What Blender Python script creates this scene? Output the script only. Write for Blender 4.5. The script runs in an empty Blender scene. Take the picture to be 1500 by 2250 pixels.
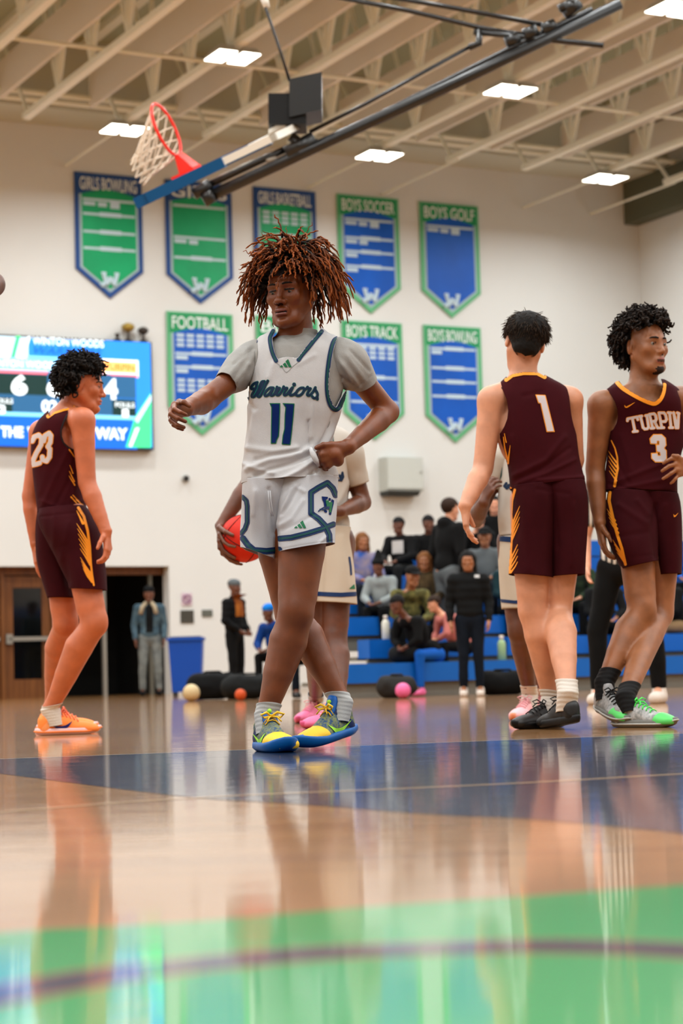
import bpy, math, random, numpy as np
from mathutils import Vector, Matrix
from mathutils.bvhtree import BVHTree
from mathutils.geometry import tessellate_polygon

random.seed(7)
RNG = np.random.default_rng(7)
SC = bpy.context.scene
COL = SC.collection

# ------------------------------------------------------------------ camera
FPX = 4550.0                      # focal length in pixels of the 1500x2250 frame
HC = 0.26                         # camera height (m)
ALPHA = math.atan(357 / FPX)      # pitch up
ROLL = 0.028
_f = Vector((0, math.cos(ALPHA), math.sin(ALPHA)))
_u = Vector((0, -math.sin(ALPHA), math.cos(ALPHA)))
_r = Vector((1, 0, 0))
CR = (_r * math.cos(ROLL) - _u * math.sin(ROLL)).normalized()
CU = (_u * math.cos(ROLL) + _r * math.sin(ROLL)).normalized()
CF = _f
CAM = Vector((0, 0, HC))
cam_data = bpy.data.cameras.new('camera')
cam = bpy.data.objects.new('camera', cam_data)
COL.objects.link(cam)
cam.matrix_world = Matrix((
    (CR.x, CU.x, -CF.x, CAM.x), (CR.y, CU.y, -CF.y, CAM.y), (CR.z, CU.z, -CF.z, CAM.z), (0, 0, 0, 1)))
cam_data.sensor_fit = 'HORIZONTAL'
cam_data.sensor_width = 24.0
cam_data.lens = FPX / 1500 * 24.0
cam_data.clip_start = 0.1
cam_data.clip_end = 200
cam_data.dof.use_dof = True
cam_data.dof.focus_distance = 7.45
cam_data.dof.aperture_fstop = 3.9
SC.camera = cam

# ------------------------------------------------------------------ world, exposure
world = bpy.data.worlds.new('world')
SC.world = world
world.use_nodes = True
world.node_tree.nodes['Background'].inputs[0].default_value = (0.9, 0.95, 1.0, 1)
world.node_tree.nodes['Background'].inputs[1].default_value = 0.02
SC.view_settings.view_transform = 'Standard'
SC.view_settings.look = 'None'
SC.view_settings.gamma = 1.0
SC.view_settings.use_curve_mapping = False
SC.view_settings.exposure = 0.0
SC.cycles.use_denoising = True
SC.cycles.max_bounces = 7
SC.cycles.diffuse_bounces = 4
SC.cycles.glossy_bounces = 4
SC.cycles.sample_clamp_indirect = 6.0
SC.cycles.caustics_reflective = False
SC.cycles.caustics_refractive = False
LAMP_W = 164.0                    # watts of each high-bay fixture (two panels)
LAMP_COL = (0.94, 0.98, 1.0)

# ------------------------------------------------------------------ projection helpers (photo pixel -> place in the gym)
def ray(px, py):
    return CF + CR * ((px - 750) / FPX) + CU * ((1125 - py) / FPX)
def P(px, py, Y):
    d = ray(px, py)
    return CAM + d * (Y / d.y)
def FL(px, py, z=0.0):
    d = ray(px, py)
    return CAM + d * ((z - HC) / d.z)
def proj(V):
    """N x 3 array -> N x 2 photo pixels"""
    V = np.asarray(V, float) - np.array(CAM)
    z = V @ np.array(CF)
    return np.stack([750 + FPX * (V @ np.array(CR)) / z, 1125 - FPX * (V @ np.array(CU)) / z], 1)
TH = math.atan(0.517)
EW = Vector((math.cos(TH), math.sin(TH), 0))       # along the end wall
NW = Vector((math.sin(TH), -math.cos(TH), 0))      # out of the end wall, into the gym
DW = 34.5
def G(s, d, z):
    """gym coordinates: s along the end wall, d distance out from it"""
    return EW * s - NW * (DW - d) + Vector((0, 0, z))
def W(px, py, off=0.0):
    """photo pixel -> (s, z) on the plane off metres in front of the end wall"""
    r = ray(px, py)
    t = (DW - off) / (-r.dot(NW))
    p = CAM + r * t
    return p.dot(EW), p.z
GROT = Matrix((EW, -NW, Vector((0, 0, 1)))).transposed()   # local x=EW, y into wall, z up

# ------------------------------------------------------------------ materials
def lin(c):
    if isinstance(c, str):
        c = [int(c[i:i + 2], 16) / 255 for i in (0, 2, 4)]
    return tuple((x / 12.92 if x <= 0.04045 else ((x + 0.055) / 1.055) ** 2.4) for x in c)
_mc = {}
def mat(name, col, rough=0.6, metal=0.0, spec=0.28, coat=0.0, emit=0.0, noise=0.0, nscale=8.0, bump=0.0, bscale=300.0,
        col2=None, sheen=0.0, sss=0.0, stretch=None, alpha=1.0):
    if name in _mc:
        return _mc[name]
    m = bpy.data.materials.new(name)
    m.use_nodes = True
    nt = m.node_tree
    b = nt.nodes['Principled BSDF']
    c = (*lin(col), 1)
    b.inputs['Base Color'].default_value = c
    b.inputs['Roughness'].default_value = rough
    b.inputs['Metallic'].default_value = metal
    b.inputs['Specular IOR Level'].default_value = spec
    b.inputs['Coat Weight'].default_value = coat
    b.inputs['Coat Roughness'].default_value = 0.1
    if sheen:
        b.inputs['Sheen Weight'].default_value = sheen
    if alpha < 1:
        b.inputs['Alpha'].default_value = alpha
    if sss:
        b.inputs['Subsurface Weight'].default_value = sss
        b.inputs['Subsurface Radius'].default_value = (0.012, 0.005, 0.003)
        b.inputs['Subsurface Scale'].default_value = 1.0
    if emit:
        b.inputs['Emission Color'].default_value = c
        b.inputs['Emission Strength'].default_value = emit
    tc = None
    if noise or col2 or bump:
        tc = nt.nodes.new('ShaderNodeTexCoord')
        mp = nt.nodes.new('ShaderNodeMapping')
        if stretch:
            mp.inputs['Scale'].default_value = stretch
        nt.links.new(tc.outputs['Object'], mp.inputs[0])
    if noise or col2:
        n = nt.nodes.new('ShaderNodeTexNoise')
        n.inputs['Scale'].default_value = nscale
        n.inputs['Detail'].default_value = 4
        nt.links.new(mp.outputs[0], n.inputs['Vector'])
        r = nt.nodes.new('ShaderNodeValToRGB')
        c2 = lin(col2) if col2 else tuple(x * (1 - noise) for x in c[:3])
        r.color_ramp.elements[0].color = (*c2, 1)
        r.color_ramp.elements[0].position = 0.35
        r.color_ramp.elements[1].color = c
        r.color_ramp.elements[1].position = 0.65
        nt.links.new(n.outputs['Fac'], r.inputs[0])
        nt.links.new(r.outputs[0], b.inputs['Base Color'])
    if bump:
        n2 = nt.nodes.new('ShaderNodeTexNoise')
        n2.inputs['Scale'].default_value = bscale
        n2.inputs['Detail'].default_value = 2
        nt.links.new(mp.outputs[0], n2.inputs['Vector'])
        bp = nt.nodes.new('ShaderNodeBump')
        bp.inputs['Strength'].default_value = bump
        bp.inputs['Distance'].default_value = 0.002
        nt.links.new(n2.outputs['Fac'], bp.inputs['Height'])
        nt.links.new(bp.outputs[0], b.inputs['Normal'])
    _mc[name] = m
    return m

# ------------------------------------------------------------------ objects
def mesh_obj(name, V, Fs, m=None, parent=None, smooth=False, kind=None):
    me = bpy.data.meshes.new(name)
    V = np.asarray(V, dtype=np.float32)
    if isinstance(Fs, np.ndarray):
        n, k = Fs.shape
        me.vertices.add(len(V)); me.vertices.foreach_set('co', V.ravel())
        me.loops.add(n * k); me.loops.foreach_set('vertex_index', Fs.astype(np.int32).ravel())
        me.polygons.add(n)
        me.polygons.foreach_set('loop_start', np.arange(0, n * k, k, dtype=np.int32))
        me.polygons.foreach_set('loop_total', np.full(n, k, dtype=np.int32))
        me.update(calc_edges=True)
        me.validate()
    else:
        me.from_pydata([tuple(v) for v in V], [], Fs)
    if smooth:
        me.polygons.foreach_set('use_smooth', np.ones(len(me.polygons), dtype=bool))
    o = bpy.data.objects.new(name, me)
    COL.objects.link(o)
    if m:
        for mm in (m if isinstance(m, (list, tuple)) else [m]):
            me.materials.append(mm)
    if parent:
        o.parent = parent
        o.matrix_parent_inverse = parent.matrix_world.inverted()
    if kind:
        o['kind'] = kind
    return o
def tag(o, label, cat, group=None):
    o['label'] = label; o['category'] = cat
    if group: o['group'] = group
    return o
def thing(name, loc, label, cat, group=None, rot=None):
    o = bpy.data.objects.new(name, None)
    o.empty_display_size = 0.1
    COL.objects.link(o)
    o.matrix_world = Matrix.Translation(loc) @ (rot.to_4x4() if rot else Matrix())
    return tag(o, label, cat, group)
class MB:
    """collects simple solids, links them as one mesh"""
    def __init__(s): s.V = []; s.F = []
    def add(s, V, F):
        o = len(s.V); s.V += [Vector(v) for v in V]; s.F += [tuple(i + o for i in f) for f in F]; return s
    def hexa(s, p):
        return s.add(p, [(0, 3, 2, 1), (4, 5, 6, 7), (0, 1, 5, 4), (1, 2, 6, 5), (2, 3, 7, 6), (3, 0, 4, 7)])
    def gbox(s, s0, s1, d0, d1, z0, z1):
        return s.hexa([G(s0, d1, z0), G(s1, d1, z0), G(s1, d0, z0), G(s0, d0, z0), G(s0, d1, z1), G(s1, d1, z1), G(s1, d0, z1), G(s0, d0, z1)])
    def box(s, c, ax, ay, az):
        c = Vector(c); ax = Vector(ax); ay = Vector(ay); az = Vector(az)
        return s.hexa([c - ax - ay - az, c + ax - ay - az, c + ax + ay - az, c - ax + ay - az, c - ax - ay + az, c + ax - ay + az, c + ax + ay + az, c - ax + ay + az])
    def tube(s, pts, r, n=8, caps=True):
        pts = [Vector(p) for p in pts]
        if not isinstance(r, (list, tuple)): r = [r] * len(pts)
        V = []; prev = None
        for i, p in enumerate(pts):
            t = (pts[min(i + 1, len(pts) - 1)] - pts[max(i - 1, 0)]).normalized()
            if prev is None:
                a = Vector((0, 0, 1)) if abs(t.z) < 0.9 else Vector((1, 0, 0))
                a = (a - t * a.dot(t)).normalized()
            else:
                a = (prev - t * prev.dot(t)).normalized()
            prev = a; b = t.cross(a)
            for k in range(n):
                an = 2 * math.pi * k / n
                V.append(p + (a * math.cos(an) + b * math.sin(an)) * r[i])
        F = []
        for i in range(len(pts) - 1):
            for k in range(n):
                k2 = (k + 1) % n
                F.append((i * n + k, i * n + k2, (i + 1) * n + k2, (i + 1) * n + k))
        if caps:
            F.append(tuple(range(n))[::-1]); F.append(tuple((len(pts) - 1) * n + k for k in range(n)))
        return s.add(V, F)
    def lathe(s, base, axis, prof, n=16):
        """prof: list of (r, h) along axis"""
        axis = Vector(axis).normalized()
        return s.tube([Vector(base) + axis * h for r, h in prof], [max(r, 1e-4) for r, h in prof], n) if len(set(h for r, h in prof)) == len(prof) else s
    def build(s, name, m, parent=None, smooth=False, kind=None):
        return mesh_obj(name, s.V, s.F, m, parent, smooth, kind)
def struct(o):
    o['kind'] = 'structure'; return o
def prism(pts, nrm, t):
    """flat polygon pts (ccw seen from +nrm) given thickness t along nrm"""
    n = len(pts); nrm = Vector(nrm)
    V = [Vector(p) for p in pts] + [Vector(p) + nrm * t for p in pts]
    F = [tuple(range(n))[::-1], tuple(range(n, 2 * n))] + [(i, (i + 1) % n, (i + 1) % n + n, i + n) for i in range(n)]
    return V, F

FONT = {}
def text_obj(name, body, size, mtx, m, parent=None, extrude=0.002, width=None, height=None, shear=0.0, bold=0.0, spacing=1.0):
    """text as real mesh; mtx maps local (x right, y up, z out). fitted to width/height when given"""
    cu = bpy.data.curves.new('txt', 'FONT')
    cu.body = body; cu.size = 1; cu.align_x = 'LEFT'; cu.shear = shear; cu.offset = bold; cu.space_character = spacing
    cu.resolution_u = 3
    to = bpy.data.objects.new('txt', cu)
    COL.objects.link(to)
    dg = bpy.context.evaluated_depsgraph_get()
    me = bpy.data.meshes.new_from_object(to.evaluated_get(dg))
    bpy.data.objects.remove(to)
    n = len(me.vertices)
    co = np.empty(n * 3, dtype=np.float32); me.vertices.foreach_get('co', co); co = co.reshape(-1, 3)
    mn, mx = co.min(0), co.max(0)
    co = co - np.array([(mn[0] + mx[0]) / 2, (mn[1] + mx[1]) / 2, 0])
    sx = (width / (mx[0] - mn[0])) if width else size
    sy = (height / (mx[1] - mn[1])) if height else (sx if width else size)
    co[:, 0] *= sx; co[:, 1] *= sy; co[:, 2] = extrude
    me.vertices.foreach_set('co', co.ravel().astype(np.float32))
    me.transform(mtx)
    me.name = name
    o = bpy.data.objects.new(name, me); COL.objects.link(o)
    me.materials.clear(); me.materials.append(m)
    if parent:
        o.parent = parent; o.matrix_parent_inverse = parent.matrix_world.inverted()
    return o
def wall_mtx(s, z, off):
    p = G(s, off, z)
    return Matrix(((EW.x, 0, NW.x, p.x), (EW.y, 0, NW.y, p.y), (EW.z, 1, NW.z, p.z), (0, 0, 0, 1)))
# ================================================================== ROOM
M_WALL = mat('painted_block_wall', (0.835, 0.838, 0.825), 0.75, noise=0.04, nscale=0.6)
M_DECK = mat('painted_roof_deck', (0.68, 0.69, 0.58), 0.8)
M_STEEL = mat('painted_cream_steel', (0.92, 0.92, 0.86), 0.6)
M_BLACK = mat('black_metal', (0.025, 0.028, 0.03), 0.35, metal=0.0, spec=0.6)
M_DARK = mat('dark_void', (0.03, 0.03, 0.03), 0.9)
M_WOODDOOR = mat('stained_oak_door', (0.44, 0.27, 0.13), 0.4, col2=(0.36, 0.21, 0.1), nscale=3, stretch=(6, 6, 0.4))
M_ALU = mat('brushed_aluminium', (0.62, 0.6, 0.56), 0.35, metal=0.6)
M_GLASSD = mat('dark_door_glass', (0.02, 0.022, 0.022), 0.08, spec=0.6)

def floor_material():
    m = bpy.data.materials.new('varnished_maple_boards')
    m.use_nodes = True
    nt = m.node_tree; b = nt.nodes['Principled BSDF']
    tc = nt.nodes.new('ShaderNodeTexCoord')
    mp = nt.nodes.new('ShaderNodeMapping'); mp.inputs['Rotation'].default_value = (0, 0, 0)
    nt.links.new(tc.outputs['Object'], mp.inputs[0])
    br = nt.nodes.new('ShaderNodeTexBrick')
    br.inputs['Scale'].default_value = 1.0
    br.inputs['Brick Width'].default_value = 1.1
    br.inputs['Row Height'].default_value = 0.057
    br.inputs['Mortar Size'].default_value = 0.0008
    br.inputs['Color1'].default_value = (*lin((0.67, 0.48, 0.27)), 1)
    br.inputs['Color2'].default_value = (*lin((0.58, 0.40, 0.215)), 1)
    br.inputs['Mortar'].default_value = (*lin((0.3, 0.18, 0.1)), 1)
    nt.links.new(mp.outputs[0], br.inputs['Vector'])
    nt.links.new(br.outputs['Color'], b.inputs['Base Color'])
    gloss_nodes(nt, b)
    return m
def gloss_nodes(nt, b):
    """varnish: coat with fine directional scratches"""
    b.inputs['Roughness'].default_value = 0.35
    b.inputs['Specular IOR Level'].default_value = 0.3
    b.inputs['Coat Weight'].default_value = 0.86
    b.inputs['Coat IOR'].default_value = 1.5
    b.inputs['Coat Roughness'].default_value = 0.035
    tc = nt.nodes.new('ShaderNodeTexCoord')
    mp = nt.nodes.new('ShaderNodeMapping'); mp.inputs['Scale'].default_value = (2.2, 30, 1)
    nt.links.new(tc.outputs['Object'], mp.inputs[0])
    n = nt.nodes.new('ShaderNodeTexNoise'); n.inputs['Scale'].default_value = 1.0; n.inputs['Detail'].default_value = 3
    nt.links.new(mp.outputs[0], n.inputs['Vector'])
    bp = nt.nodes.new('ShaderNodeBump'); bp.inputs['Strength'].default_value = 0.10; bp.inputs['Distance'].default_value = 0.004
    nt.links.new(n.outputs['Fac'], bp.inputs['Height'])
    nt.links.new(bp.outputs[0], b.inputs['Coat Normal'])
def gloss_paint(name, col):
    m = bpy.data.materials.new(name); m.use_nodes = True
    nt = m.node_tree; b = nt.nodes['Principled BSDF']
    b.inputs['Base Color'].default_value = (*lin(col), 1)
    gloss_nodes(nt, b)
    return m
M_FLOOR = floor_material()
S0, S1, D0, D1 = -14.0, 24.9, 0.0, 46.0     # room extents in gym coordinates
# floor ------------------------------------------------------------
b = MB(); b.gbox(S0, S1, D0 - 2, D1, -0.1, 0.0)
floor = struct(b.build('floor', M_FLOOR))
def floor_paint(name, pts, col, z):
    poly = [Vector((x, y, 0)) for x, y in pts]
    tri = tessellate_polygon([poly])
    V = [(p.x, p.y, z) for p in poly]
    V += [(p.x, p.y, 0.0) for p in poly]
    n = len(poly)
    Fs = [tuple(t) for t in tri]
    A = sum(poly[i].x * poly[(i + 1) % n].y - poly[(i + 1) % n].x * poly[i].y for i in range(n))
    fixed = []
    for t in Fs:
        a, b_, c = [poly[i] for i in t]
        if (b_ - a).cross(c - a).z < 0: t = t[::-1]
        fixed.append(t)
    return mesh_obj(name, V, fixed, col, floor)
def fpx(pts, z=0.0):
    return [(FL(x, y, z).x, FL(x, y, z).y) for x, y in pts]
def cat2(pts, n=8, closed=False):
    out = []
    N = len(pts)
    for i in range(N - 1 if not closed else N):
        p0 = pts[(i - 1) % N] if (closed or i > 0) else pts[0]
        p1 = pts[i]; p2 = pts[(i + 1) % N]
        p3 = pts[(i + 2) % N] if (closed or i + 2 < N) else pts[-1]
        for k in range(n):
            t = k / n
            out.append(tuple(0.5 * ((2 * b_) + (-a + c) * t + (2 * a - 5 * b_ + 4 * c - d) * t * t + (-a + 3 * b_ - 3 * c + d) * t ** 3)
                             for a, b_, c, d in zip(p0, p1, p2, p3)))
    if not closed: out.append(tuple(pts[-1]))
    return out
BLUEP = gloss_paint('blue_court_paint', (0.0, 0.13, 0.27))
GREENP = gloss_paint('green_court_paint', (0.0, 0.60, 0.28))
NAVYP = gloss_paint('navy_court_paint', (0.03, 0.07, 0.2))
ORANGEP = gloss_paint('orange_brown_line_paint', (0.75, 0.42, 0.2))
CREAMP = gloss_paint('cream_line_paint', (0.86, 0.72, 0.55))
WHITEP = gloss_paint('white_line_paint', (0.85, 0.83, 0.78))
# blue area between the far line and a long curve
line_far = lambda x: 1668 + (1612 - 1668) * x / 1500
low = fpx([(-500, 1658), (-200, 1677), (0, 1700), (380, 1748), (640, 1766), (950, 1790), (1165, 1800), (1500, 1832), (1800, 1870)])
up = fpx([(1800, line_far(1800)), (-500, line_far(-500))])
floor_paint('blue_paint', cat2(low, 6) + up, BLUEP, 0.0006)
def band(p, q, w):
    p = Vector((*p, 0)); q = Vector((*q, 0)); d = (q - p).normalized(); n = Vector((-d.y, d.x, 0)) * w / 2
    return [(v.x, v.y) for v in (p - n, q - n, q + n, p + n)]
a, b_ = fpx([(-500, line_far(-500)), (1800, line_far(1800))])
floor_paint('white_line', band(a, b_, 0.022), WHITEP, 0.0009)
ln2 = fpx([(-300, 1813), (0, 1785), (400, 1755), (800, 1737), (1150, 1721), (1500, 1701), (1800, 1686)])
def ribbon2(pts, w):
    pts = [Vector((*p, 0)) for p in pts]; L = []; R = []
    for i, p in enumerate(pts):
        d = (pts[min(i + 1, len(pts) - 1)] - pts[max(0, i - 1)]).normalized(); n = Vector((-d.y, d.x, 0)) * w / 2
        L.append(p + n); R.append(p - n)
    return [(v.x, v.y) for v in R] + [(v.x, v.y) for v in L[::-1]]
floor_paint('cream_line', ribbon2(cat2(ln2, 5), 0.03), CREAMP, 0.0012)
gr_up = fpx([(1900, 1922), (1500, 1945), (1150, 1970), (790, 1995), (500, 2020), (250, 2036), (0, 2050), (-400, 2085)])
floor_paint('green_paint', cat2(gr_up, 6) + [(-0.9, 0.3), (0.9, 0.3)], GREENP, 0.0006)
arc = cat2(fpx([(-300, 2250), (-100, 2206), (80, 2172), (250, 2143), (500, 2113), (750, 2093), (1100, 2081), (1300, 2082), (1500, 2090), (1800, 2112)]), 6)
floor_paint('orange_arc_border', ribbon2(arc, 0.098), ORANGEP, 0.0009)
floor_paint('navy_arc', ribbon2(arc, 0.078), NAVYP, 0.0012)

# end wall with the door alcove -----------------------------------
ZD = 10.9; HWALL = 11.4
sd0 = W(-30, 1300)[0]; sd1 = W(372, 1300)[0]
zdoor = W(372, 1244)[1]
b = MB()
b.gbox(S0 - .3, sd0 - 4.2, -0.3, 0, 0, HWALL)
b.gbox(sd0 - 4.2, sd1, -0.3, 0, zdoor, HWALL)
b.gbox(sd1, S1 + .3, -0.3, 0, 0, HWALL)
struct(b.build('wall_back', M_WALL))
# alcove behind the doorway, its dimness put into the wall colour
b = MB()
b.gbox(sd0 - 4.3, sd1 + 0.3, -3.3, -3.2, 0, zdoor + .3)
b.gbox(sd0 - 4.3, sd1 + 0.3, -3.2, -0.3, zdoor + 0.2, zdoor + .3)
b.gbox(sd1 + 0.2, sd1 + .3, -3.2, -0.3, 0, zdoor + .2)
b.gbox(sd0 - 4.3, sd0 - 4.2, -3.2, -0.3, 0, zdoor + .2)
struct(b.build('wall_alcove', mat('lobby_painted_shade', (0.1, 0.095, 0.085), 0.9)))
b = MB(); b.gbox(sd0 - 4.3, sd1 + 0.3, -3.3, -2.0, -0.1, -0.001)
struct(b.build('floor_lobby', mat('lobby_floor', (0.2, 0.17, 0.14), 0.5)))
b = MB(); b.gbox(S1, S1 + .3, 0, D1, 0, HWALL); struct(b.build('wall_right', M_WALL))
b = MB(); b.gbox(S0 - .3, S0, 0, D1, 0, HWALL); struct(b.build('wall_left', M_WALL))
b = MB(); b.gbox(S0 - .3, S1 + .3, D1, D1 + .3, 0, HWALL); struct(b.build('wall_front', M_WALL))
b = MB(); b.gbox(S0 - .3, S1 + .3, -.3, D1 + .3, HWALL, HWALL + .2); struct(b.build('ceiling', M_DECK))
# low deck strip (soffit) by the wall
b = MB(); b.gbox(S0, S1, 0, 1.1, 10.16, HWALL); struct(b.build('trim_1', mat('soffit_paint', (0.76, 0.76, 0.70), 0.8)))
# recess at the top of the right wall: its shade painted on a solid box
b = MB(); b.gbox(S1 - 0.35, S1, 0, 22, 9.3, 10.16); struct(b.build('trim_2', mat('recess_painted_shade', (0.36, 0.37, 0.31), 0.8)))
# baseboard
b = MB(); b.gbox(sd1, S1, 0, 0.02, 0, 0.1); struct(b.build('baseboard_back', mat('vinyl_base', (0.74, 0.72, 0.69), 0.6)))
# block courses: fine recessed joints on the end wall would be under a pixel; left to the paint

# doors ------------------------------------------------------------
def door(name, s0, s1, z1, label=None):
    b = MB()
    fw = 0.17
    b.gbox(s0, s0 + fw, -0.33, -0.28, 0, z1); b.gbox(s1 - fw, s1, -0.33, -0.28, 0, z1)
    b.gbox(s0 + fw, s1 - fw, -0.33, -0.28, 0, 0.33); b.gbox(s0 + fw, s1 - fw, -0.33, -0.28, z1 - 0.2, z1)
    o = struct(b.build(name, M_WOODDOOR))
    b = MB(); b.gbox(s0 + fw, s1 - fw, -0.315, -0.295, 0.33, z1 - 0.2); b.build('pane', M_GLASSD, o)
    b = MB(); b.gbox(s0 + 0.05, s1 - 0.02, -0.25, -0.2, 1.0, 1.07)
    b.gbox(s0 + 0.02, s0 + 0.13, -0.28, -0.2, 0.95, 1.12); b.build('push_bar', M_ALU, o)
    return o
sa = W(8, 1400, -0.3)[0]; sb = W(112, 1400, -0.3)[0]
door('door_1', sa, sb, zdoor - 0.16)
door('door_2', sa - 1.06, sa - 0.08, zdoor - 0.16)
sp = W(241, 1400)[0]
b = MB(); b.gbox(sb, sb + 0.07, -0.33, -0.22, 0, zdoor); b.gbox(sa - 0.07, sa, -0.33, -0.22, 0, zdoor)
b.gbox(sa - 1.1, sd1, -0.33, -0.24, zdoor - 0.14, zdoor)
struct(b.build('door_frame', M_WOODDOOR))
b = MB(); b.gbox(sp - 0.03, sp + 0.03, -0.34, -0.24, 0, zdoor - .14)
struct(b.build('trim_3', M_ALU))
sh = W(345, 1400)[0]
b = MB(); b.gbox(sh - 0.03, sh + 0.03, -0.34, -0.26, 0, zdoor - .14); struct(b.build('trim_4', mat('grey_frame', (0.36, 0.35, 0.31), 0.6)))

# roof trusses ------------------------------------------------------
ZB = 9.47                       # underside of bottom chords
SL = [12.48, 17.29, 22.1]
DL = 34.5 - 31.6
SPC = 4.81 / 3
D_TR0 = 2.6
nt_first = -5
for k in range(nt_first, 9):
    s = SL[0] + SPC * k
    if s > S1 - 0.3: continue
    t = struct(MB().gbox(s - 0.065, s + 0.065, D_TR0, 19, ZB, ZB + 0.1).build('roof_truss', M_STEEL))
    MB().gbox(s - 0.09, s + 0.09, 1.1, 19, HWALL - 0.12, HWALL).build('top_chord', M_STEEL, t)
    # web members
    b = MB(); d = 4.2; i = 0
    zt = HWALL - 0.1; zb = ZB + 0.08
    b.tube([G(s, D_TR0 + .1, zb), G(s, 1.3, zt)], 0.035, 6)
    while d < 18:
        b.tube([G(s, d, zb), G(s, d, zt)], 0.045, 6)
        b.tube([G(s, d - 0.75, zt), G(s, d, zb)], 0.04, 6)
        b.tube([G(s, d, zb), G(s, d + 0.75, zt)], 0.04, 6)
        d += 1.5
    b.build('truss_web', M_STEEL, t, kind='stuff')
    MB().gbox(s - 0.16, s - 0.09, 1.7, 18.5, ZB + 0.58, ZB + 1.2).build('acoustic_baffle', mat('baffle_fabric', (0.90, 0.87, 0.82), 0.9), t)
    if k % 3 in (0, 1):
        MB().tube([G(s, 0.02, ZB - 0.02), G(s, D_TR0 + 0.3, ZB - 0.02)], 0.022, 6).build('conduit', M_STEEL, t)
for i, (d, z, r) in enumerate([(1.35, 10.2, 0.055), (1.75, 10.2, 0.05), (6.3, ZB + 0.12, 0.035), (12.0, ZB + .12, 0.035)]):
    struct(MB().tube([G(S0, d, z), G(S1, d, z)], r, 8).build('bracing_tube', M_STEEL))

# high-bay lights ----------------------------------------------------
M_LENS = mat('lamp_lens', (1.0, 0.98, 0.92), 0.5, emit=9.0)
M_HOUS = mat('lamp_housing', (0.75, 0.74, 0.70), 0.5)
lamp_proto = None
area = bpy.data.lights.new('lamp_light', 'AREA')
area.shape = 'RECTANGLE'; area.size = 0.95; area.size_y = 0.5
area.energy = LAMP_W; area.color = LAMP_COL; area.spread = math.radians(166)
ZL = 9.38
lamp_px = {(0, 0): 'lower left one of the ceiling lights, above the first banner', (0, 1): 'ceiling light left of the black winch box', (1, 0): 'ceiling light right of the hoop mast, low over the wall',
           (1, 1): 'ceiling light under the right part of the black mast', (2, 0): 'rightmost low ceiling light near the wall corner', (1, 2): 'ceiling light cut by the top right corner'}
lens_me = {}
for i in range(-5, 3):
    for j in range(0, 9):
        s = SL[0] + 4.81 * i; d = DL + 4.37 * j
        if s < S0 + 1: continue
        vis = (i, j) in lamp_px
        lab = 'twin-panel white high-bay light, ' + lamp_px[(i, j)] if vis else 'twin-panel high-bay light hanging outside the frame'
        t = thing('ceiling_light', G(s, d, ZL), lab, 'ceiling light', None if vis else 'high-bay lights outside the frame')
        if not lens_me:
            for nm in ('lens', 'housing'):
                b = MB()
                for q in (-1, 1):
                    c = q * 0.185
                    if nm == 'lens': b.hexa([Vector(v) for v in [(c - .14, -.28, -.01), (c + .14, -.28, -.01), (c + .14, .28, -.01), (c - .14, .28, -.01), (c - .14, -.28, .0), (c + .14, -.28, .0), (c + .14, .28, .0), (c - .14, .28, .0)]])
                    else: b.hexa([Vector(v) for v in [(c - .16, -.30, 0), (c + .16, -.30, 0), (c + .16, .30, 0), (c - .16, .30, 0), (c - .1, -.22, .1), (c + .1, -.22, .1), (c + .1, .22, .1), (c - .1, .22, .1)]])
                o = b.build(nm, M_LENS if nm == 'lens' else M_HOUS)
                lens_me[nm] = o.data
                bpy.data.objects.remove(o)
        for nm in ('lens', 'housing'):
            o = bpy.data.objects.new(nm, lens_me[nm]); COL.objects.link(o); o.parent = t
        t.rotation_euler = (0, 0, TH)
        l = bpy.data.objects.new('lamp_light', area); COL.objects.link(l); l.parent = t; l.location = (0, 0, -0.03)
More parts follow.
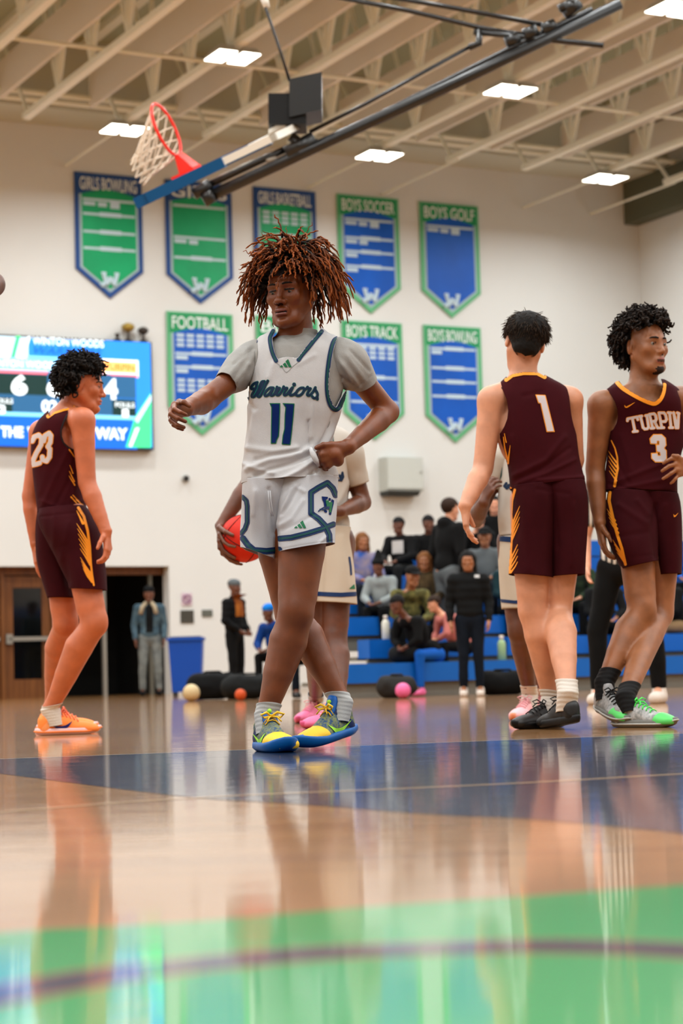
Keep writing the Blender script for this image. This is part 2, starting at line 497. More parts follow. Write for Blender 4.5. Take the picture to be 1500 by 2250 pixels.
# ================================================================== ON THE END WALL
M_BGREEN = mat('banner_green', (0.08, 0.63, 0.40), 0.5, noise=0.18, nscale=1.2)
M_BBLUE = mat('banner_blue', (0.03, 0.34, 0.74), 0.5, noise=0.2, nscale=1.2)
M_BNAVY = mat('banner_navy_edge', (0.13, 0.28, 0.52), 0.6)
M_BSAGE = mat('banner_sage_edge', (0.36, 0.66, 0.47), 0.6)
M_BHG = mat('banner_header_green', (0.12, 0.55, 0.33), 0.6)
M_BGREY = mat('banner_inner_line', (0.62, 0.70, 0.72), 0.6)
M_BWHITE = mat('banner_print_white', (0.86, 0.89, 0.88), 0.6)
M_BTXT = mat('banner_print_pale', (0.72, 0.80, 0.84), 0.6)
def banner(pl, tl, pr, tip, edge, field, head, title, rows, label, grp='championship banners on the end wall', logo_m=None):
    s0, z0 = W(pl, tl, .05); s1 = W(pr, tl + 8, .05)[0]
    sm, zt = W((pl + pr) / 2 + 2, tip, .05)
    w = s1 - s0; h = z0 - zt
    t = thing('wall_banner', G((s0 + s1) / 2, .02, z0), label, 'banner', grp)
    def shield(inset, top, y0, y1, m, name, zc=None, bulge=False):
        """pentagon inset from the outline, between top z and the tip"""
        a = s0 + inset; b_ = s1 - inset; zz = z0 - top
        sh = zt + h * 0.225 + inset * 0.35
        zp = zt + inset * 1.25
        top_pts = [(b_, zz), (a, zz)]
        if bulge: top_pts = [(a + (b_ - a) * (1 - q / 8), zz + math.sin(math.pi * q / 8) * 0.10) for q in range(9)]
        pts = [(a, sh), ((s0 + s1) / 2, zp), (b_, sh)] + top_pts
        V, F = prism([G(p, y0, z) for p, z in pts], NW, y1 - y0)
        return mesh_obj(name, V, F, m, t)
    shield(0, 0, .02, .04, edge, 'border')
    shield(0.085, 0.085, .04, .044, M_BGREY, 'inner_border')
    hh = h * 0.165
    b = MB(); b.gbox(s0 + .05, s1 - .05, .044, .047, z0 - hh - .02, z0 - .03); b.build('header_panel', head, t)
    shield(0.13, hh + 0.02, .047, .051, field, 'field', bulge=True)
    text_obj('header_text', title, 1, wall_mtx((s0 + s1) / 2, z0 - hh * 0.5 - .01, .049), M_BWHITE, t, .001, width=w - .2, height=hh * 0.62, bold=0.012)
    for r in rows:
        f, kind = r[0], r[1]
        z = z0 - hh - (h - hh) * f
        b = MB()
        if 'l' in kind: b.gbox(s0 + .15, s1 - .15, .051, .054, z - .022, z + .022)
        if 'm' in kind: b.gbox(s0 + w * .36, s0 + w * .68, .054, .056, z - .035, z + .042)
        if 'a' in kind: b.gbox(s0 + .16, s0 + w * .3, .051, .056, z - .11, z - .04)
        if 'b' in kind: b.gbox(s0 + w * .34, s0 + w * .47, .051, .056, z - .12, z - .04)
        if 'c' in kind: b.gbox(s0 + w * .52, s0 + w * .66, .051, .056, z - .14, z - .02)
        if 'g' in kind:
            for q in range(5):
                for y in range(3): b.gbox(s0 + w * (.14 + q * .15), s0 + w * (.25 + q * .15), .051, .056, z - .09 - y * .09, z - .03 - y * .09)
        b.build('print_row', M_BTXT, t)
    # emblem: W with a feather
    zl = zt + h * 0.15; sz = w * 0.10
    b = MB(); sc = (s0 + s1) / 2
    pts = [(-1, 1), (-.55, -1), (0, .35), (.55, -1), (1, 1)]
    for (x0, y0), (x1, y1) in zip(pts, pts[1:]):
        b.tube([G(sc + x0 * sz, .056, zl + y0 * sz * .8), G(sc + x1 * sz, .056, zl + y1 * sz * .8)], .04, 5)
    b.gbox(sc - sz * 1.3, sc - sz * .6, .052, .07, zl + sz * .75, zl + sz); b.gbox(sc + sz * .6, sc + sz * 1.3, .052, .07, zl + sz * .75, zl + sz)
    b.tube([G(sc - sz * 1.4, .065, zl - sz), G(sc - sz * .2, .065, zl - sz * .1)], [.05, .02], 5)
    b.build('emblem', M_BTXT, t)
    return t
R3 = [(.06, 'labc'), (.20, 'lm'), (.37, 'lm'), (.53, 'lm')]
banner(163, 376, 311, 655, M_BNAVY, M_BGREEN, M_BNAVY, 'GIRLS BOWLING', R3, 'green banner headed GIRLS BOWLING with navy edge, top left of the wall')
banner(362, 393, 508, 667, M_BNAVY, M_BGREEN, M_BNAVY, 'GIRLS', [(.05, 'l'), (.36, 'lab'), (.56, 'lm')], 'green banner with navy edge partly behind the folded hoop')
banner(556, 409, 693, 676, M_BNAVY, M_BGREEN, M_BNAVY, 'GIRLS BASKETBALL', [(.02, 'g'), (.28, 'lm'), (.42, 'lm')], 'green banner headed GIRLS BASKETBALL above the centre player\'s hair')
banner(740, 425, 875, 688, M_BSAGE, M_BBLUE, M_BHG, 'BOYS SOCCER', [(.05, 'labc'), (.24, 'lmab'), (.38, 'lma'), (.53, 'lma')], 'blue banner headed BOYS SOCCER with green edge')
banner(921, 442, 1050, 698, M_BSAGE, M_BBLUE, M_BHG, 'BOYS GOLF', [(.05, 'labc')], 'blue banner headed BOYS GOLF, rightmost of the upper row')
banner(366, 683, 511, 956, M_BSAGE, M_BBLUE, M_BHG, 'FOOTBALL', [(.0, 'g'), (.21, 'lma'), (.34, 'lma'), (.44, 'g')], 'blue banner headed FOOTBALL behind the raised hand')
banner(562, 692, 698, 962, M_BSAGE, M_BBLUE, M_BHG, 'BOYS', [(.0, 'g'), (.3, 'lm'), (.5, 'lm')], 'blue banner mostly hidden behind the centre player\'s head')
banner(750, 703, 883, 966, M_BSAGE, M_BBLUE, M_BHG, 'BOYS TRACK', [(.04, 'lg'), (.37, 'lm'), (.62, 'lm')], 'blue banner headed BOYS TRACK behind the bent elbow')
banner(930, 713, 1056, 972, M_BSAGE, M_BBLUE, M_BHG, 'BOYS BOWLING', [(.04, 'lma'), (.24, 'lm'), (.38, 'lm'), (.53, 'lm')], 'blue banner headed BOYS BOWLING, rightmost of the lower row')

# video scoreboard --------------------------------------------------
def emis(name, c, e): return mat(name, c, 0.5, emit=e)
E = 1.05
SB_BLUE = emis('screen_blue', (0.14, 0.50, 0.90), E); SB_LBLUE = emis('screen_light_blue', (0.50, 0.82, 0.97), E); SB_DBLUE = emis('screen_deep_blue', (0.05, 0.36, 0.80), E)
SB_WHITE = emis('screen_white', (0.93, 0.98, 1.0), E); SB_GREEN = emis('screen_green', (0.25, 0.85, 0.5), E); SB_DARK = emis('screen_dark_green', (0.05, 0.17, 0.16), 0.9)
SB_SLATE = emis('screen_slate', (0.14, 0.34, 0.5), 0.9); SB_PINK = emis('screen_pink', (0.95, 0.45, 0.5), E); SB_OR = emis('screen_orange', (1.0, 0.72, 0.45), E); SB_PALE = emis('screen_pale', (0.78, 0.9, 0.97), E)
so = .2
s_r, z_t = W(331, 756, so); z_b = W(332, 984, so)[1]
s_l = s_r - (s_r - W(0, 760, so)[0]) * 1.32
t = thing('video_scoreboard', G((s_l + s_r) / 2, 0.0, z_b), 'wide lit video scoreboard showing scores on the left of the wall', 'scoreboard')
MB().gbox(s_l - .03, s_r + .03, 0.0, .17, z_b - .04, z_t + .04).build('cabinet', M_BLACK, t)
MB().gbox(s_l, s_r, .17, .18, z_b, z_t).build('screen', SB_BLUE, t)
_sbn = [0]
def sq(pxa, pya, pxb, pyb, m, name='screen_area'):
    """screen rectangle given by photo pixels; z levels off the screen stack up"""
    _sbn[0] += 1
    a = W(pxa, pya, so)[0]; b_ = W(pxb, pya, so)[0]
    za = W((pxa + pxb) / 2, pya, so)[1]; zb_ = W((pxa + pxb) / 2, pyb, so)[1]
    o = .18 + .0012 * _sbn[0]
    MB().gbox(a, b_, .18, o, zb_, za).build(name, m, t); return o
def squad(pts, m, name='screen_area'):
    _sbn[0] += 1
    V, F = prism([G(*((lambda q: (q[0], .18, q[1]))(W(x, y, so)))) for x, y in pts], NW, .0012 * _sbn[0])
    mesh_obj(name, V, F, m, t)
def stext(body, cx, cy, wpx, hpx, m, name='screen_text', shear=0, bold=.015):
    s, z = W(cx, cy, so); w = W(cx + wpx / 2, cy, so)[0] - W(cx - wpx / 2, cy, so)[0]; h = W(cx, cy - hpx / 2, so)[1] - W(cx, cy + hpx / 2, so)[1]
    text_obj(name, body, 1, wall_mtx(s, z, .18), m, t, .0012 * _sbn[0] + .004, width=w, height=h, bold=bold, shear=shear)
sq(-100, 737, 62, 785, SB_PALE); squad([(24, 785), (36, 738), (46, 738), (33, 787)][::1], SB_GREEN); squad([(44, 788), (62, 739), (68, 739), (52, 788)], SB_WHITE)
sq(232, 750, 330, 790, SB_BLUE); sq(60, 783, 140, 788, SB_LBLUE)
sq(-100, 786, 138, 818, SB_LBLUE); sq(-100, 812, 138, 819, SB_PINK)
sq(140, 788, 304, 826, SB_WHITE); sq(146, 793, 300, 817, SB_OR); sq(140, 820, 303, 826, SB_PINK)
sq(-100, 819, 104, 868, SB_DARK); sq(244, 826, 298, 874, SB_SLATE); sq(104, 820, 244, 872, SB_SLATE)
sq(-100, 869, 298, 909, SB_SLATE); sq(-100, 872, 27, 908, SB_DARK); sq(247, 880, 298, 920, SB_DARK)
sq(-100, 908, 300, 916, SB_LBLUE); sq(-100, 917, 300, 982, SB_DBLUE)
squad([(296, 918), (332, 864), (332, 983), (276, 983)], SB_GREEN); squad([(283, 980), (298, 940), (306, 940), (289, 982)], SB_WHITE); squad([(296, 922), (332, 866), (332, 880), (302, 930)], SB_PALE)
stext('WINTON WOODS', 150, 752, 156, 17, SB_WHITE); stext('WARRIORS', 150, 772, 150, 17, SB_DBLUE, shear=.3)
stext('WINTON WOODS', 50, 800, 160, 16, SB_WHITE); stext('TURPIN', 262, 807, 66, 15, emis('screen_amber', (0.95, 0.5, 0.15), E))
stext('6', 42, 846, 36, 46, SB_WHITE, bold=.05); stext('6', 120, 850, 36, 46, SB_WHITE, bold=.05); stext('4', 243, 855, 30, 46, SB_WHITE, bold=.05)
stext('02:48', 130, 894, 78, 28, SB_WHITE, bold=.03); stext('FOULS', 8, 881, 40, 11, SB_WHITE); stext('3', 4, 900, 16, 20, SB_WHITE, bold=.04)
stext('FOULS', 274, 890, 42, 11, SB_WHITE); stext('1', 275, 908, 14, 18, SB_WHITE, bold=.04)
stext('THE', 26, 949, 50, 24, SB_WHITE, bold=.04); stext('WARRIOR', 125, 952, 130, 24, SB_WHITE, bold=.04); stext('WAY', 244, 953, 72, 26, SB_WHITE, bold=.04)

# trophies standing on the scoreboard top ---------------------------
M_GOLDT = mat('old_brass', (0.62, 0.52, 0.24), 0.4, metal=.5)
M_DKBR = mat('dark_bronze', (0.2, 0.17, 0.14), 0.5)
for px, h, m, lab in [(256, .13, M_DKBR, 'small dark fitting on the scoreboard top, leftmost of three'), (280, .33, M_GOLDT, 'brass-coloured round fitting on the scoreboard top'), (313, .27, M_DKBR, 'dark fitting at the right end of the scoreboard top')]:
    s, _ = W(px, 750, .1)
    t2 = thing('ceiling_fitting' if False else 'board_fitting', G(s, .14, z_t + .04), lab, 'fitting')
    bs = G(s, .14, z_t + .04)
    b = MB(); b.tube([bs, bs + Vector((0, 0, .03)), bs + Vector((0, 0, .04)), bs + Vector((0, 0, h * .5))], [.07, .07, .03, .02], 10); b.build('stem', M_DKBR, t2)
    b = MB(); b.tube([bs + Vector((0, 0, h * .5)), bs + Vector((0, 0, h * .65)), bs + Vector((0, 0, h * .85)), bs + Vector((0, 0, h))], [.03, .11 * h / .33, .12 * h / .33, .04], 12); b.build('head', m, t2, True)

# grey wall cabinet ---------------------------------------------------
M_GREYBOX = mat('grey_cabinet', (0.70, 0.71, 0.68), 0.5)
sa_, za_ = W(850, 1003, .35); sb_, _ = W(931, 1003, .35); _, zb2 = W(890, 1078, .35)
t = thing('wall_cabinet', G((sa_ + sb_) / 2, 0, zb2), 'pale grey square cabinet mounted high on the wall right of centre', 'cabinet')
MB().gbox(sa_, sb_, 0, .3, zb2, za_).build('body', M_GREYBOX, t)
MB().gbox(sa_ + .02, sb_ - .02, .3, .33, zb2 + .04, za_ - .02).build('front_panel', mat('grey_front', (0.74, 0.755, 0.73), 0.45), t)
MB().hexa([G(sa_ + .03, .3, zb2 - .09), G(sb_ - .12, .3, zb2 - .09), G(sb_ - .12, 0, zb2 - .09), G(sa_ + .03, 0, zb2 - .09), G(sa_ + .0, .34, zb2), G(sb_ - .08, .34, zb2), G(sb_ - .08, 0, zb2), G(sa_, 0, zb2)]).build('vent', mat('dark_vent', (0.2, 0.21, 0.2), 0.6), t)
MB().tube([G(sb_ - .06, .335, za_ - .28), G(sb_ - .06, .35, za_ - .28)], .02, 10).build('lock', M_ALU, t)
# dome camera
s, z = W(411, 1051, .1)
t = thing('dome_camera', G(s, 0, z), 'small dark dome camera alone on the white wall', 'camera')
b = MB(); b.tube([G(s, 0, z), G(s, .05, z)], .07, 12); b.build('mount', mat('cam_mount', (0.7, 0.7, 0.68), .5), t)
b = MB(); b.tube([G(s, .05, z), G(s, .09, z), G(s, .13, z - .01)], [.055, .05, .02], 12); b.build('dome', mat('cam_dome', (0.12, 0.11, 0.1), .2), t, True)
# signs
def sign(px0, py0, px1, py1, m, label, txt=None, tm=None):
    s0, z1 = W(px0, py0, .02); s1, z0 = W(px1, py1, .02)
    t = thing('wall_sign', G((s0 + s1) / 2, 0, z0), label, 'sign')
    MB().gbox(s0, s1, 0, .02, z0, z1).build('plate', m, t)
    if txt == 'o':
        b = MB(); c = ((s0 + s1) / 2, (z0 + z1) / 2)
        b.tube([G(c[0] + math.cos(a) * .075, .025, c[1] + math.sin(a) * .075) for a in [i * math.pi / 8 for i in range(17)]], .012, 5)
        b.tube([G(c[0] - .05, .025, c[1] + .05), G(c[0] + .05, .025, c[1] - .05)], .012, 5); b.build('symbol', tm, t)
    elif txt == 'lines':
        for q in range(3): MB().gbox(s0 + .03, s1 - .04, .02, .024, z0 + .04 + q * .06, z0 + .055 + q * .06).build('print_line', tm, t)
sign(399, 1303, 422, 1330, mat('sign_lilac', (0.78, 0.7, 0.74), .6), 'small pale square sign with a purple ring symbol', 'o', mat('sign_purple', (0.5, 0.3, 0.45), .6))
sign(397, 1341, 426, 1369, mat('sign_grey', (0.24, 0.23, 0.2), .6), 'dark square plate below the purple ring sign', 'lines', mat('sign_print', (.32, .31, .28), .6))
sign(444, 1340, 467, 1355, mat('sign_grey2', (0.36, 0.37, 0.34), .6), 'small dark grey plate on the wall left of the black-clad man')

# blue recycling bin ---------------------------------------------------
c = P(411, 1500, 32.0); bz = Vector((c.x, c.y, 0))
t = thing('recycling_bin', bz, 'tall blue plastic bin standing against the wall', 'bin')
M_BIN = mat('blue_bin_plastic', (0.02, 0.26, 0.62), 0.45)
pxm = 4550 / 32.0; wb = 37 / pxm; hb = (1530 - 1418) / pxm
c2 = bz + Vector((0, 0, .06))
b = MB(); wq, wt = wb * .84, wb
bx = [c2 + CRv for CRv in []]
def taper(b, base, w0, w1, d0, d1, h, rx=Vector((1, 0, 0)), ry=Vector((0, 1, 0))):
    q = [base - rx * w0 - ry * d0, base + rx * w0 - ry * d0, base + rx * w0 + ry * d0, base - rx * w0 + ry * d0]
    u = Vector((0, 0, h))
    q += [base - rx * w1 - ry * d1 + u, base + rx * w1 - ry * d1 + u, base + rx * w1 + ry * d1 + u, base - rx * w1 + ry * d1 + u]
    return b.hexa(q)
taper(b, c2, wq, wt, wq * .9, wt * .9, hb).build('bucket', M_BIN, t)
taper(MB(), c2 + Vector((0, 0, hb)), wt + .02, wt + .02, wt, wt, .045).build('rim', M_BIN, t)
taper(MB(), c2 + Vector((0, 0, hb + .02)), wt - .03, wt - .03, wt - .08, wt - .08, .045).build('liner', mat('liner_grey', (.3, .36, .45), .4), t)
for q in (-1, 1):
    b = MB(); b.tube([bz + Vector((q * .2, .16, .06)), bz + Vector((q * .2 + .03 * q, .16, .06))], .06, 12); b.build('wheel', M_BLACK, t)
    b = MB(); b.box(bz + Vector((q * .17, -.14, .03)), (.04, 0, 0), (0, .04, 0), (0, 0, .032)); b.build('foot', M_BLACK, t)

# ================================================================== FOLDED HOOP
YH = 16.9
t = thing('folding_hoop', P(900, 220, YH), 'folded basketball hoop with blue-padded backboard on a long black ceiling mast', 'basketball hoop')
hp = lambda x, y, dy=0.0: P(x, y, YH + dy)
PXH = FPX / YH
ed = (hp(655, 276) - hp(362, 415)); H1 = ed.length; eu = ed.normalized()
rayh = ray(500, 340).normalized()
wd = (rayh * .95 + eu * .30).normalized()
nn = eu.cross(wd).normalized()
if nn.z < 0: nn = -nn
def bd(u, w, n): return hp(362, 415) + eu * u + wd * w + nn * n
BWD = 1.5
def bslab(u0, u1, w0, w1, n0, n1):
    return [bd(u0, w0, n0), bd(u1, w0, n0), bd(u1, w1, n0), bd(u0, w1, n0), bd(u0, w0, n1), bd(u1, w0, n1), bd(u1, w1, n1), bd(u0, w1, n1)]
M_PAD = mat('blue_vinyl_pad', (0.03, 0.30, 0.50), 0.35)
M_WHT = mat('white_frame_paint', (0.88, 0.87, 0.83), 0.35)
M_GLS = bpy.data.materials.new('backboard_glass'); M_GLS.use_nodes = True
_b = M_GLS.node_tree.nodes['Principled BSDF']; _b.inputs['Base Color'].default_value = (.8, .85, .85, 1); _b.inputs['Alpha'].default_value = .25; _b.inputs['Roughness'].default_value = .05
hw = BWD / 2
padL = H1 * .62
MB().hexa(bslab(0.03, H1 - .03, -hw + .03, hw - .03, -.006, .006)).build('glass_pane', M_GLS, t)
b = MB(); b.hexa(bslab(-.02, .09, -hw, hw, -.05, .04)); b.hexa(bslab(0.09, padL, -hw - .02, -hw + .05, -.05, .04)); b.hexa(bslab(0.09, padL, hw - .05, hw + .02, -.05, .04))
b.build('edge_padding', M_PAD, t)
b = MB(); b.hexa(bslab(padL, H1, -hw, -hw + .045, -.03, .03)); b.hexa(bslab(padL, H1, hw - .045, hw, -.03, .03)); b.hexa(bslab(H1 - .05, H1, -hw, hw, -.03, .03))
b.build('board_frame', M_WHT, t)
M_RIM = mat('orange_red_rim', (0.93, 0.16, 0.10), 0.35)
ru = .22
rc_ = bd(ru, 0, .04 + .16 + .2286)
b = MB()
ring = [rc_ + (nn * math.cos(a) + wd * math.sin(a)) * .2286 for a in [i * math.pi / 20 for i in range(41)]]
b.tube(ring, .013, 8)
b.build('rim', M_RIM, t, True)
b = MB(); b.box(bd(ru, 0, .05), eu * .10, wd * .11, nn * .012); b.hexa([bd(ru - .03, -.1, .05), bd(ru + .1, -.1, .05), bd(ru + .1, .1, .05), bd(ru - .03, .1, .05), bd(ru - .01, -.07, .21), bd(ru + .02, -.07, .21), bd(ru + .02, .07, .21), bd(ru - .01, .07, .21)])
b.build('rim_bracket', M_RIM, t)
# net hangs along -u (board folded) and sags down
b = MB(); NR = 12
dn = (-eu * .75 + Vector((0, 0, -1)) * .55 + nn * -.1).normalized()
def netp(i, l):
    a = 2 * math.pi * (i + (l % 2) * .5) / NR
    r = .2286 * (1 - .12 * l) if l < 5 else .2286 * .5
    return rc_ + (nn * math.cos(a) + wd * math.sin(a)) * r + dn * (.085 * l)
for l in range(5):
    for i in range(NR):
        b.tube([netp(i, l), netp(i, l + 1)], .0065, 4, False); b.tube([netp(i, l), netp(i + (1 if l % 2 else -1), l + 1)], .0065, 4, False)
b.build('net', mat('net_cord', (0.86, 0.8, 0.72), .8), t)
# mast and linkage
def pole(name, pts, rpx, m=M_BLACK, n=12):
    b = MB(); b.tube([hp(*p) for p in pts], [r / PXH for r in rpx] if isinstance(rpx, (list, tuple)) else rpx / PXH, n); return b.build(name, m, t, True)
pole('mast', [(452, 436), (700, 320), (1000, 182), (1362, 8)], 13)
pole('mast_end_cap', [(446, 440), (468, 428)], 17)
pole('lower_mast', [(475, 424), (700, 312)], 9)
pole('board_arm', [(455, 408), (560, 358), (640, 322)], 8)
pole('chrome_cylinder', [(478, 392), (578, 346)], 5.5, M_ALU)
pole('chrome_rod', [(585, 355), (608, 348)], 8, M_ALU)
pole('mast_stripe', [(630, 340), (665, 325)], 5, M_WHT)
pole('white_tube', [(548, 326), (655, 272)], 9, M_WHT)
pole('brace_tube', [(680, 290), (800, 230), (1052, 92)], 4.5)
pole('brace_tube', [(700, 318), (880, 228), (1140, 96), (1300, 20)], 6)
pole('hinge', [(628, 338), (690, 304)], 17)
pole('hinge', [(640, 300), (672, 330)], 12)
pole('hinge', [(425, 428), (462, 404)], 13)
pole('cross_tube', [(735, -8), (900, 24), (1060, 62), (1160, 78)], 5.5)
pole('cross_tube', [(850, -8), (1000, 18), (1210, 58)], 5.5)
pole('hanger_tube', [(1040, 70), (1325, 100)], 6.5)
pole('brace_knuckle', [(1052, 66), (1052, 96), (1030, 104)], 8)
pole('winch_cable', [(660, 180), (685, 205), (702, 252)], 1.2, M_ALU, 6)
pole('drop_rod', [(573, -20), (580, 8), (610, 95), (636, 178)], 3.2)
pole('rod_clamp', [(578, -10), (586, 16)], 8, M_WHT)
for x, y in [(1125, 88), (1165, 72), (1205, 60), (1255, 15)]:
    pole('mast_clamp', [(x - 14, y + 6), (x + 14, y - 6)], 15)
for x0, y0, x1, y1 in [(1228, 20, 1262, 2), (1240, 34, 1275, 8)]:
    pole('pulley', [(x0, y0), (x1, y1)], 10)
b = MB(); cc = hp(672, 196, -.1)
b = MB(); b.box(hp(632, 250), CR * (42 / PXH), Vector((0, .16, 0)), CU * (34 / PXH)); b.build('winch_box', mat('black_winch', (.04, .042, .045), .5), t)
b = MB(); b.box(hp(672, 222), CR * (36 / PXH) + CU * (.03), Vector((0, .2, 0)), CU * (42 / PXH)); b.build('motor_cover', M_BLACK, t)
b = MB(); b.box(hp(617, 283), CR * (27 / PXH) + CU * (13 / PXH), Vector((0, .1, 0)), CU * (5 / PXH)); b.build('winch_strip', M_WHT, t)
# ================================================================== FIGURE TOOLS
def V3(*a): return np.array(a[0] if len(a) == 1 else a, float)
def unit(v): v = np.asarray(v, float); return v / (np.linalg.norm(v) + 1e-12)
class Solid:
    """list of smooth-blended primitives, turned into one continuous surface"""
    def __init__(s): s.p = []
    def cone(s, a, b, ra, rb, k=.02, sub=False):
        s.p.append(('c', V3(tuple(a)), V3(tuple(b)), ra, rb, k, sub)); return s
    def chain(s, pts, rs, k=.02):
        for i in range(len(pts) - 1): s.cone(pts[i], pts[i + 1], rs[i], rs[i + 1], k if i == 0 else min(k, .005))
        return s
    def ell(s, c, rad, R=None, k=.02, sub=False):
        s.p.append(('e', V3(tuple(c)), np.eye(3) if R is None else np.asarray(R, float), np.array(rad, float), k, sub)); return s
    def bounds(s):
        lo = np.full(3, 1e9); hi = -lo
        for q in s.p:
            if q[-1]: continue
            a, b = prim_box(q); lo = np.minimum(lo, a); hi = np.maximum(hi, b)
        return lo, hi
    def grid(s, xs, ys, zs):
        Vv = np.full((len(xs), len(ys), len(zs)), 1.0, dtype=np.float32)
        vox = max(xs[1] - xs[0], ys[1] - ys[0], zs[1] - zs[0])
        for q in s.p:
            lo, hi = prim_box(q); m = q[-2] + 2.5 * vox + .004
            i0, i1 = np.searchsorted(xs, [lo[0] - m, hi[0] + m]); j0, j1 = np.searchsorted(ys, [lo[1] - m, hi[1] + m]); k0, k1 = np.searchsorted(zs, [lo[2] - m, hi[2] + m])
            if i1 <= i0 or j1 <= j0 or k1 <= k0: continue
            X, Y, Z = np.meshgrid(xs[i0:i1], ys[j0:j1], zs[k0:k1], indexing='ij', sparse=True)
            if q[0] == 'c':
                _, a, b, ra, rb, k, sub = q
                d = b - a; L = float(d @ d) + 1e-12
                px, py, pz = X - a[0], Y - a[1], Z - a[2]
                t = np.clip((px * d[0] + py * d[1] + pz * d[2]) / L, 0, 1)
                D = np.sqrt((px - t * d[0]) ** 2 + (py - t * d[1]) ** 2 + (pz - t * d[2]) ** 2) - (ra + (rb - ra) * t)
            else:
                _, c, R, r, k, sub = q
                px, py, pz = X - c[0], Y - c[1], Z - c[2]
                l = [(px * R[0, i] + py * R[1, i] + pz * R[2, i]) for i in range(3)]
                k_0 = np.sqrt(sum((l[i] / r[i]) ** 2 for i in range(3))); k_1 = np.sqrt(sum((l[i] / r[i] ** 2) ** 2 for i in range(3))) + 1e-9
                D = k_0 * (k_0 - 1) / k_1
            A = Vv[i0:i1, j0:j1, k0:k1]; D = D.astype(np.float32)
            if sub: D = -D
            if k <= 0: res = np.maximum(A, D) if sub else np.minimum(A, D)
            else:
                h = np.clip(k - np.abs(A - D), 0, None) / k
                res = (np.maximum(A, D) + h * h * k * .25) if sub else (np.minimum(A, D) - h * h * k * .25)
            Vv[i0:i1, j0:j1, k0:k1] = res
        return Vv
    def mesh(s, vox=.006, lo=None, hi=None):
        a, b = s.bounds()
        if lo is not None: a = np.maximum(a, np.asarray(lo) - 2 * vox)
        if hi is not None: b = np.minimum(b, np.asarray(hi) + 2 * vox)
        if (b <= a).any(): return np.zeros((0, 3)), np.zeros((0, 4), int)
        ax = [np.arange(a[i] - 3 * vox, b[i] + 3 * vox, vox) for i in range(3)]
        return surfnet(s.grid(*ax), *ax)
def prim_box(q):
    if q[0] == 'c':
        _, a, b, ra, rb, k, sub = q
        return np.minimum(a - ra, b - rb), np.maximum(a + ra, b + rb)
    r = q[3].max() * 1.05
    return q[1] - r, q[1] + r
def surfnet(V, xs, ys, zs):
    ins = V < 0
    c = [ins[i:ins.shape[0] - 1 + i, j:ins.shape[1] - 1 + j, k:ins.shape[2] - 1 + k] for i in (0, 1) for j in (0, 1) for k in (0, 1)]
    cnt = sum(x.astype(np.int8) for x in c)
    act = (cnt > 0) & (cnt < 8)
    I, J, K = np.nonzero(act)
    idx = np.full(act.shape, -1, dtype=np.int32); idx[I, J, K] = np.arange(len(I))
    cor = [(i, j, k) for i in (0, 1) for j in (0, 1) for k in (0, 1)]
    val = np.stack([V[I + i, J + j, K + k] for i, j, k in cor], 1)
    acc = np.zeros((len(I), 3)); n = np.zeros(len(I))
    for a in range(8):
        for b in range(a + 1, 8):
            if sum(abs(cor[a][q] - cor[b][q]) for q in range(3)) != 1: continue
            va, vb = val[:, a], val[:, b]
            m = (va < 0) != (vb < 0)
            t = np.where(m, va / np.where(m, va - vb, 1), 0)
            pa = np.array(cor[a], float); pb = np.array(cor[b], float)
            acc += np.where(m[:, None], pa + (pb - pa) * t[:, None], 0); n += m
    acc /= n[:, None]
    pos = np.stack([np.asarray(ax)[ii] + acc[:, q] * (ax[1] - ax[0]) for q, (ax, ii) in enumerate(((xs, I), (ys, J), (zs, K)))], 1)
    quads = []
    for d in range(3):
        sl0 = [slice(None)] * 3; sl1 = [slice(None)] * 3
        sl0[d] = slice(0, -1); sl1[d] = slice(1, None)
        A = ins[tuple(sl0)]; B = ins[tuple(sl1)]
        e = A != B
        u, v = [(1, 2), (2, 0), (0, 1)][d]
        w = np.nonzero(e); w = np.stack(w, 1)
        ok = (w[:, u] > 0) & (w[:, v] > 0) & (w[:, u] < idx.shape[u]) & (w[:, v] < idx.shape[v]) & (w[:, d] < idx.shape[d])
        w = w[ok]; flip = A[w[:, 0], w[:, 1], w[:, 2]]
        def at(du, dv):
            q = w.copy(); q[:, u] += du; q[:, v] += dv
            return idx[q[:, 0], q[:, 1], q[:, 2]]
        Q = np.stack([at(-1, -1), at(0, -1), at(0, 0), at(-1, 0)], 1)
        Q[~flip] = Q[~flip][:, ::-1]
        quads.append(Q)
    return pos, np.concatenate(quads)
def tris(F):
    F = np.asarray(F)
    return F if F.shape[1] == 3 else np.concatenate([F[:, [0, 1, 2]], F[:, [0, 2, 3]]])
def clip(V, F, s, tol=0.0):
    """keep the part of a triangle mesh where s > 0, cutting triangles on the line"""
    V = np.asarray(V, float); pos = s > tol
    c = pos[F].sum(1)
    keep = F[c == 3]; new = [keep]; Vn = [V]; base = len(V)
    cache_k = []; 
    for want in (1, 2):
        T = F[c == want]
        if not len(T): continue
        odd = pos[T] if want == 1 else ~pos[T]
        i = odd.argmax(1); r = np.arange(len(T))
        a = T[r, i]; b = T[r, (i + 1) % 3]; d = T[r, (i + 2) % 3]
        tb = (s[a] / (s[a] - s[b]))[:, None]; td = (s[a] / (s[a] - s[d]))[:, None]
        pb = V[a] + (V[b] - V[a]) * tb; pd = V[a] + (V[d] - V[a]) * td
        nb = base + np.arange(len(T)); nd = nb + len(T)
        Vn += [pb, pd]; base += 2 * len(T)
        if want == 1: new.append(np.stack([a, nb, nd], 1))
        else: new += [np.stack([nb, b, d], 1), np.stack([nb, d, nd], 1)]
    V = np.concatenate(Vn); F = np.concatenate(new)
    return weld(V, F)
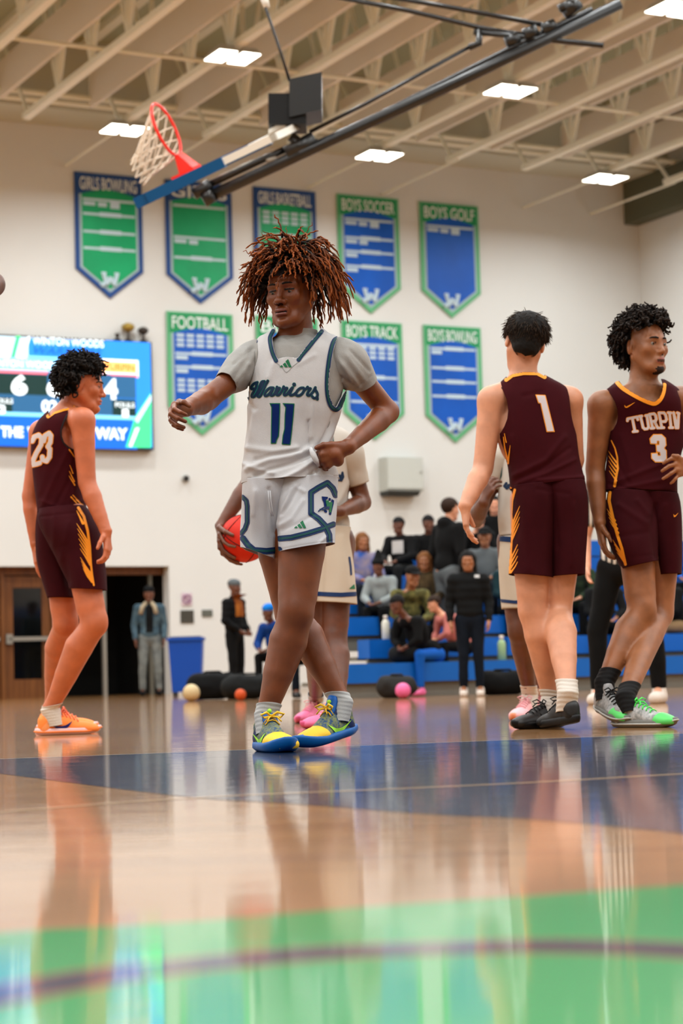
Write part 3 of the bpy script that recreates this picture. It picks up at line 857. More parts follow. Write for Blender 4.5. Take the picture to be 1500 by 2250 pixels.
def weld(V, F, eps=1e-6):
    used = np.unique(F); mp = np.full(len(V), -1); 
    key = np.round(V[used] / max(eps, 1e-9)).astype(np.int64)
    _, first, inv = np.unique(key, axis=0, return_index=True, return_inverse=True)
    mp[used] = inv.ravel()
    V2 = V[used][first]; F2 = mp[F]
    ok = (F2[:, 0] != F2[:, 1]) & (F2[:, 1] != F2[:, 2]) & (F2[:, 2] != F2[:, 0])
    return V2, F2[ok]
def vnormals(V, F):
    F = tris(F); n = np.cross(V[F[:, 1]] - V[F[:, 0]], V[F[:, 2]] - V[F[:, 0]])
    N = np.zeros_like(V)
    for i in range(3): np.add.at(N, F[:, i], n)
    return N / (np.linalg.norm(N, axis=1)[:, None] + 1e-12)
def smooth(V, F, it=2, lam=.5):
    F = np.asarray(F); k = F.shape[1]
    e = np.concatenate([F[:, [i, (i + 1) % k]] for i in range(k)]); e = np.concatenate([e, e[:, ::-1]])
    deg = np.bincount(e[:, 0], minlength=len(V)).astype(float); deg[deg == 0] = 1
    for _ in range(it):
        S = np.stack([np.bincount(e[:, 0], V[e[:, 1], q], minlength=len(V)) for q in range(3)], 1) / deg[:, None]
        V = V + (S - V) * lam
    return V
# 2D pixel-space fields ------------------------------------------------
def seg_d(p, a, b):
    a = np.asarray(a, float); b = np.asarray(b, float); d = b - a
    t = np.clip(((p - a) @ d) / (d @ d + 1e-9), 0, 1)
    return np.linalg.norm(p - a - t[:, None] * d, axis=1)
def line_d(p, pts):
    r = np.full(len(p), 1e9)
    for a, b in zip(pts, pts[1:]): r = np.minimum(r, seg_d(p, a, b))
    return r
def poly_sd(p, poly):
    """signed distance, negative inside"""
    r = line_d(p, list(poly) + [poly[0]]); ins = np.zeros(len(p), bool)
    q = list(poly)
    for i in range(len(q)):
        x1, y1 = q[i]; x2, y2 = q[(i + 1) % len(q)]
        if y1 == y2: continue
        c = ((p[:, 1] > min(y1, y2)) & (p[:, 1] <= max(y1, y2)))
        ins ^= c & (p[:, 0] < x1 + (p[:, 1] - y1) * (x2 - x1) / (y2 - y1))
    return np.where(ins, -r, r)
def strokes(lines, w):
    return lambda p: w - np.min([line_d(p, l) for l in lines], axis=0)
def polys(pl, grow=0.0):
    return lambda p: grow - np.min([poly_sd(p, q) for q in pl], axis=0)
def decal(name, field, box, tgt, m, parent, off=.0015, step=1.2, dirn=None):
    """flat print laid on a garment: field>0 is printed; tgt = (V,F) of the cloth under it"""
    x0, y0, x1, y1 = box
    nx = int((x1 - x0) / step) + 2; ny = int((y1 - y0) / step) + 2
    gx, gy = np.meshgrid(np.linspace(x0, x1, nx), np.linspace(y0, y1, ny))
    p = np.stack([gx.ravel(), gy.ravel(), np.zeros(nx * ny)], 1)
    i = np.arange(nx * ny).reshape(ny, nx)
    F = np.concatenate([np.stack([i[:-1, :-1], i[1:, :-1], i[1:, 1:]], -1).reshape(-1, 3), np.stack([i[:-1, :-1], i[1:, 1:], i[:-1, 1:]], -1).reshape(-1, 3)])
    V2, F2 = clip(p, F, field(p[:, :2]))
    if not len(F2): return None
    bvh = tgt if isinstance(tgt, BVHTree) else BVHTree.FromPolygons([tuple(v) for v in tgt[0]], [tuple(int(j) for j in f) for f in tgt[1]])
    out = np.zeros((len(V2), 3)); ok = np.zeros(len(V2), bool)
    for n, v in enumerate(V2):
        d = ray(v[0], v[1]).normalized()
        h, nr, _, _ = bvh.ray_cast(CAM, d)
        if h is not None:
            if nr.dot(d) > 0: nr = -nr
            out[n] = h + nr * off * .6 - d * off; ok[n] = True
    F2 = F2[ok[F2].all(1)]
    if not len(F2): return None
    # drop stretched triangles
    L = np.max([np.linalg.norm(out[F2[:, a]] - out[F2[:, b]], axis=1) for a, b in ((0, 1), (1, 2), (2, 0))], axis=0)
    F2 = F2[L < .035]
    Vw, Fw = weld(out, F2)
    lab = np.arange(len(Vw))
    while True:                                    # connected pieces
        new = lab.copy(); mn = lab[Fw].min(1)
        for i in range(3): np.minimum.at(new, Fw[:, i], mn)
        new = new[new]
        if (new == lab).all(): break
        lab = new
    o = None; fl_ = lab[Fw[:, 0]]
    ids, cn = np.unique(fl_, return_counts=True)
    for c in ids[(cn > 12) | (cn == cn.max())]:
        Fc = Fw[fl_ == c]; us = np.unique(Fc); mp = np.zeros(len(Vw), int); mp[us] = np.arange(len(us))
        o = mesh_obj(name, Vw[us], mp[Fc], m, parent, smooth=True)
    return o
# ring lofts -----------------------------------------------------------
def sec(xl, yl, xr, yr, Y, hd, dY=0.0, pw=2.2, back=0.0):
    """garment ring through photo points (xl,yl)-(xr,yr), half depth hd, dY = how much nearer the right end is"""
    a = np.array(P(xl, yl, Y + dY / 2)); b = np.array(P(xr, yr, Y - dY / 2))
    ax = (b - a) / 2
    bx = np.cross(unit(ax), [0, 0, -1.0]); bx = unit(bx) * hd      # towards +Y (away)
    if bx[1] < 0: bx = -bx
    return [(a + b) / 2 + bx * back, ax, bx, pw]
def loft(secs, n=96, steps=8):
    C = np.array([s[0] for s in secs]); A = np.array([s[1] for s in secs]); B = np.array([s[2] for s in secs]); Pw = np.array([[s[3]] for s in secs])
    def cr(M):
        out = []
        for i in range(len(M) - 1):
            p0, p1, p2, p3 = M[max(i - 1, 0)], M[i], M[i + 1], M[min(i + 2, len(M) - 1)]
            for k in range(steps):
                t = k / steps
                out.append(.5 * (2 * p1 + (p2 - p0) * t + (2 * p0 - 5 * p1 + 4 * p2 - p3) * t * t + (3 * p1 - p0 - 3 * p2 + p3) * t ** 3))
        out.append(M[-1]); return np.array(out)
    C, A, B, Pw = cr(C), cr(A), cr(B), cr(Pw)
    th = np.linspace(0, 2 * np.pi, n, endpoint=False)
    V = []
    for i in range(len(C)):
        e = 2 / Pw[i, 0]
        ct = np.sign(np.cos(th)) * np.abs(np.cos(th)) ** e; st = np.sign(np.sin(th)) * np.abs(np.sin(th)) ** e
        V.append(C[i] + ct[:, None] * A[i] + st[:, None] * B[i])
    V = np.concatenate(V); m = len(C)
    i = np.arange(m * n).reshape(m, n); j = np.roll(i, -1, 1)
    Q = np.stack([i[:-1], j[:-1], j[1:], i[1:]], -1).reshape(-1, 4)
    N = vnormals(V, Q)
    if ((V - np.repeat(C, n, 0)) * N).sum() < 0: Q = Q[:, ::-1]
    return V, tris(Q)
def join(*ms):
    V = []; F = []; o = 0
    for v, f in ms: V.append(v); F.append(np.asarray(f) + o); o += len(v)
    return np.concatenate(V), np.concatenate(F)
def vnoise(Pn, sc, seed=0):
    """smooth value noise, vectorised"""
    q = Pn * sc; i = np.floor(q).astype(np.int64); f = q - i; f = f * f * (3 - 2 * f)
    def h(a, b, c):
        n = (a * 374761393 + b * 668265263 + c * 1274126177 + seed * 974634777) & 0x7fffffff
        n = ((n ^ (n >> 13)) * 1274126177) & 0x7fffffff
        return (n & 0xffff) / 65535.0
    r = 0
    for a in (0, 1):
        for b in (0, 1):
            for c in (0, 1):
                r = r + h(i[:, 0] + a, i[:, 1] + b, i[:, 2] + c) * (f[:, 0] if a else 1 - f[:, 0]) * (f[:, 1] if b else 1 - f[:, 1]) * (f[:, 2] if c else 1 - f[:, 2])
    return r * 2 - 1
def folds(V, F, lines=(), amp_noise=.004, nsc=(14, 14, 5), seed=0):
    """lines: (pts_px, width_px, height_m): ridges (+) and creases (-) on cloth"""
    N = vnormals(V, F)
    d = amp_noise * vnoise(V, np.array(nsc, float), seed) + amp_noise * .4 * vnoise(V, np.array(nsc, float) * 2.3, seed + 3)
    if lines:
        px = proj(V)
        front = (N @ np.array(CF)) < 0.3
        for pts, w, hgt in lines:
            L = line_d(px, pts)
            d = d + hgt * np.exp(-(L / w) ** 2) * front
    return V + N * d[:, None]
def cloth(name, V, F, m, parent, thick=.003):
    o = mesh_obj(name, V, F, m, parent, smooth=True)
    if thick:
        md = o.modifiers.new('thickness', 'SOLIDIFY'); md.thickness = thick; md.offset = -1
    return o

# body ------------------------------------------------------------------
def frame_from(f, u=(0, 0, 1)):
    """columns: x = figure's left, y = forward, z = up"""
    f = unit(f); u = np.asarray(u, float); u = unit(u - f * (u @ f)); x = np.cross(f, u)
    return np.stack([-x, f, u], 1) if False else np.stack([np.cross(u, f) * 1.0, f, u], 1)
def head_prims(S, c, R, s=1.0, ears=True, face=True, nose=1.0, lips=1.0, jaw=1.0, eye=1.0):
    c = V3(tuple(c))
    def L(x, y, z): return c + R @ (np.array([x, y, z]) * s)
    def E(p, r, k=.012, sub=False, RR=None): S.ell(L(*p), np.array(r) * s, R if RR is None else R @ RR, k * s, sub)
    def C(a, b, ra, rb, k=.012): S.cone(L(*a), L(*b), ra * s, rb * s, k * s)
    E((0, -.012, .032), (.074, .094, .083), .02)
    E((0, .026, -.02), (.061, .062, .078), .03)
    for q in (-1, 1):
        C((q * .055 * jaw, .0, -.045), (q * .03 * jaw, .055, -.09), .017, .015, .03)
        C((q * .03 * jaw, .055, -.09), (0, .076, -.098), .015, .017, .02)
    E((0, .04, -.085), (.036, .03, .022), .03)
    if face:
        E((0, .079, -.099), (.017, .014, .014), .015)
        for q in (-1, 1):
            E((q * .043, .058, -.018), (.02, .019, .017), .025)
            C((q * .012, .084, .026), (q * .046, .066, .022), .010, .009, .014)
        for q in (-1, 1):
            E((q * .032, .096, .004), (.019, .017, .0125), .012, True)
            E((q * .031, .068, .003), (.0155, .0155, .0145), .003)
            # lids: open a slit, the eyeball shows through
            E((q * .0315, .087, -.0012), (.0125, .011, .0034 * eye), .001, True)
            C((q * .020, .082, .0075), (q * .043, .075, .005), .0028, .0026, .003)
        C((0, .083, .014), (0, .103, -.024), .008, .0095, .012)
        E((0, .106 + .004 * (nose - 1), -.031), (.0115 * nose, .0125, .0105), .009)
        for q in (-1, 1): E((q * .0135 * nose, .096, -.034), (.0078, .0105, .008), .006)
        for q in (-1, 1): E((q * .0065, .102, -.0425), (.0036, .005, .003), .002, True)
        E((0, .086, -.062), (.027, .012, .018), .014)
        E((0, .0935, -.0600), (.024, .0105, .0075 * lips), .004); E((0, .0925, -.0745), (.021, .0115, .0085 * lips), .004)
        E((0, .104, -.0668), (.022, .012, .0014), .002, True)
        E((0, .098, -.0845), (.018, .008, .0055), .01, True)
    if ears:
        for q in (-1, 1):
            a = math.radians(12 * q); ER = np.array([[math.cos(a), math.sin(a), 0], [-math.sin(a), math.cos(a), 0], [0, 0, 1]])
            E((q * .078, -.008, -.004), (.0085, .018, .031), .006, False, ER)
            E((q * .0865, -.004, .002), (.006, .010, .017), .004, True, ER)
    return L
SKIN = {}
def skin_mat(name, col, dark=.82, rough=.42):
    if name in _mc: return _mc[name]
    c2 = tuple(x * dark for x in col)
    return mat(name, col, rough, spec=.45, col2=c2, nscale=16, bump=.25, bscale=500, sss=.06)
def assign(o, V, F, regions):
    """regions: list of (material, mask over vertices) -> face material slots"""
    me = o.data; idx = np.zeros(len(me.polygons), dtype=np.int32)
    k = F.shape[1]
    for i, (m, mask) in enumerate(regions):
        me.materials.append(m)
        idx[mask[F].sum(1) >= (k + 1) // 2] = i + 1
    me.polygons.foreach_set('material_index', idx); me.update()
def body_mesh(S, blocks, vox):
    """blocks: (lo, hi, vox) finer boxes; one joined surface"""
    parts = []
    V, Q = S.mesh(vox)
    cen = V[Q].mean(1); drop = np.zeros(len(Q), bool)
    for lo, hi, v in blocks: drop |= ((cen > np.array(lo) + vox) & (cen < np.array(hi) - vox)).all(1)
    Q = Q[~drop]
    V = smooth(V, Q, 4, .5); parts.append((V, Q))
    for lo, hi, v in blocks:
        Vb, Qb = S.mesh(v, lo, hi); cb = Vb[Qb].mean(1)
        Qb = Qb[((cb > np.array(lo)) & (cb < np.array(hi))).all(1)]
        parts.append((Vb, Qb))
    V, Q = join(*parts)
    used = np.unique(Q); mp = np.full(len(V), -1); mp[used] = np.arange(len(used))
    return V[used], mp[Q]
def pts_box(pts, m):
    a = np.array([tuple(p) for p in pts]); return a.min(0) - m, a.max(0) + m
def hand_prims(S, wrist, fingers, thumb, r=.0085, k=.006, wr=.026, palm_r=.013):
    """fingers: 4 lists of joints (knuckle..tip); thumb: list of joints"""
    w = V3(tuple(wrist))
    for j, f in enumerate(fingers):
        f = [V3(tuple(q)) for q in f]
        side = w + (f[0] - w) * .18
        S.cone(w, side, wr * .85, palm_r * 1.15, .012); S.cone(side, f[0], palm_r * 1.15, palm_r * .95, .012)
        s = [.98, 1.04, .98, .86][j]
        rr = [r * 1.12 * s, r * 1.0 * s, r * .92 * s, r * .8 * s][:len(f)]
        S.chain(f, rr, .0025)
    t = [V3(tuple(q)) for q in thumb]
    S.chain([w + (t[0] - w) * .4] + t, [palm_r * 1.2, r * 1.45, r * 1.15, r * .95][:len(t) + 1], .006)
def auto_hand(S, wrist, d, n, side, L=.185, curl=(.5, .6, .7, .8), spread=.08, r=.0085, thumb_out=.6, base=.25):
    """d: along the hand, n: palm normal (fingers curl towards it), side: towards the thumb"""
    d, n, side = unit(d), unit(n), unit(side); w = V3(tuple(wrist)); fs = []
    for j, (kx, kl, fl) in enumerate(((.030, .090, .074), (.010, .094, .082), (-.010, .090, .076), (-.029, .082, .060))):
        kn = w + d * kl * L / .185 + side * kx * .9
        a = base; p = kn; pts = [kn]
        for q, sg in enumerate((.45, .31, .24)):
            dir_ = unit(d * math.cos(a) + n * math.sin(a) + side * (spread * (1.5 - j) * .6))
            p = p + dir_ * fl * sg * 1.02 * L / .185; pts.append(p); a += curl[j]
        fs.append(pts)
    t0 = w + d * .03 + side * .026 + n * .008
    td = unit(d * .75 + side * thumb_out + n * .35); t1 = t0 + td * .036; td2 = unit(d * .9 + side * thumb_out * .35 + n * .45); t2 = t1 + td2 * .030
    hand_prims(S, w, fs, [t0, t1, t2], r)
    allp = [w] + [q for f in fs for q in f] + [t1, t2]
    return allp

# shoe --------------------------------------------------------------------
def shoe(parent, heel, toe, up, side, L, mats, sock=None, ankle=None, laces=True, knot=False, mid=None, tongue=True, h=1.0, wide=1.0, swoosh=None, toecap=None, name='shoe', collar=.085, vox=.0032):
    """heel,toe: sole points on the ground line; side: unit vector to the figure's left. returns frame"""
    x = unit(np.array(toe) - np.array(heel)); up = np.array(up, float); z = unit(up - x * (up @ x)); y = np.cross(z, x)
    o = V3(tuple(heel)); M = np.stack([x, y, z], 1); k = L / .30
    def L2(p): return o + M @ (np.array(p) * k)
    q = 1 if side >= 0 else -1       # inner side bulge
    S = Solid()                       # upper, in local frame scaled later
    def E(p, r, kk=.02, sub=False): S.ell(p, r, None, kk, sub)
    def C(a, b, ra, rb, kk=.02, sub=False): S.cone(a, b, ra, rb, kk, sub)
    w = wide
    E((.045, 0, .045), (.043, .034 * w, .05)); E((.05, 0, .075 * h), (.043, .031 * w, .026))
    E((.12, -.002 * q, .045), (.07, .036 * w, .043)); E((.20, -.004 * q, .032), (.065, .047 * w, .033)); E((.255, 0, .026), (.044, .042 * w, .026))
    C((.09, 0, .085 * h), (.165, 0, .052), .024, .026)
    E((.058, 0, .13 * h), (.038, .0265, .055), .006, True)          # opening
    V, Fq = S.mesh(vox)
    Fq = tris(Fq)
    V, Fq = clip(V, Fq, V[:, 2] - .014)
    Vw = o + (V * k) @ M.T
    up_o = cloth(name, Vw, Fq, mats['upper'], parent, 0)
    def sub(nm, cond, m, off=.0012):
        v, f = clip(V, Fq, cond)
        if not len(f): return None
        N = vnormals(v, f); v = v + N * off
        return mesh_obj(nm, o + (v * k) @ M.T, f, m, up_o, smooth=True)
    if toecap is not None: sub('toe_box', V[:, 0] - toecap + .25 * np.abs(V[:, 1]) - .35 * (V[:, 2] - .03), mats['toe'])
    if mid is not None: sub('side_overlay', .018 - np.abs(V[:, 0] - .05 - .9 * (V[:, 2] - .05)) , mats['mid'])
    # sole
    n = 40; ts = np.linspace(0, 2 * np.pi, n, endpoint=False)
    def outline(g):
        pts = []
        for t in ts:
            cx = .148 + .158 * np.cos(t)
            wl = np.interp(cx, [-.01, .0, .05, .11, .16, .21, .26, .30, .306], [.012, .022, .037, .036, .042, .049, .043, .022, .01]) * w
            pts.append((cx + g * np.cos(t), np.sign(np.sin(t)) * (wl * abs(np.sin(t)) ** .55 + g * abs(np.sin(t))) - .004 * q * (cx > .12), 0))
        return np.array(pts)
    def zlift(x): return np.clip((x - .235) / .07, 0, 1) ** 2 * .016 + np.clip((.03 - x) / .04, 0, 1) ** 2 * .004
    bump_h = mats.get('bumper', 0)
    rings = []
    gx = .007 if bump_h else 0
    for g, zz, l in ((-.012, 0.0, 1), (-.002, .002, 1), (.003 + gx, .012, 1), (.0035 + gx, .022, .8), (.0015 + gx, .031, .7), (-.010, .034, .7)):
        p = outline(g); p[:, 2] = zz + zlift(p[:, 0]) * l + (bump_h * np.clip((p[:, 0] - .2) / .08, 0, 1) if zz > .015 else 0); rings.append(p)
    SV = np.concatenate(rings); R_ = len(rings)
    i = np.arange(R_ * n).reshape(R_, n); j = np.roll(i, -1, 1)
    SF = [tuple(int(v) for v in f) for f in np.stack([i[:-1], j[:-1], j[1:], i[1:]], -1).reshape(-1, 4)] + [tuple(range(n))[::-1], tuple(range((R_ - 1) * n, R_ * n))]
    so_ = mesh_obj('sole', o + (SV * k) @ M.T, SF, mats['sole'], up_o, smooth=True)
    if 'sole2' in mats:
        b = MB(); pp = outline(.0045); pp[:, 2] = .015 + zlift(pp[:, 0]); pts = [L2(p) for p in pp]; b.tube(pts + [pts[0]], .004 * k, 6); b.build('sole_band', mats['sole2'], up_o, True)
    bvh = BVHTree.FromPolygons([tuple(v) for v in V], [tuple(int(a) for a in f) for f in Fq])
    def onup(x_, y_, off=.003):
        h_, nr, _, _ = bvh.ray_cast(Vector((x_, y_, .25)), Vector((0, 0, -1)))
        return (np.array(h_) + np.array(nr) * off) if h_ is not None else np.array((x_, y_, .06))
    def onside(x_, z_, sd, off=.002):
        h_, nr, _, _ = bvh.ray_cast(Vector((x_, sd * .2, z_)), Vector((0, -sd, 0)))
        return (np.array(h_) + np.array(nr) * off) if h_ is not None else np.array((x_, sd * .04, z_))
    if tongue:
        b = MB(); pr = []
        T = [(.172, .058, .020), (.145, .076 * h, .024), (.118, .098 * h, .026), (.10, .122 * h, .024), (.094, .136 * h, .018)]
        vs = []
        for tx, tz, tw in T:
            for a in (-1, -.5, 0, .5, 1): vs.append((tx - .006 * a * a, a * tw, tz - .005 * a * a))
        for tx, tz, tw in T:
            for a in (-1, -.5, 0, .5, 1): vs.append((tx - .007 - .006 * a * a, a * tw, tz - .004 - .005 * a * a))
        f = []
        nT = len(T)
        for r_ in range(nT - 1):
            for a in range(4):
                i0 = r_ * 5 + a; f.append((i0, i0 + 1, i0 + 6, i0 + 5)); i0 += nT * 5; f.append((i0, i0 + 5, i0 + 6, i0 + 1))
        for a in range(4): i0 = (nT - 1) * 5 + a; i1 = i0 + nT * 5; f.append((i0, i0 + 1, i1 + 1, i1))
        for r_ in range(nT - 1):
            for a, fl in ((0, 1), (4, 0)):
                i0 = r_ * 5 + a; i1 = i0 + nT * 5; f.append((i0, i0 + 5, i1 + 5, i1) if fl else (i0, i1, i1 + 5, i0 + 5))
        mesh_obj('tongue', [L2(v) for v in vs], f, mats.get('tongue', mats['upper']), up_o, smooth=True)
    if laces:
        b = MB()
        for x_ in ((.118, .13) if knot else (.118, .136, .154, .172, .19)):
            pts = [L2(onup(x_ + .004 * (abs(t) > .5), t * .024, .004)) for t in (-1, -.5, 0, .5, 1)]
            b.tube(pts, .0026 * k, 6)
        kx = onup(.118, 0, .01)
        for sgn in (-1, 1):
            b.tube([L2(kx), L2(kx + [.008, sgn * .02, .014]), L2(kx + [.014, sgn * .042, .006]), L2(kx + [.010, sgn * .03, -.004]), L2(kx)], (.0045 if knot else .0030) * k, 6)
            b.tube([L2(kx), L2(kx + [.02, sgn * .014, -.002]), L2(kx + [.03, sgn * .026, -.018])], .0026 * k, 6)
        b.build('laces', mats.get('laces', mats['upper']), up_o, True)
    if swoosh:
        for sd in swoosh:
            top = [(.045, .064), (.075, .047), (.105, .042), (.135, .047), (.165, .058)]; bot = [(.045, .064), (.066, .036), (.095, .026), (.125, .035), (.165, .058)]
            vv = []; 
            for (a, b1), (c_, d_) in zip(cat2(top, 4), cat2(bot, 4)):
                vv.append(onside(.21 - a, b1, sd)); vv.append(onside(.21 - c_, d_, sd))
            ff = [(2 * i, 2 * i + 2, 2 * i + 3, 2 * i + 1) for i in range(len(vv) // 2 - 1)]
            b = mesh_obj('side_mark', [L2(v) for v in vv], ff, mats['swoosh'], up_o)
            md = b.modifiers.new('t', 'SOLIDIFY'); md.thickness = .002; md.offset = 0
    return up_o, L2, M, o
def sock(parent, ankle_top, foot_pt, r0, r1, m, name='sock', wr=.0006, knuck=None):
    a = V3(tuple(ankle_top)); b = V3(tuple(foot_pt)); d = b - a; x = unit(np.cross(d, [0, 1, .01])); y = unit(np.cross(d, x))
    m_ = a + (V3(tuple(knuck)) - a) if knuck is not None else (a + b) / 2
    secs = []
    for t in np.linspace(0, 1, 7):
        r = r0 + (r1 - r0) * t + (.002 if t == 0 else 0)
        c = (a * (1 - 2 * t) + m_ * 2 * t) if t < .5 else (m_ * (2 - 2 * t) + b * (2 * t - 1))
        secs.append([c, x * r, y * r * 1.1, 2.0])
    V, F = loft(secs, 40, 7)
    N = vnormals(V, F); t = (V - a) @ d / (d @ d)
    V = V + N * (wr * np.sin(t * 46 + 2 * vnoise(V, np.array([20, 20, 6.]), 5)))[:, None]
    return cloth(name, V, F, m, parent, .002)
# ================================================================== HAIR, EYES AND OTHER SHARED FIGURE PIECES
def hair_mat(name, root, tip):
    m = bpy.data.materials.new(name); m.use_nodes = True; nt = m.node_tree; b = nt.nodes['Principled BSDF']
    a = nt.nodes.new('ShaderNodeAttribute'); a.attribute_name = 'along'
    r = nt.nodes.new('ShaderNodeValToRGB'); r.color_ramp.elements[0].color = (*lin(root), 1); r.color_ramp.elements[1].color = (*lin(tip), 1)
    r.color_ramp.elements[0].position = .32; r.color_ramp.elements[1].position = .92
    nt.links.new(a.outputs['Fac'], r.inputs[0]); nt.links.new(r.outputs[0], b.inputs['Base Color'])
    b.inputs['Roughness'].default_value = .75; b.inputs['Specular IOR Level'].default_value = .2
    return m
def tubes_mesh(name, paths, radii, m, parent, n=5, fuzz=0.0):
    V = []; F = []; AL = []; o = 0
    th = np.arange(n) * 2 * np.pi / n
    for pts, r in zip(paths, radii):
        pts = np.asarray(pts); k = len(pts)
        T = np.gradient(pts, axis=0); T /= np.linalg.norm(T, axis=1)[:, None] + 1e-9
        ref = np.array([0.3, .2, 1.]) ; A = np.cross(T, ref); A /= np.linalg.norm(A, axis=1)[:, None] + 1e-9; B = np.cross(T, A)
        rr = np.asarray(r)[:, None, None]
        if fuzz: rr = rr * (1 + fuzz * (RNG.random((k, n, 1)) - .5))
        ring = pts[:, None, :] + (A[:, None, :] * np.cos(th)[None, :, None] + B[:, None, :] * np.sin(th)[None, :, None]) * rr
        V.append(ring.reshape(-1, 3)); AL.append(np.repeat(np.linspace(0, 1, k), n) + RNG.uniform(-.3, .12))
        i = np.arange(k * n).reshape(k, n) + o; j = np.roll(i, -1, 1)
        F.append(np.stack([i[:-1], j[:-1], j[1:], i[1:]], -1).reshape(-1, 4)); o += k * n
    o_ = mesh_obj(name, np.concatenate(V), np.concatenate(F), m, parent, smooth=True)
    at = o_.data.attributes.new('along', 'FLOAT', 'POINT'); at.data.foreach_set('value', np.concatenate(AL).astype(np.float32))
    return o_
def comb_dir(n, crown):
    t = n - unit(crown) * 1.0; t = t - n * (t @ n); return unit(t)
def hair(name, c, R, s, n, length, r0, m, parent, grav=1.0, lift=.5, curl=.004, freq=260, keep=None, jitter=.35, fuzz=.5, steps=12, rad_tip=.6, elev=(-.25, 1.0), lenf=None, seed=1, base=(.079, .099, .092), outf=1.0, comb=None):
    rng = np.random.default_rng(seed); c = V3(tuple(c)); paths = []; rad = []
    rr = np.array(base) * s; cc = np.array([0, -.012, .032]) * s; 
    def skull(l):
        q = (l - cc) / rr; return np.linalg.norm(q), q
    down = R.T @ np.array([0, 0, -1.0])
    made = 0; tries = 0
    while made < n and tries < n * 30:
        tries += 1
        d = rng.normal(size=3); d /= np.linalg.norm(d)
        if d[2] < elev[0]: continue
        if keep is not None and not keep(d): continue
        p = cc + d * rr * .97; nrm = unit(d / rr)
        L = length * (lenf(d) if lenf else 1) * rng.uniform(.75, 1.2)
        v = unit(nrm * outf + np.array([0, 0, lift]) + rng.normal(size=3) * jitter) if comb is None else unit(comb_dir(nrm, comb) + nrm * outf + rng.normal(size=3) * jitter)
        ds = L / steps; pts = [p]; ph = rng.uniform(0, 6.28); e1 = unit(np.cross(nrm, [.3, .1, 1.])); e2 = np.cross(nrm, e1)
        for q in range(steps):
            v = unit(v + down * grav * ds * 16 + rng.normal(size=3) * .10)
            p = p + v * ds
            kq, qq = skull(p)
            if kq < 1.04: p = cc + qq / kq * 1.04 * rr
            a = ph + freq * ds * (q + 1); w = min(1, (q + 1) / 4)
            pts.append(p + (e1 * math.cos(a) + e2 * math.sin(a)) * curl * w)
        paths.append(c + np.array(pts) @ R.T)
        rad.append([r0 * (1 - (1 - rad_tip) * q / steps) if q < steps else r0 * .25 for q in range(steps + 1)]); made += 1
    o = tubes_mesh(name, paths, rad, m, parent, 5, fuzz)
    return o
def scalp(name, c, R, s, m, parent, cut, grow=1.0, vox=.004, rough=0.0, seed=1, extra=None):
    """close cap of hair; cut(L) > 0 where hair grows, L = local coords"""
    S = Solid(); c = V3(tuple(c))
    S.ell(c + R @ (np.array([0, -.014, .034]) * s), np.array([.079, .100, .088]) * s * grow, R, .02)
    if extra:
        for p, r in extra: S.ell(c + R @ (np.array(p) * s), np.array(r) * s, R, .02 * s)
    V, F = S.mesh(vox); F = tris(F)
    if rough:
        N = vnormals(V, F); V = V + N * (rough * (vnoise(V, np.array([70., 70, 70]), seed) + .5 * vnoise(V, np.array([150., 150, 150]), seed + 1)))[:, None]
    L = (V - c) @ R / s
    V, F = clip(V, F, cut(L))
    o = mesh_obj(name, V, F, m, parent, smooth=True)
    at = o.data.attributes.new('along', 'FLOAT', 'POINT'); at.data.foreach_set('value', np.zeros(len(V), dtype=np.float32))
    return o
M_EYEW = mat('eye_white', (.50, .46, .42), .25, spec=.5)
M_IRIS = mat('dark_iris', (.06, .035, .02), .15, spec=.6)
def uvsphere(c, r, n=14, m_=10, R=None, sc=(1, 1, 1)):
    V = []; F = []
    for i in range(m_ + 1):
        for j in range(n):
            a = math.pi * i / m_; b_ = 2 * math.pi * j / n
            v = np.array([math.sin(a) * math.cos(b_) * sc[0], math.sin(a) * math.sin(b_) * sc[1], math.cos(a) * sc[2]]) * r
            if R is not None: v = R @ v
            V.append(V3(tuple(c)) + v)
    for i in range(m_):
        for j in range(n):
            k = (j + 1) % n; F.append((i * n + j, (i + 1) * n + j, (i + 1) * n + k, i * n + k))
    return V, F
def eyes(L, R, s, parent, look=(0, 1, -.1)):
    lk = R @ unit(look)
    for q in (-1, 1):
        c = L(q * .031, .0705, .003)
        V, F = uvsphere(c, .0128 * s, 16, 12)
        o = mesh_obj('eye', V, F, M_EYEW, parent, smooth=True)
        V, F = uvsphere(c + lk * .0079 * s, .0062 * s, 12, 8)
        mesh_obj('iris', V, F, M_IRIS, o, smooth=True)
def brows(L, parent, m, s=1.0, th=.0035):
    b = MB()
    for q in (-1, 1):
        pts = [L(q * x, y, z) for x, y, z in ((.013, .0955, .0255), (.024, .0925, .0285), (.037, .083, .0285), (.049, .070, .0235))]
        b.tube(pts, [th * s, th * 1.25 * s, th * s, th * .4 * s], 6)
    return b.build('eyebrows', m, parent, True)

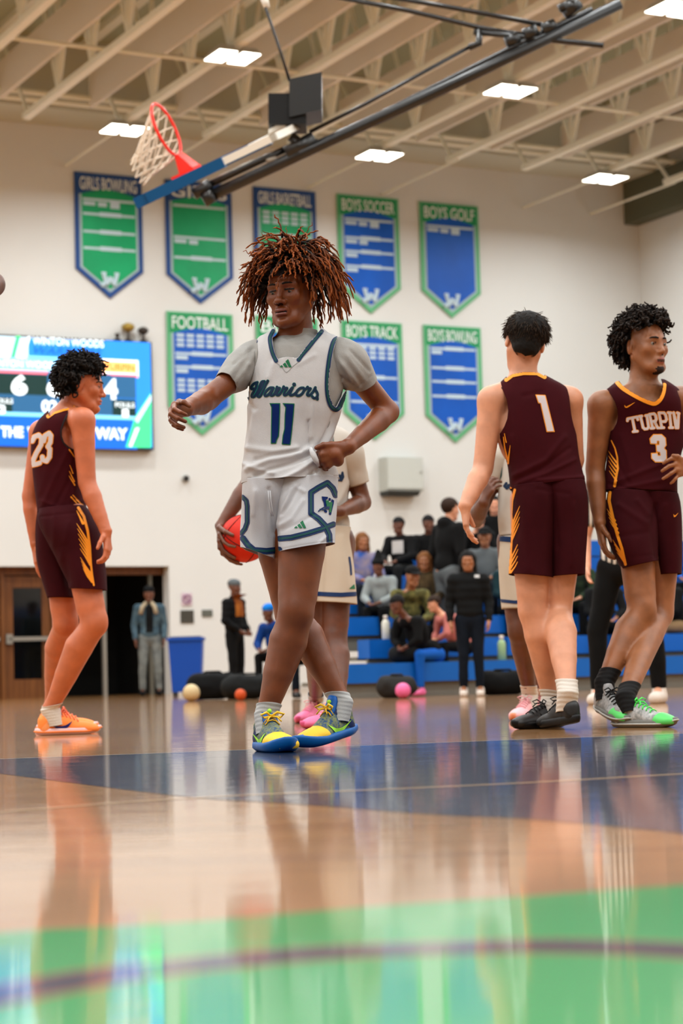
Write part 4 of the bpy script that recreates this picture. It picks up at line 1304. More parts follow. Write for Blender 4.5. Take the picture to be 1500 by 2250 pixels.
# ================================================================== CENTRE PLAYER (white 11)
YM = 7.45
SK_M = skin_mat('brown_skin', (.47, .235, .09), .88)
SK_MLIP = mat('brown_lips', (.44, .22, .18), .35, spec=.5)
SK_MDRK = mat('brown_skin_dark', (.26, .14, .08), .5)
main = thing('person', (P(650, 1645, YM).x, YM, 0), 'copper-dreadlocked player in white number 11 uniform, one hand on his waist', 'person')
M_TEE = mat('pale_grey_tee', (.60, .595, .58), .8, noise=.05, nscale=30, bump=.4, bscale=260)
M_JER = mat('white_jersey_mesh', (.76, .76, .765), .7, bump=.35, bscale=420, noise=.03, nscale=60)
M_SHO = mat('white_shorts_knit', (.73, .735, .75), .62, bump=.3, bscale=420)
M_TRIMB = mat('deep_blue_trim', (.02, .155, .33), .6)
M_TRIMG = mat('teal_green_trim', (.02, .27, .27), .6)
M_NUMB = mat('royal_number', (.0, .12, .36), .65, spec=.12)
M_NUMG = mat('green_print', (.02, .40, .24), .55)
M_SOCKW = mat('white_rib_sock', (.70, .70, .69), .8, bump=.5, bscale=180, stretch=(1, 1, 6))
Y = YM
hc = P(641, 645, Y - .02); yaw = math.radians(25)
fdir = unit((-math.sin(yaw), -math.cos(yaw), -.10)); Rm = frame_from(fdir, (-.02, 0, 1)); hs = 1.085
S = Solid()
Lm = head_prims(S, hc, Rm, hs, nose=1.25, lips=1.15)
S.cone(P(651, 752, Y + .02), P(647, 690, Y + .015), .066, .060, .03)
S.cone(P(655, 762, Y + .02), P(592, 775, Y + .01), .055, .05, .03); S.cone(P(655, 762, Y + .02), P(725, 772, Y + .01), .055, .05, .03)
shL = P(566, 790, Y); elL = P(456, 876, Y - .12); wrL = P(407, 899, Y - .34)
shR = P(757, 792, Y); elR = P(852, 905, Y + .13); wrR = P(764, 982, Y - .10)
S.ell(P(650, 860, Y), (.15, .085, .17)); S.ell(P(640, 980, Y), (.125, .08, .17)); S.ell(P(638, 1090, Y), (.14, .09, .1))
mid = lambda a, b, t: np.array(a) * (1 - t) + np.array(b) * t
S.chain([shL, mid(shL, elL, .4), elL], [.056, .044, .040], .02)
S.chain([elL, mid(elL, wrL, .3) + np.array([0, 0, -.004]), mid(elL, wrL, .7), wrL], [.041, .0425, .033, .0265], .015)
S.chain([shR, mid(shR, elR, .4), elR], [.058, .045, .040], .02)
S.chain([elR, mid(elR, wrR, .25), mid(elR, wrR, .65), wrR], [.040, .043, .034, .027], .015)
# raised hand (fingers loosely curled)
pp = lambda a: [P(x, y, z) for x, y, z in a]
YH_ = Y - .40
hand_prims(S, wrL, [pp([(383, 889, Y - .42), (383, 899, Y - .475), (396, 906, Y - .485), (408, 911, Y - .47)]),
                    pp([(377, 901, Y - .42), (375, 910, Y - .47), (391, 919, Y - .485), (407, 926, Y - .47)]),
                    pp([(376, 914, Y - .41), (375, 923, Y - .46), (389, 934, Y - .475), (404, 939, Y - .46)]),
                    pp([(379, 926, Y - .40), (381, 934, Y - .44), (391, 940, Y - .45), (401, 944, Y - .44)])],
           pp([(394, 884, Y - .39), (404, 884, Y - .43), (416, 892, Y - .435)]), .0082, wr=.026, palm_r=.0125)
# fist gripping the jersey
hand_prims(S, wrR, [pp([(710, 985, Y - .14), (701, 992, Y - .13), (694, 1000, Y - .10), (700, 1004, Y - .09)]),
                    pp([(708, 999, Y - .145), (700, 1006, Y - .13), (697, 1014, Y - .10), (704, 1016, Y - .09)]),
                    pp([(711, 1012, Y - .14), (703, 1018, Y - .12), (703, 1026, Y - .095), (709, 1026, Y - .09)]),
                    pp([(719, 1023, Y - .13), (712, 1028, Y - .11), (713, 1033, Y - .09), (718, 1032, Y - .09)])],
           pp([(728, 978, Y - .13), (710, 978, Y - .15), (695, 984, Y - .15), (684, 990, Y - .135)])[:3], .0088, wr=.027, palm_r=.015)
S.cone(P(735, 1000, Y - .125), P(742, 1012, Y - .11), .024, .022, .01)
# legs: his left leg crosses in front
hF = P(672, 1110, Y - .03); kF = P(650, 1345, Y - .12); aF = P(606, 1545, 7.33)
hR = P(600, 1110, Y + .02); kR = P(640, 1345, Y + .04); aR = P(706, 1545, 7.46)
def leg(S, h, k, a, rt=.093, rk=.058, rc=.062, ra=.036, fwd=(0, -1, 0), calf=.016, foot=None):
    f = unit(fwd); h, k, a = np.array(h), np.array(k), np.array(a)
    S.chain([h, mid(h, k, .45) + f * .008, mid(h, k, .85), k], [rt, rt * .90, rk * 1.12, rk], .02)
    S.cone(k + f * .018 + np.array([0, 0, .015]), k + f * .016 - np.array([0, 0, .02]), rk * .68, rk * .62, .03)
    c1 = mid(k, a, .28) - f * calf
    S.chain([k - np.array([0, 0, .01]), c1, mid(k, a, .6) - f * calf * .5, mid(k, a, .88), a], [rk * .93, rc, rc * .80, ra * 1.04, ra], .02)
    S.cone(mid(k, a, .08) + f * .012, mid(k, a, .8) + f * .006, rk * .6, ra * .8, .02)
    if foot is not None: S.cone(a, foot, ra * .95, ra * .7, .015)
toeF = FL(637, 1654); dF = Vector((-.115, .285, 0)).normalized(); heF = toeF + dF * .305
toeR = FL(654, 1649); dR = Vector((.19, .205, .045)).normalized(); heR = toeR + dR * .295
fF = heF - dF * .085 + Vector((0, 0, .055)); fR = heR - dR * .085 + Vector((0, 0, .055))
aF = heF - dF * .062 + Vector((0.004, 0, .125)); aR = heR - dR * .062 + Vector((0, 0, .125))
leg(S, hF, kF, aF, .093, .062, .068, .037, (-.1, -1, 0), foot=fF)
leg(S, hR, kR, aR, .090, .059, .064, .036, (-.3, -1, 0), foot=fR)
lo_h, hi_h = pts_box([hc + Vector((0, 0, -.09)), hc + Vector((0, 0, .06))], .12)
bl = [(lo_h, hi_h, .0023)]
a, b_ = pts_box([P(366, 880, Y - .38), P(418, 948, Y - .49)], .012); bl.append((a, b_, .0026))
a, b_ = pts_box([P(682, 972, Y - .06), P(752, 1034, Y - .17)], .015); bl.append((a, b_, .003))
V, Q = body_mesh(S, bl, .0062)
body = mesh_obj('body', V, Q, SK_M, main, smooth=True)
def face_regions(o, V, Q, c, R, s, lip, dark):
    L = (V - V3(tuple(c))) @ R / s
    nr = np.linalg.norm(L, axis=1) < .2
    lips = nr & ((((L[:, 0]) / .0235) ** 2 + ((L[:, 2] + .067) / .0125) ** 2) < 1) & (L[:, 1] > .083)
    nost = nr & (np.abs(np.abs(L[:, 0]) - .0065) < .004) & (np.abs(L[:, 2] + .0415) < .003) & (L[:, 1] > .09)
    lashes = nr & (np.abs(np.abs(L[:, 0]) - .031) < .016) & (np.abs(L[:, 2] - .0065) < .0022) & (L[:, 1] > .074)
    mouth = nr & (np.abs(L[:, 0]) < .0215) & (np.abs(L[:, 2] + .0668) < .0013) & (L[:, 1] > .083)
    assign(o, V, Q, [(lip, lips), (dark, nost | lashes | mouth)])
face_regions(body, V, Q, hc, Rm, hs, SK_MLIP, mat('face_shadow_line', (.10, .055, .04), .6))
eyes(Lm, Rm, hs, main, (-.1, 1, -.35))
M_BROW = mat('black_brow', (.07, .045, .03), .7)
brows(Lm, main, M_BROW, hs, .0027)
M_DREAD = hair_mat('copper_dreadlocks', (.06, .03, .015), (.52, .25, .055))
scalp('scalp_hair', hc, Rm, hs, hair_mat('dark_roots', (.10, .05, .03), (.12, .06, .03)), main, lambda L: np.where(L[:, 1] > .02, L[:, 2] - .055, np.where(np.abs(L[:, 0]) > .055, L[:, 2] + .0, L[:, 2] + .04)), 1.04)
def dl(d):
    v = 1.0
    if d[1] > .3: v = .70 - .06 * d[1]
    elif d[1] > -.1: v = .95
    else: v = 1.05
    if d[2] > .75: v *= .92
    return v
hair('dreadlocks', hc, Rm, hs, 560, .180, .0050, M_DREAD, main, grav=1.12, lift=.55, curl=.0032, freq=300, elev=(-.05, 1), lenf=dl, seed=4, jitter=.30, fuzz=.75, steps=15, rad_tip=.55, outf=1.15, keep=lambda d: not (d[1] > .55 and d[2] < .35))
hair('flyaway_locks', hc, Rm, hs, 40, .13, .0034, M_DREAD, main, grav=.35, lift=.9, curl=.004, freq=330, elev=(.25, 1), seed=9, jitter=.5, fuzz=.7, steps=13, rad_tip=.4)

# t-shirt ---------------------------------------------------------------
tee_t = [sec(611, 728, 697, 726, Y + .02, .062, pw=2), sec(606, 741, 702, 739, Y + .02, .066, pw=2), sec(585, 752, 726, 750, Y + .01, .075), sec(562, 768, 752, 768, Y + .005, .095), sec(553, 800, 757, 800, Y, .108),
         sec(550, 850, 755, 850, Y, .114), sec(548, 900, 742, 900, Y, .112), sec(548, 960, 730, 960, Y, .105)]
V, F = loft(tee_t, 96, 9)
neck_seam = [((600, 735), (620, 752), (650, 757), (680, 751), (706, 735))]
V = folds(V, F, [(neck_seam[0], 2.2, -.0022), ([(612, 760), (622, 790)], 4, .002), ([(690, 760), (675, 775)], 4, .002), ([(640, 765), (640, 785)], 5, -.002)], .0015, (20, 20, 12), 2)
sl = []
def sleeve(pts, hd, seed, lines):
    s_ = []
    for (x1, y1, x2, y2, yy), h_ in zip(pts, hd):
        a = np.array(P(x1, y1, yy)); b = np.array(P(x2, y2, yy)); ax = (b - a) / 2
        s_.append([(a + b) / 2, ax, np.array([0, h_, 0.0]), 2.0])
    # tilt the depth axis with the arm
    for i, q in enumerate(s_):
        t = s_[min(i + 1, len(s_) - 1)][0] - s_[max(i - 1, 0)][0]
        q[2] = unit(np.cross(np.cross(t, q[1]), t) * 0 + np.cross(unit(t), unit(q[1]))) * np.linalg.norm(q[2])
        if q[2][1] < 0: q[2] = -q[2]
    V, F = loft(s_, 72, 10)
    lines = [(q_, w_, h_ * 1.7) for q_, w_, h_ in lines]
    return folds(V, F, lines, .002, (30, 30, 30), seed), F
VL, FL_ = sleeve([(590, 752, 590, 830, Y), (566, 746, 552, 846, Y), (540, 752, 540, 856, Y - .01), (512, 773, 530, 860, Y - .04), (490, 800, 522, 861, Y - .06), (474, 826, 516, 860, Y - .075)], [.06, .075, .07, .066, .062, .060], 3,
                 [([(560, 775), (520, 850)], 5, .003), ([(575, 790), (548, 850)], 4, -.004), ([(545, 770), (500, 830)], 6, .003), ([(482, 822), (518, 853)], 2.0, -.0008), ([(545, 800), (512, 845)], 3, .003), ([(555, 765), (515, 800)], 3.5, -.003)])
VR, FR_ = sleeve([(715, 750, 715, 840, Y), (742, 741, 752, 852, Y), (768, 746, 763, 856, Y + .01), (793, 764, 768, 858, Y + .03), (812, 795, 773, 860, Y + .045), (826, 827, 780, 858, Y + .06)], [.06, .078, .074, .069, .064, .061], 5,
                 [([(752, 800), (790, 852)], 5, .004), ([(748, 830), (775, 846)], 4, -.005), ([(760, 780), (800, 835)], 6, .003), ([(821, 822), (784, 850)], 2.0, -.0008), ([(745, 790), (772, 840)], 3, .003), ([(770, 770), (812, 815)], 3.5, -.003), ([(735, 860), (755, 835)], 3, .003), ([(740, 850), (762, 862)], 4, .004)])
V, F = join((V, F), (VL, FL_), (VR, FR_))
tee = cloth('tee', V, F, M_TEE, main, .0025)

# jersey -----------------------------------------------------------------
J = [sec(600, 722, 707, 721, Y + .02, .070, pw=2), sec(582, 736, 725, 734, Y + .015, .082), sec(563, 747, 742, 742, Y + .008, .095), sec(551, 772, 758, 770, Y + .002, .112), sec(545, 812, 765, 810, Y, .122), sec(543, 860, 762, 858, Y, .128), sec(542, 900, 749, 900, Y, .126),
     sec(541, 945, 732, 945, Y, .12), sec(535, 1000, 731, 1000, Y, .122), sec(531, 1040, 741, 1035, Y, .132), sec(531, 1063, 744, 1050, Y, .138)]
V, F = loft(J, 160, 14)
fl = [([(682, 985), (640, 1002), (590, 1012), (543, 1032)], 6, .006), ([(684, 1000), (640, 1018), (600, 1030), (560, 1046)], 5, -.006), ([(690, 1012), (655, 1036), (610, 1058)], 6, .007), ([(700, 1030), (672, 1052), (640, 1062)], 5, -.005),
      ([(545, 985), (600, 992), (650, 985)], 6, .004), ([(560, 1010), (600, 1000), (660, 990)], 4, -.004), ([(538, 1020), (560, 1030), (600, 1040)], 5, .004), ([(735, 905), (718, 945), (700, 980)], 4, -.004), ([(745, 900), (728, 950), (715, 975)], 4, .004),
      ([(677, 925), (679, 960), (682, 985)], 3, -.005), ([(560, 905), (552, 950), (545, 985)], 6, .003), ([(690, 870), (686, 910), (682, 960)], 5, .003), ([(570, 1068), (620, 1060), (690, 1050)], 5, .004), ([(547, 1052), (620, 1068), (740, 1048)], 3, -.003),
      ([(600, 800), (590, 830)], 8, .003), ([(655, 800), (690, 780)], 6, .002), ([(540, 880), (560, 900)], 5, -.003)]
fl = [(q, w, h * 1.5) for q, w, h in fl]
V = folds(V, F, fl, .0036, (16, 16, 7), 11)
neck_poly = [(604, 700), (604, 728), (598, 743), (600, 762), (604, 777), (610, 789), (618, 786), (630, 784), (644, 785), (652, 788), (674, 760), (689, 742), (703, 725), (712, 700)]
armR = [(742, 736), (731, 775), (724, 815), (721, 845), (724, 872), (731, 890), (738, 896), (746, 880), (756, 862), (772, 846), (800, 800), (780, 720)]
armL = [(566, 742), (556, 775), (551, 810), (547, 850), (546, 872), (520, 880), (500, 780), (540, 730)]
px = proj(V)
s_ = np.minimum(np.minimum(poly_sd(px, neck_poly), poly_sd(px, armR)), poly_sd(px, armL))
V, F = clip(V, F, s_)
jersey = cloth('jersey', V, F, M_JER, main, .0022)
tgtJ = (V, F); bvJ = BVHTree.FromPolygons([tuple(v) for v in V], [tuple(int(j) for j in f) for f in F])
cr1 = lambda pts: [(340 + x / 2.679, 500 + y / 2.679) for x, y in pts]
crA = lambda pts: [(540 + x / 8.824, 820 + y / 8.824) for x, y in pts]
neckL = cr1([(697, 610), (678, 650), (683, 700), (695, 745), (713, 784)]); neckR = cr1([(982, 612), (945, 655), (905, 705), (870, 745), (846, 779)])
armRl = cr1([(1082, 650), (1055, 665), (1036, 720), (1022, 800), (1014, 880), (1014, 960), (1024, 1020), (1042, 1058), (1066, 1072), (1090, 1050), (1108, 1000), (1124, 945)])
armLl = cr1([(596, 668), (580, 710), (566, 770), (557, 830), (551, 900), (547, 960), (546, 1010)])
for nm, l, w in (('neck_trim', neckL, 4.6), ('neck_trim', neckR, 4.6), ('arm_trim', armRl, 4.9), ('arm_trim', armLl, 3.6)):
    xs_ = [p[0] for p in l]; ys_ = [p[1] for p in l]; bx = (min(xs_) - 8, min(ys_) - 8, max(xs_) + 8, max(ys_) + 8)
    lc = cat2(l, 5)
    decal(nm, strokes([lc], w), bx, bvJ, M_TRIMB, jersey, .0016); decal(nm + '_stripe', strokes([lc], w * .42), bx, bvJ, M_TRIMG, jersey, .0024)
WL = [[(225, 178), (160, 205), (112, 265), (112, 305), (150, 300)], [(215, 180), (205, 260), (165, 340), (122, 420), (120, 455), (160, 455), (215, 380), (270, 250), (310, 170), (360, 158)],
      [(350, 165), (300, 290), (235, 410), (235, 450), (275, 445), (330, 350), (380, 230), (425, 150)]]
AL_ = [[(535, 285), (470, 285), (410, 330), (370, 390), (372, 435), (415, 432), (470, 380), (520, 300)], [(535, 285), (505, 350), (480, 410), (500, 432), (545, 410), (580, 350), (603, 268)],
       [(603, 268), (612, 292), (655, 290), (625, 340), (598, 400), (610, 425), (650, 410), (700, 340), (733, 262)], [(733, 262), (745, 292), (798, 290), (765, 340), (740, 400), (752, 425), (795, 410), (850, 340), (895, 285)],
       [(905, 280), (872, 350), (852, 410), (875, 428), (930, 412), (985, 365)], [(1115, 285), (1060, 290), (1000, 335), (970, 395), (990, 432), (1045, 430), (1100, 385), (1130, 320), (1115, 285)], [(1130, 330), (1170, 300), (1195, 268)],
       [(1195, 268), (1205, 295), (1252, 300), (1215, 350), (1190, 410), (1210, 430), (1255, 415), (1310, 350), (1345, 278)], [(1345, 278), (1345, 320), (1375, 370), (1388, 420), (1370, 470), (1320, 485), (1285, 450)], [(1380, 450), (1386, 505)]]
wl = [cat2(crA(l), 4) for l in WL]; al = [cat2(crA(l), 4) for l in AL_]
dot = crA([(935, 218), (936, 224)])
def wfield(g):
    return lambda p: np.maximum(np.maximum(2.5 + g - np.min([line_d(p, l) for l in wl], axis=0), 2.5 + g - np.min([line_d(p, l) for l in al], axis=0)), 3.6 + g - line_d(p, dot))
M_SCRIPT = mat('script_teal_blue', (.01, .13, .25), .55)
decal('team_lettering', wfield(.7), (546, 828, 706, 884), bvJ, mat('script_teal_edge', (.03, .40, .38), .55), jersey, .0015, .8)
decal('team_lettering', wfield(-.35), (546, 828, 706, 884), bvJ, M_SCRIPT, jersey, .0023, .8)
n1 = crA([(460, 583), (665, 583), (660, 760), (650, 1060), (640, 1220), (600, 1300), (585, 1365), (485, 1365), (490, 1050), (497, 665)])
n2 = crA([(712, 583), (942, 590), (925, 800), (890, 1150), (862, 1393), (697, 1380), (715, 1210), (745, 1080), (755, 800), (768, 665)])
decal('number', polys([n1, n2], .3), (585, 880, 652, 982), bvJ, M_NUMG, jersey, .0015, 1); decal('number', polys([n1, n2], -1.7), (585, 880, 652, 982), bvJ, M_NUMB, jersey, .0023, 1)
def three_bars(x, y, w, h):
    return [[(x, y), (x + .20 * w, y - .28 * h), (x + .33 * w, y)], [(x + .28 * w, y - .36 * h), (x + .47 * w, y - .58 * h), (x + .69 * w, y), (x + .46 * w, y)], [(x + .50 * w, y - .72 * h), (x + .72 * w, y - h), (x + 1.0 * w, y), (x + .78 * w, y)]]
decal('maker_logo', polys(three_bars(613.5, 807, 27, 18)), (610, 785, 645, 810), bvJ, M_NUMG, jersey, .0016, .7)
decal('neck_patch_seam', strokes([cat2([(604, 795), (618, 806), (629, 818), (642, 806), (658, 793)], 4)], .55), (600, 788, 662, 822), bvJ, mat('seam_grey', (.55, .56, .55), .8), jersey, .0012, .7)
# cloth caught in the fist
b = MB(); b.tube(pp([(682, 985, Y - .135), (687, 996, Y - .15), (694, 1012, Y - .155), (700, 1024, Y - .14)]), [.006, .011, .010, .004], 8); b.build('bunched_fold', M_JER, main, True)

# shorts -------------------------------------------------------------------
SLg = [sec(534, 1055, 645, 1058, Y, .125), sec(532, 1090, 640, 1092, Y, .125), sec(530, 1130, 628, 1135, Y + .01, .118), sec(528, 1175, 617, 1185, Y + .015, .112), sec(529, 1203, 613, 1233, Y + .02, .118)]
SRg = [sec(600, 1055, 743, 1048, Y - .0, .128), sec(596, 1092, 742, 1085, Y - .01, .13), sec(604, 1130, 741, 1125, Y - .03, .130), sec(609, 1170, 738, 1160, Y - .05, .130), sec(611, 1214, 737, 1194, Y - .065, .128)]
VL, FL1 = loft(SLg, 110, 16); VR, FR1 = loft(SRg, 130, 16)
VL = folds(VL, FL1, [([(590, 1075), (598, 1120), (603, 1170)], 5, -.006), ([(560, 1080), (556, 1130)], 6, .004), ([(540, 1100), (545, 1190)], 6, -.003), ([(531, 1206), (575, 1229), (612, 1224)], 2.0, -.0015)], .003, (14, 14, 5), 21)
VR = folds(VR, FR1, [([(640, 1075), (622, 1120), (612, 1150)], 5, .007), ([(655, 1070), (640, 1100), (620, 1130)], 4, -.005), ([(665, 1100), (640, 1140), (612, 1158)], 5, .005), ([(668, 1080), (648, 1068)], 4, .005), ([(614, 1208), (660, 1199), (732, 1188)], 2.0, -.0018),
                     ([(620, 1165), (655, 1150), (690, 1130)], 5, -.003), ([(700, 1195), (715, 1180)], 4, .003)], .003, (14, 14, 5), 22)
V, F = join((VL, FL1), (VR, FR1))
shorts = cloth('shorts', V, F, M_SHO, main, .0025)
bvS = BVHTree.FromPolygons([tuple(v) for v in V], [tuple(int(j) for j in f) for f in F])
bands = [([(614, 1183.5), (640, 1181), (676, 1172), (705, 1163), (732, 1152)], 6.3), ([(737, 1088), (731, 1073), (719, 1061), (700, 1071), (683, 1082), (683, 1128), (700, 1140), (715, 1156), (723, 1175), (724, 1193)], 6.4),
         ([(534, 1183), (545, 1198), (558, 1209), (585, 1211), (613, 1208)], 7.0), ([(533, 1092), (541, 1100), (543, 1112), (543, 1148), (538, 1162), (530, 1172)], 5.2)]
for l, w in bands:
    xs_ = [p[0] for p in l]; ys_ = [p[1] for p in l]; bx = (min(xs_) - 9, min(ys_) - 9, max(xs_) + 9, max(ys_) + 9)
    decal('shorts_stripe', strokes([l], w), bx, bvS, M_TRIMB, shorts, .0015, 1.1); decal('shorts_stripe_core', strokes([l], w * .32), bx, bvS, M_TRIMG, shorts, .0023, 1.1)
crW = lambda pts: [(670 + x / 13.235, 1040 + y / 13.235) for x, y in pts]
wpol = [crW([(485, 675), (660, 690), (645, 760), (600, 755), (620, 900), (600, 1000), (560, 980), (540, 850), (500, 765)]), crW([(690, 715), (745, 735), (735, 800), (680, 780)]), crW([(770, 755), (835, 790), (825, 880), (745, 1215), (690, 1190), (760, 900), (755, 830)]), crW([(560, 1060), (640, 1090), (620, 1150), (555, 1120)])]
decal('team_emblem', polys(wpol, .2), (703, 1088, 735, 1134), bvS, M_NUMB, shorts, .0016, .7)
decal('team_emblem', polys([crW([(590, 785), (680, 790), (690, 850), (740, 830), (790, 850), (750, 1140), (700, 1140), (690, 960), (640, 1000), (610, 900)])]), (703, 1088, 735, 1134), bvS, M_NUMG, shorts, .0024, .7)
decal('feather_mark', strokes([crW([(390, 1105), (480, 1030), (560, 990), (690, 985)]), crW([(430, 1050), (540, 1060), (680, 1020)])], 1.5), (696, 1108, 728, 1128), bvS, M_TRIMB, shorts, .0026, .7)
decal('maker_logo', polys(three_bars(645.5, 1160.5, 27, 17)), (640, 1140, 676, 1164), bvS, M_NUMG, shorts, .0016, .7)
b = MB()
for dx in (0, 4):
    b.tube(pp([(589 + dx, 1078, Y - .145), (591 + dx, 1100, Y - .146), (594 + dx, 1122, Y - .138), (596 + dx, 1134, Y - .13)]), .0022, 6)
b.build('drawstring', M_SHO, shorts, True)

# socks and shoes -----------------------------------------------------------
sock(main, mid(aF, kF, .10), fF, .0435, 0.0410, M_SOCKW, knuck=aF); sock(main, mid(aR, kR, .09), fR, .0445, 0.0420, M_SOCKW, knuck=aR)
M_KD = mat('blue_yellow_cracked_print', (.10, .26, .44), .6, col2=(.50, .52, .28), nscale=110)
M_KD2 = mat('navy_upper', (.03, .13, .32), .5)
M_SOLB = mat('bright_blue_sole', (.0, .33, .60), .45, spec=.25)
M_TONG = mat('blue_tongue', (.0, .32, .62), .5)
M_YEL = mat('yellow_mesh', (.93, .74, .18), .6, bump=.3, bscale=300)
M_LIME = mat('lime_mark', (.68, .93, .25), .45)
kd = dict(upper=M_KD, toe=M_YEL, mid=M_KD2, sole=M_SOLB, tongue=M_TONG, laces=M_YEL, bumper=.012, swoosh=M_LIME, sole2=mat('deep_blue_sole', (.02, .22, .5), .4))
_, LA, MA, oA = shoe(main, heF, toeF, (0, 0, 1), 1, .305, kd, swoosh=(-1, 1), toecap=.185, mid=1, name='shoe', wide=1.12, h=1.18, knot=True)
_, LB, MB_, oB = shoe(main, heR, toeR, (0, 0, 1), -1, .295, kd, swoosh=(-1, 1), toecap=.185, mid=1, name='shoe', wide=1.08, h=1.18, knot=True)
for L_ in (LA, LB):
    b = MB(); b.tube([L_((.104, 0, .138)), L_((.110, 0, .1385))], .0075, 14); b.tube([L_((.114, 0, .121)), L_((.119, 0, .1215))], .006, 12); b.build('tongue_badge', M_LIME, main, True)
# ================================================================== OTHER PLAYERS
M_MAR = mat('maroon_jersey', (.22, .02, .05), .85, spec=.12, bump=.35, bscale=420, noise=.1, nscale=20)
M_MAR2 = mat('maroon_shorts', (.20, .015, .042), .85, spec=.12, bump=.3, bscale=420, noise=.1, nscale=20)
M_GOLD = mat('gold_trim', (.93, .57, .12), .6)
M_BLKTRIM = mat('black_trim', (.05, .03, .035), .7)
M_PRW = mat('print_white', (.78, .74, .74), .6)
SK_W = skin_mat('fair_skin', (.83, .58, .45), .93)
SK_W2 = skin_mat('fair_skin_flushed', (.75, .41, .26), .93)
SK_T = skin_mat('tan_skin', (.60, .375, .23), .86)
SK_D = skin_mat('deep_brown_skin', (.40, .22, .13), .85)
LIPW = mat('pink_lips', (.70, .38, .35), .4); LIPT = mat('tan_lips', (.58, .33, .29), .4)
M_SHADOWL = mat('lip_shadow_line', (.30, .17, .13), .6)
M_SOCKB = mat('black_sock', (.03, .03, .035), .8)
DKH = hair_mat('black_curls', (.03, .02, .015), (.10, .07, .05))
def claws(lines):
    """gold claw marks: tapered strokes in pixels: (pts, w0, w1)"""
    def f(p):
        r = np.full(len(p), -1e9)
        for pts, w0, w1 in lines:
            n = len(pts) - 1
            for i, (a, b) in enumerate(zip(pts, pts[1:])):
                a = np.asarray(a, float); b = np.asarray(b, float); d = b - a
                t = np.clip(((p - a) @ d) / (d @ d), 0, 1); u = (i + t) / n
                r = np.maximum(r, w0 + (w1 - w0) * u - np.linalg.norm(p - a - t[:, None] * d, axis=1))
        return r
    return f
def bvh_of(V, F): return BVHTree.FromPolygons([tuple(v) for v in V], [tuple(int(j) for j in f) for f in F])
def deco(name, field, box, bv, m, par, off=.0018, step=1.2): return decal(name, field, box, bv, m, par, off, step)

# ------------------------------------------------------------ number 23, left, seen from behind
Y = 10.4
k23 = 4550 / Y
p23 = thing('person', (P(160, 1610, Y).x, Y, 0), 'curly-haired player in maroon 23 uniform and orange shoes at the left, back turned', 'person')
hc = P(181, 848, Y - .02); fd = unit((1, .10, -.16)); R2 = frame_from(fd, (.12, -.05, 1)); hs = 1.05
S = Solid(); L2_ = head_prims(S, hc, R2, hs, nose=1.0)
S.cone(P(150, 905, Y + .02), P(170, 868, Y), .062, .058, .03); S.cone(P(150, 905, Y + .02), P(190, 900, Y), .05, .045, .03)
shR = P(181, 924, Y - .16); elR = P(191, 1060, Y - .17); wrR = P(233, 1168, Y - .22)
shL = P(90, 950, Y + .12); elL = P(67, 1090, Y + .12); wrL = P(78, 1196, Y + .10)
S.cone(P(145, 915, Y), shR, .06, .055, .03); S.cone(P(145, 915, Y), shL, .06, .055, .03)
S.ell(P(128, 990, Y), (.12, .15, .2), None, .03); S.ell(P(132, 1110, Y), (.08, .10, .12), None, .03)
S.chain([shR, mid(shR, elR, .35), mid(shR, elR, .9), elR], [.064, .055, .046, .044], .03)
S.chain([elR, mid(elR, wrR, .28), mid(elR, wrR, .7), wrR], [.043, .047, .036, .029], .012)
S.chain([shL, mid(shL, elL, .35), elL], [.058, .052, .043], .03); S.chain([elL, mid(elL, wrL, .28), mid(elL, wrL, .7), wrL], [.042, .045, .035, .028], .012)
ph1 = auto_hand(S, wrR, (.10, -.12, -1), (-.9, -.2, -.1), (-.3, -1, 0), .19, (.5, .6, .5, .5), .06, .0092, .4, .3)
ph2 = auto_hand(S, wrL, (0.02, 0, -1), (.9, .3, 0), (.2, -1, 0), .19, (.25, .3, .3, .3), .08, .0090, .4, .15)
hpR = P(152, 1135, Y - .06); kR_ = P(207, 1368, Y - .13); hpL = P(125, 1130, Y + .09); kL_ = P(143, 1370, Y + .08)
toeR = FL(219, 1611.5); dR = Vector((-.285, -.07, 0)).normalized(); heR = toeR + dR * .31
toeL = FL(212, 1603); dL = Vector((-.285, -.02, 0.0)).normalized(); heL = toeL + dL * .31 + Vector((0, 0, 0))
aR = heR - dR * .065 + Vector((0, 0, .13)); aL = heL - dL * .065 + Vector((0, 0, .13))
leg(S, hpR, kR_, aR, .090, .064, .070, .039, (1, -.2, 0), foot=heR - dR * .1 + Vector((0, 0, .05)))
leg(S, hpL, kL_, aL, .096, .062, .068, .038, (1, -.2, 0), foot=heL - dL * .1 + Vector((0, 0, .05)))
bl = [pts_box([P(150, 800, Y), P(235, 912, Y)], .10) + (.0034,)]
for q in (ph1, ph2): a, b_ = pts_box(q, .016); bl.append((a, b_, .0034))
V, Q = body_mesh(S, bl, .0085)
body = mesh_obj('body', V, Q, SK_W2, p23, smooth=True)
face_regions(body, V, Q, hc, R2, hs, LIPW, M_SHADOWL)
eyes(L2_, R2, hs, p23); brows(L2_, p23, M_BROW, hs)
scalp('scalp_hair', hc, R2, hs, DKH, p23, lambda L: np.where(L[:, 1] > -.01, L[:, 2] - .045 - .2 * np.maximum(L[:, 1], 0), L[:, 2] + .065 + .5 * L[:, 1]), 1.06, .005, .006)
hair('curls', hc, R2, hs, 620, .058, .0052, DKH, p23, grav=.5, lift=.35, curl=.0085, freq=170, elev=(-.75, 1), seed=3, jitter=.5, fuzz=.4, steps=14, rad_tip=.8,
     keep=lambda d: (d[1] < .1 and d[2] > -.75 and not (abs(d[0]) > .7 and d[2] < -.2 and d[1] > -.35)) or (d[2] > .35 and d[1] < .75) or d[2] > .72)
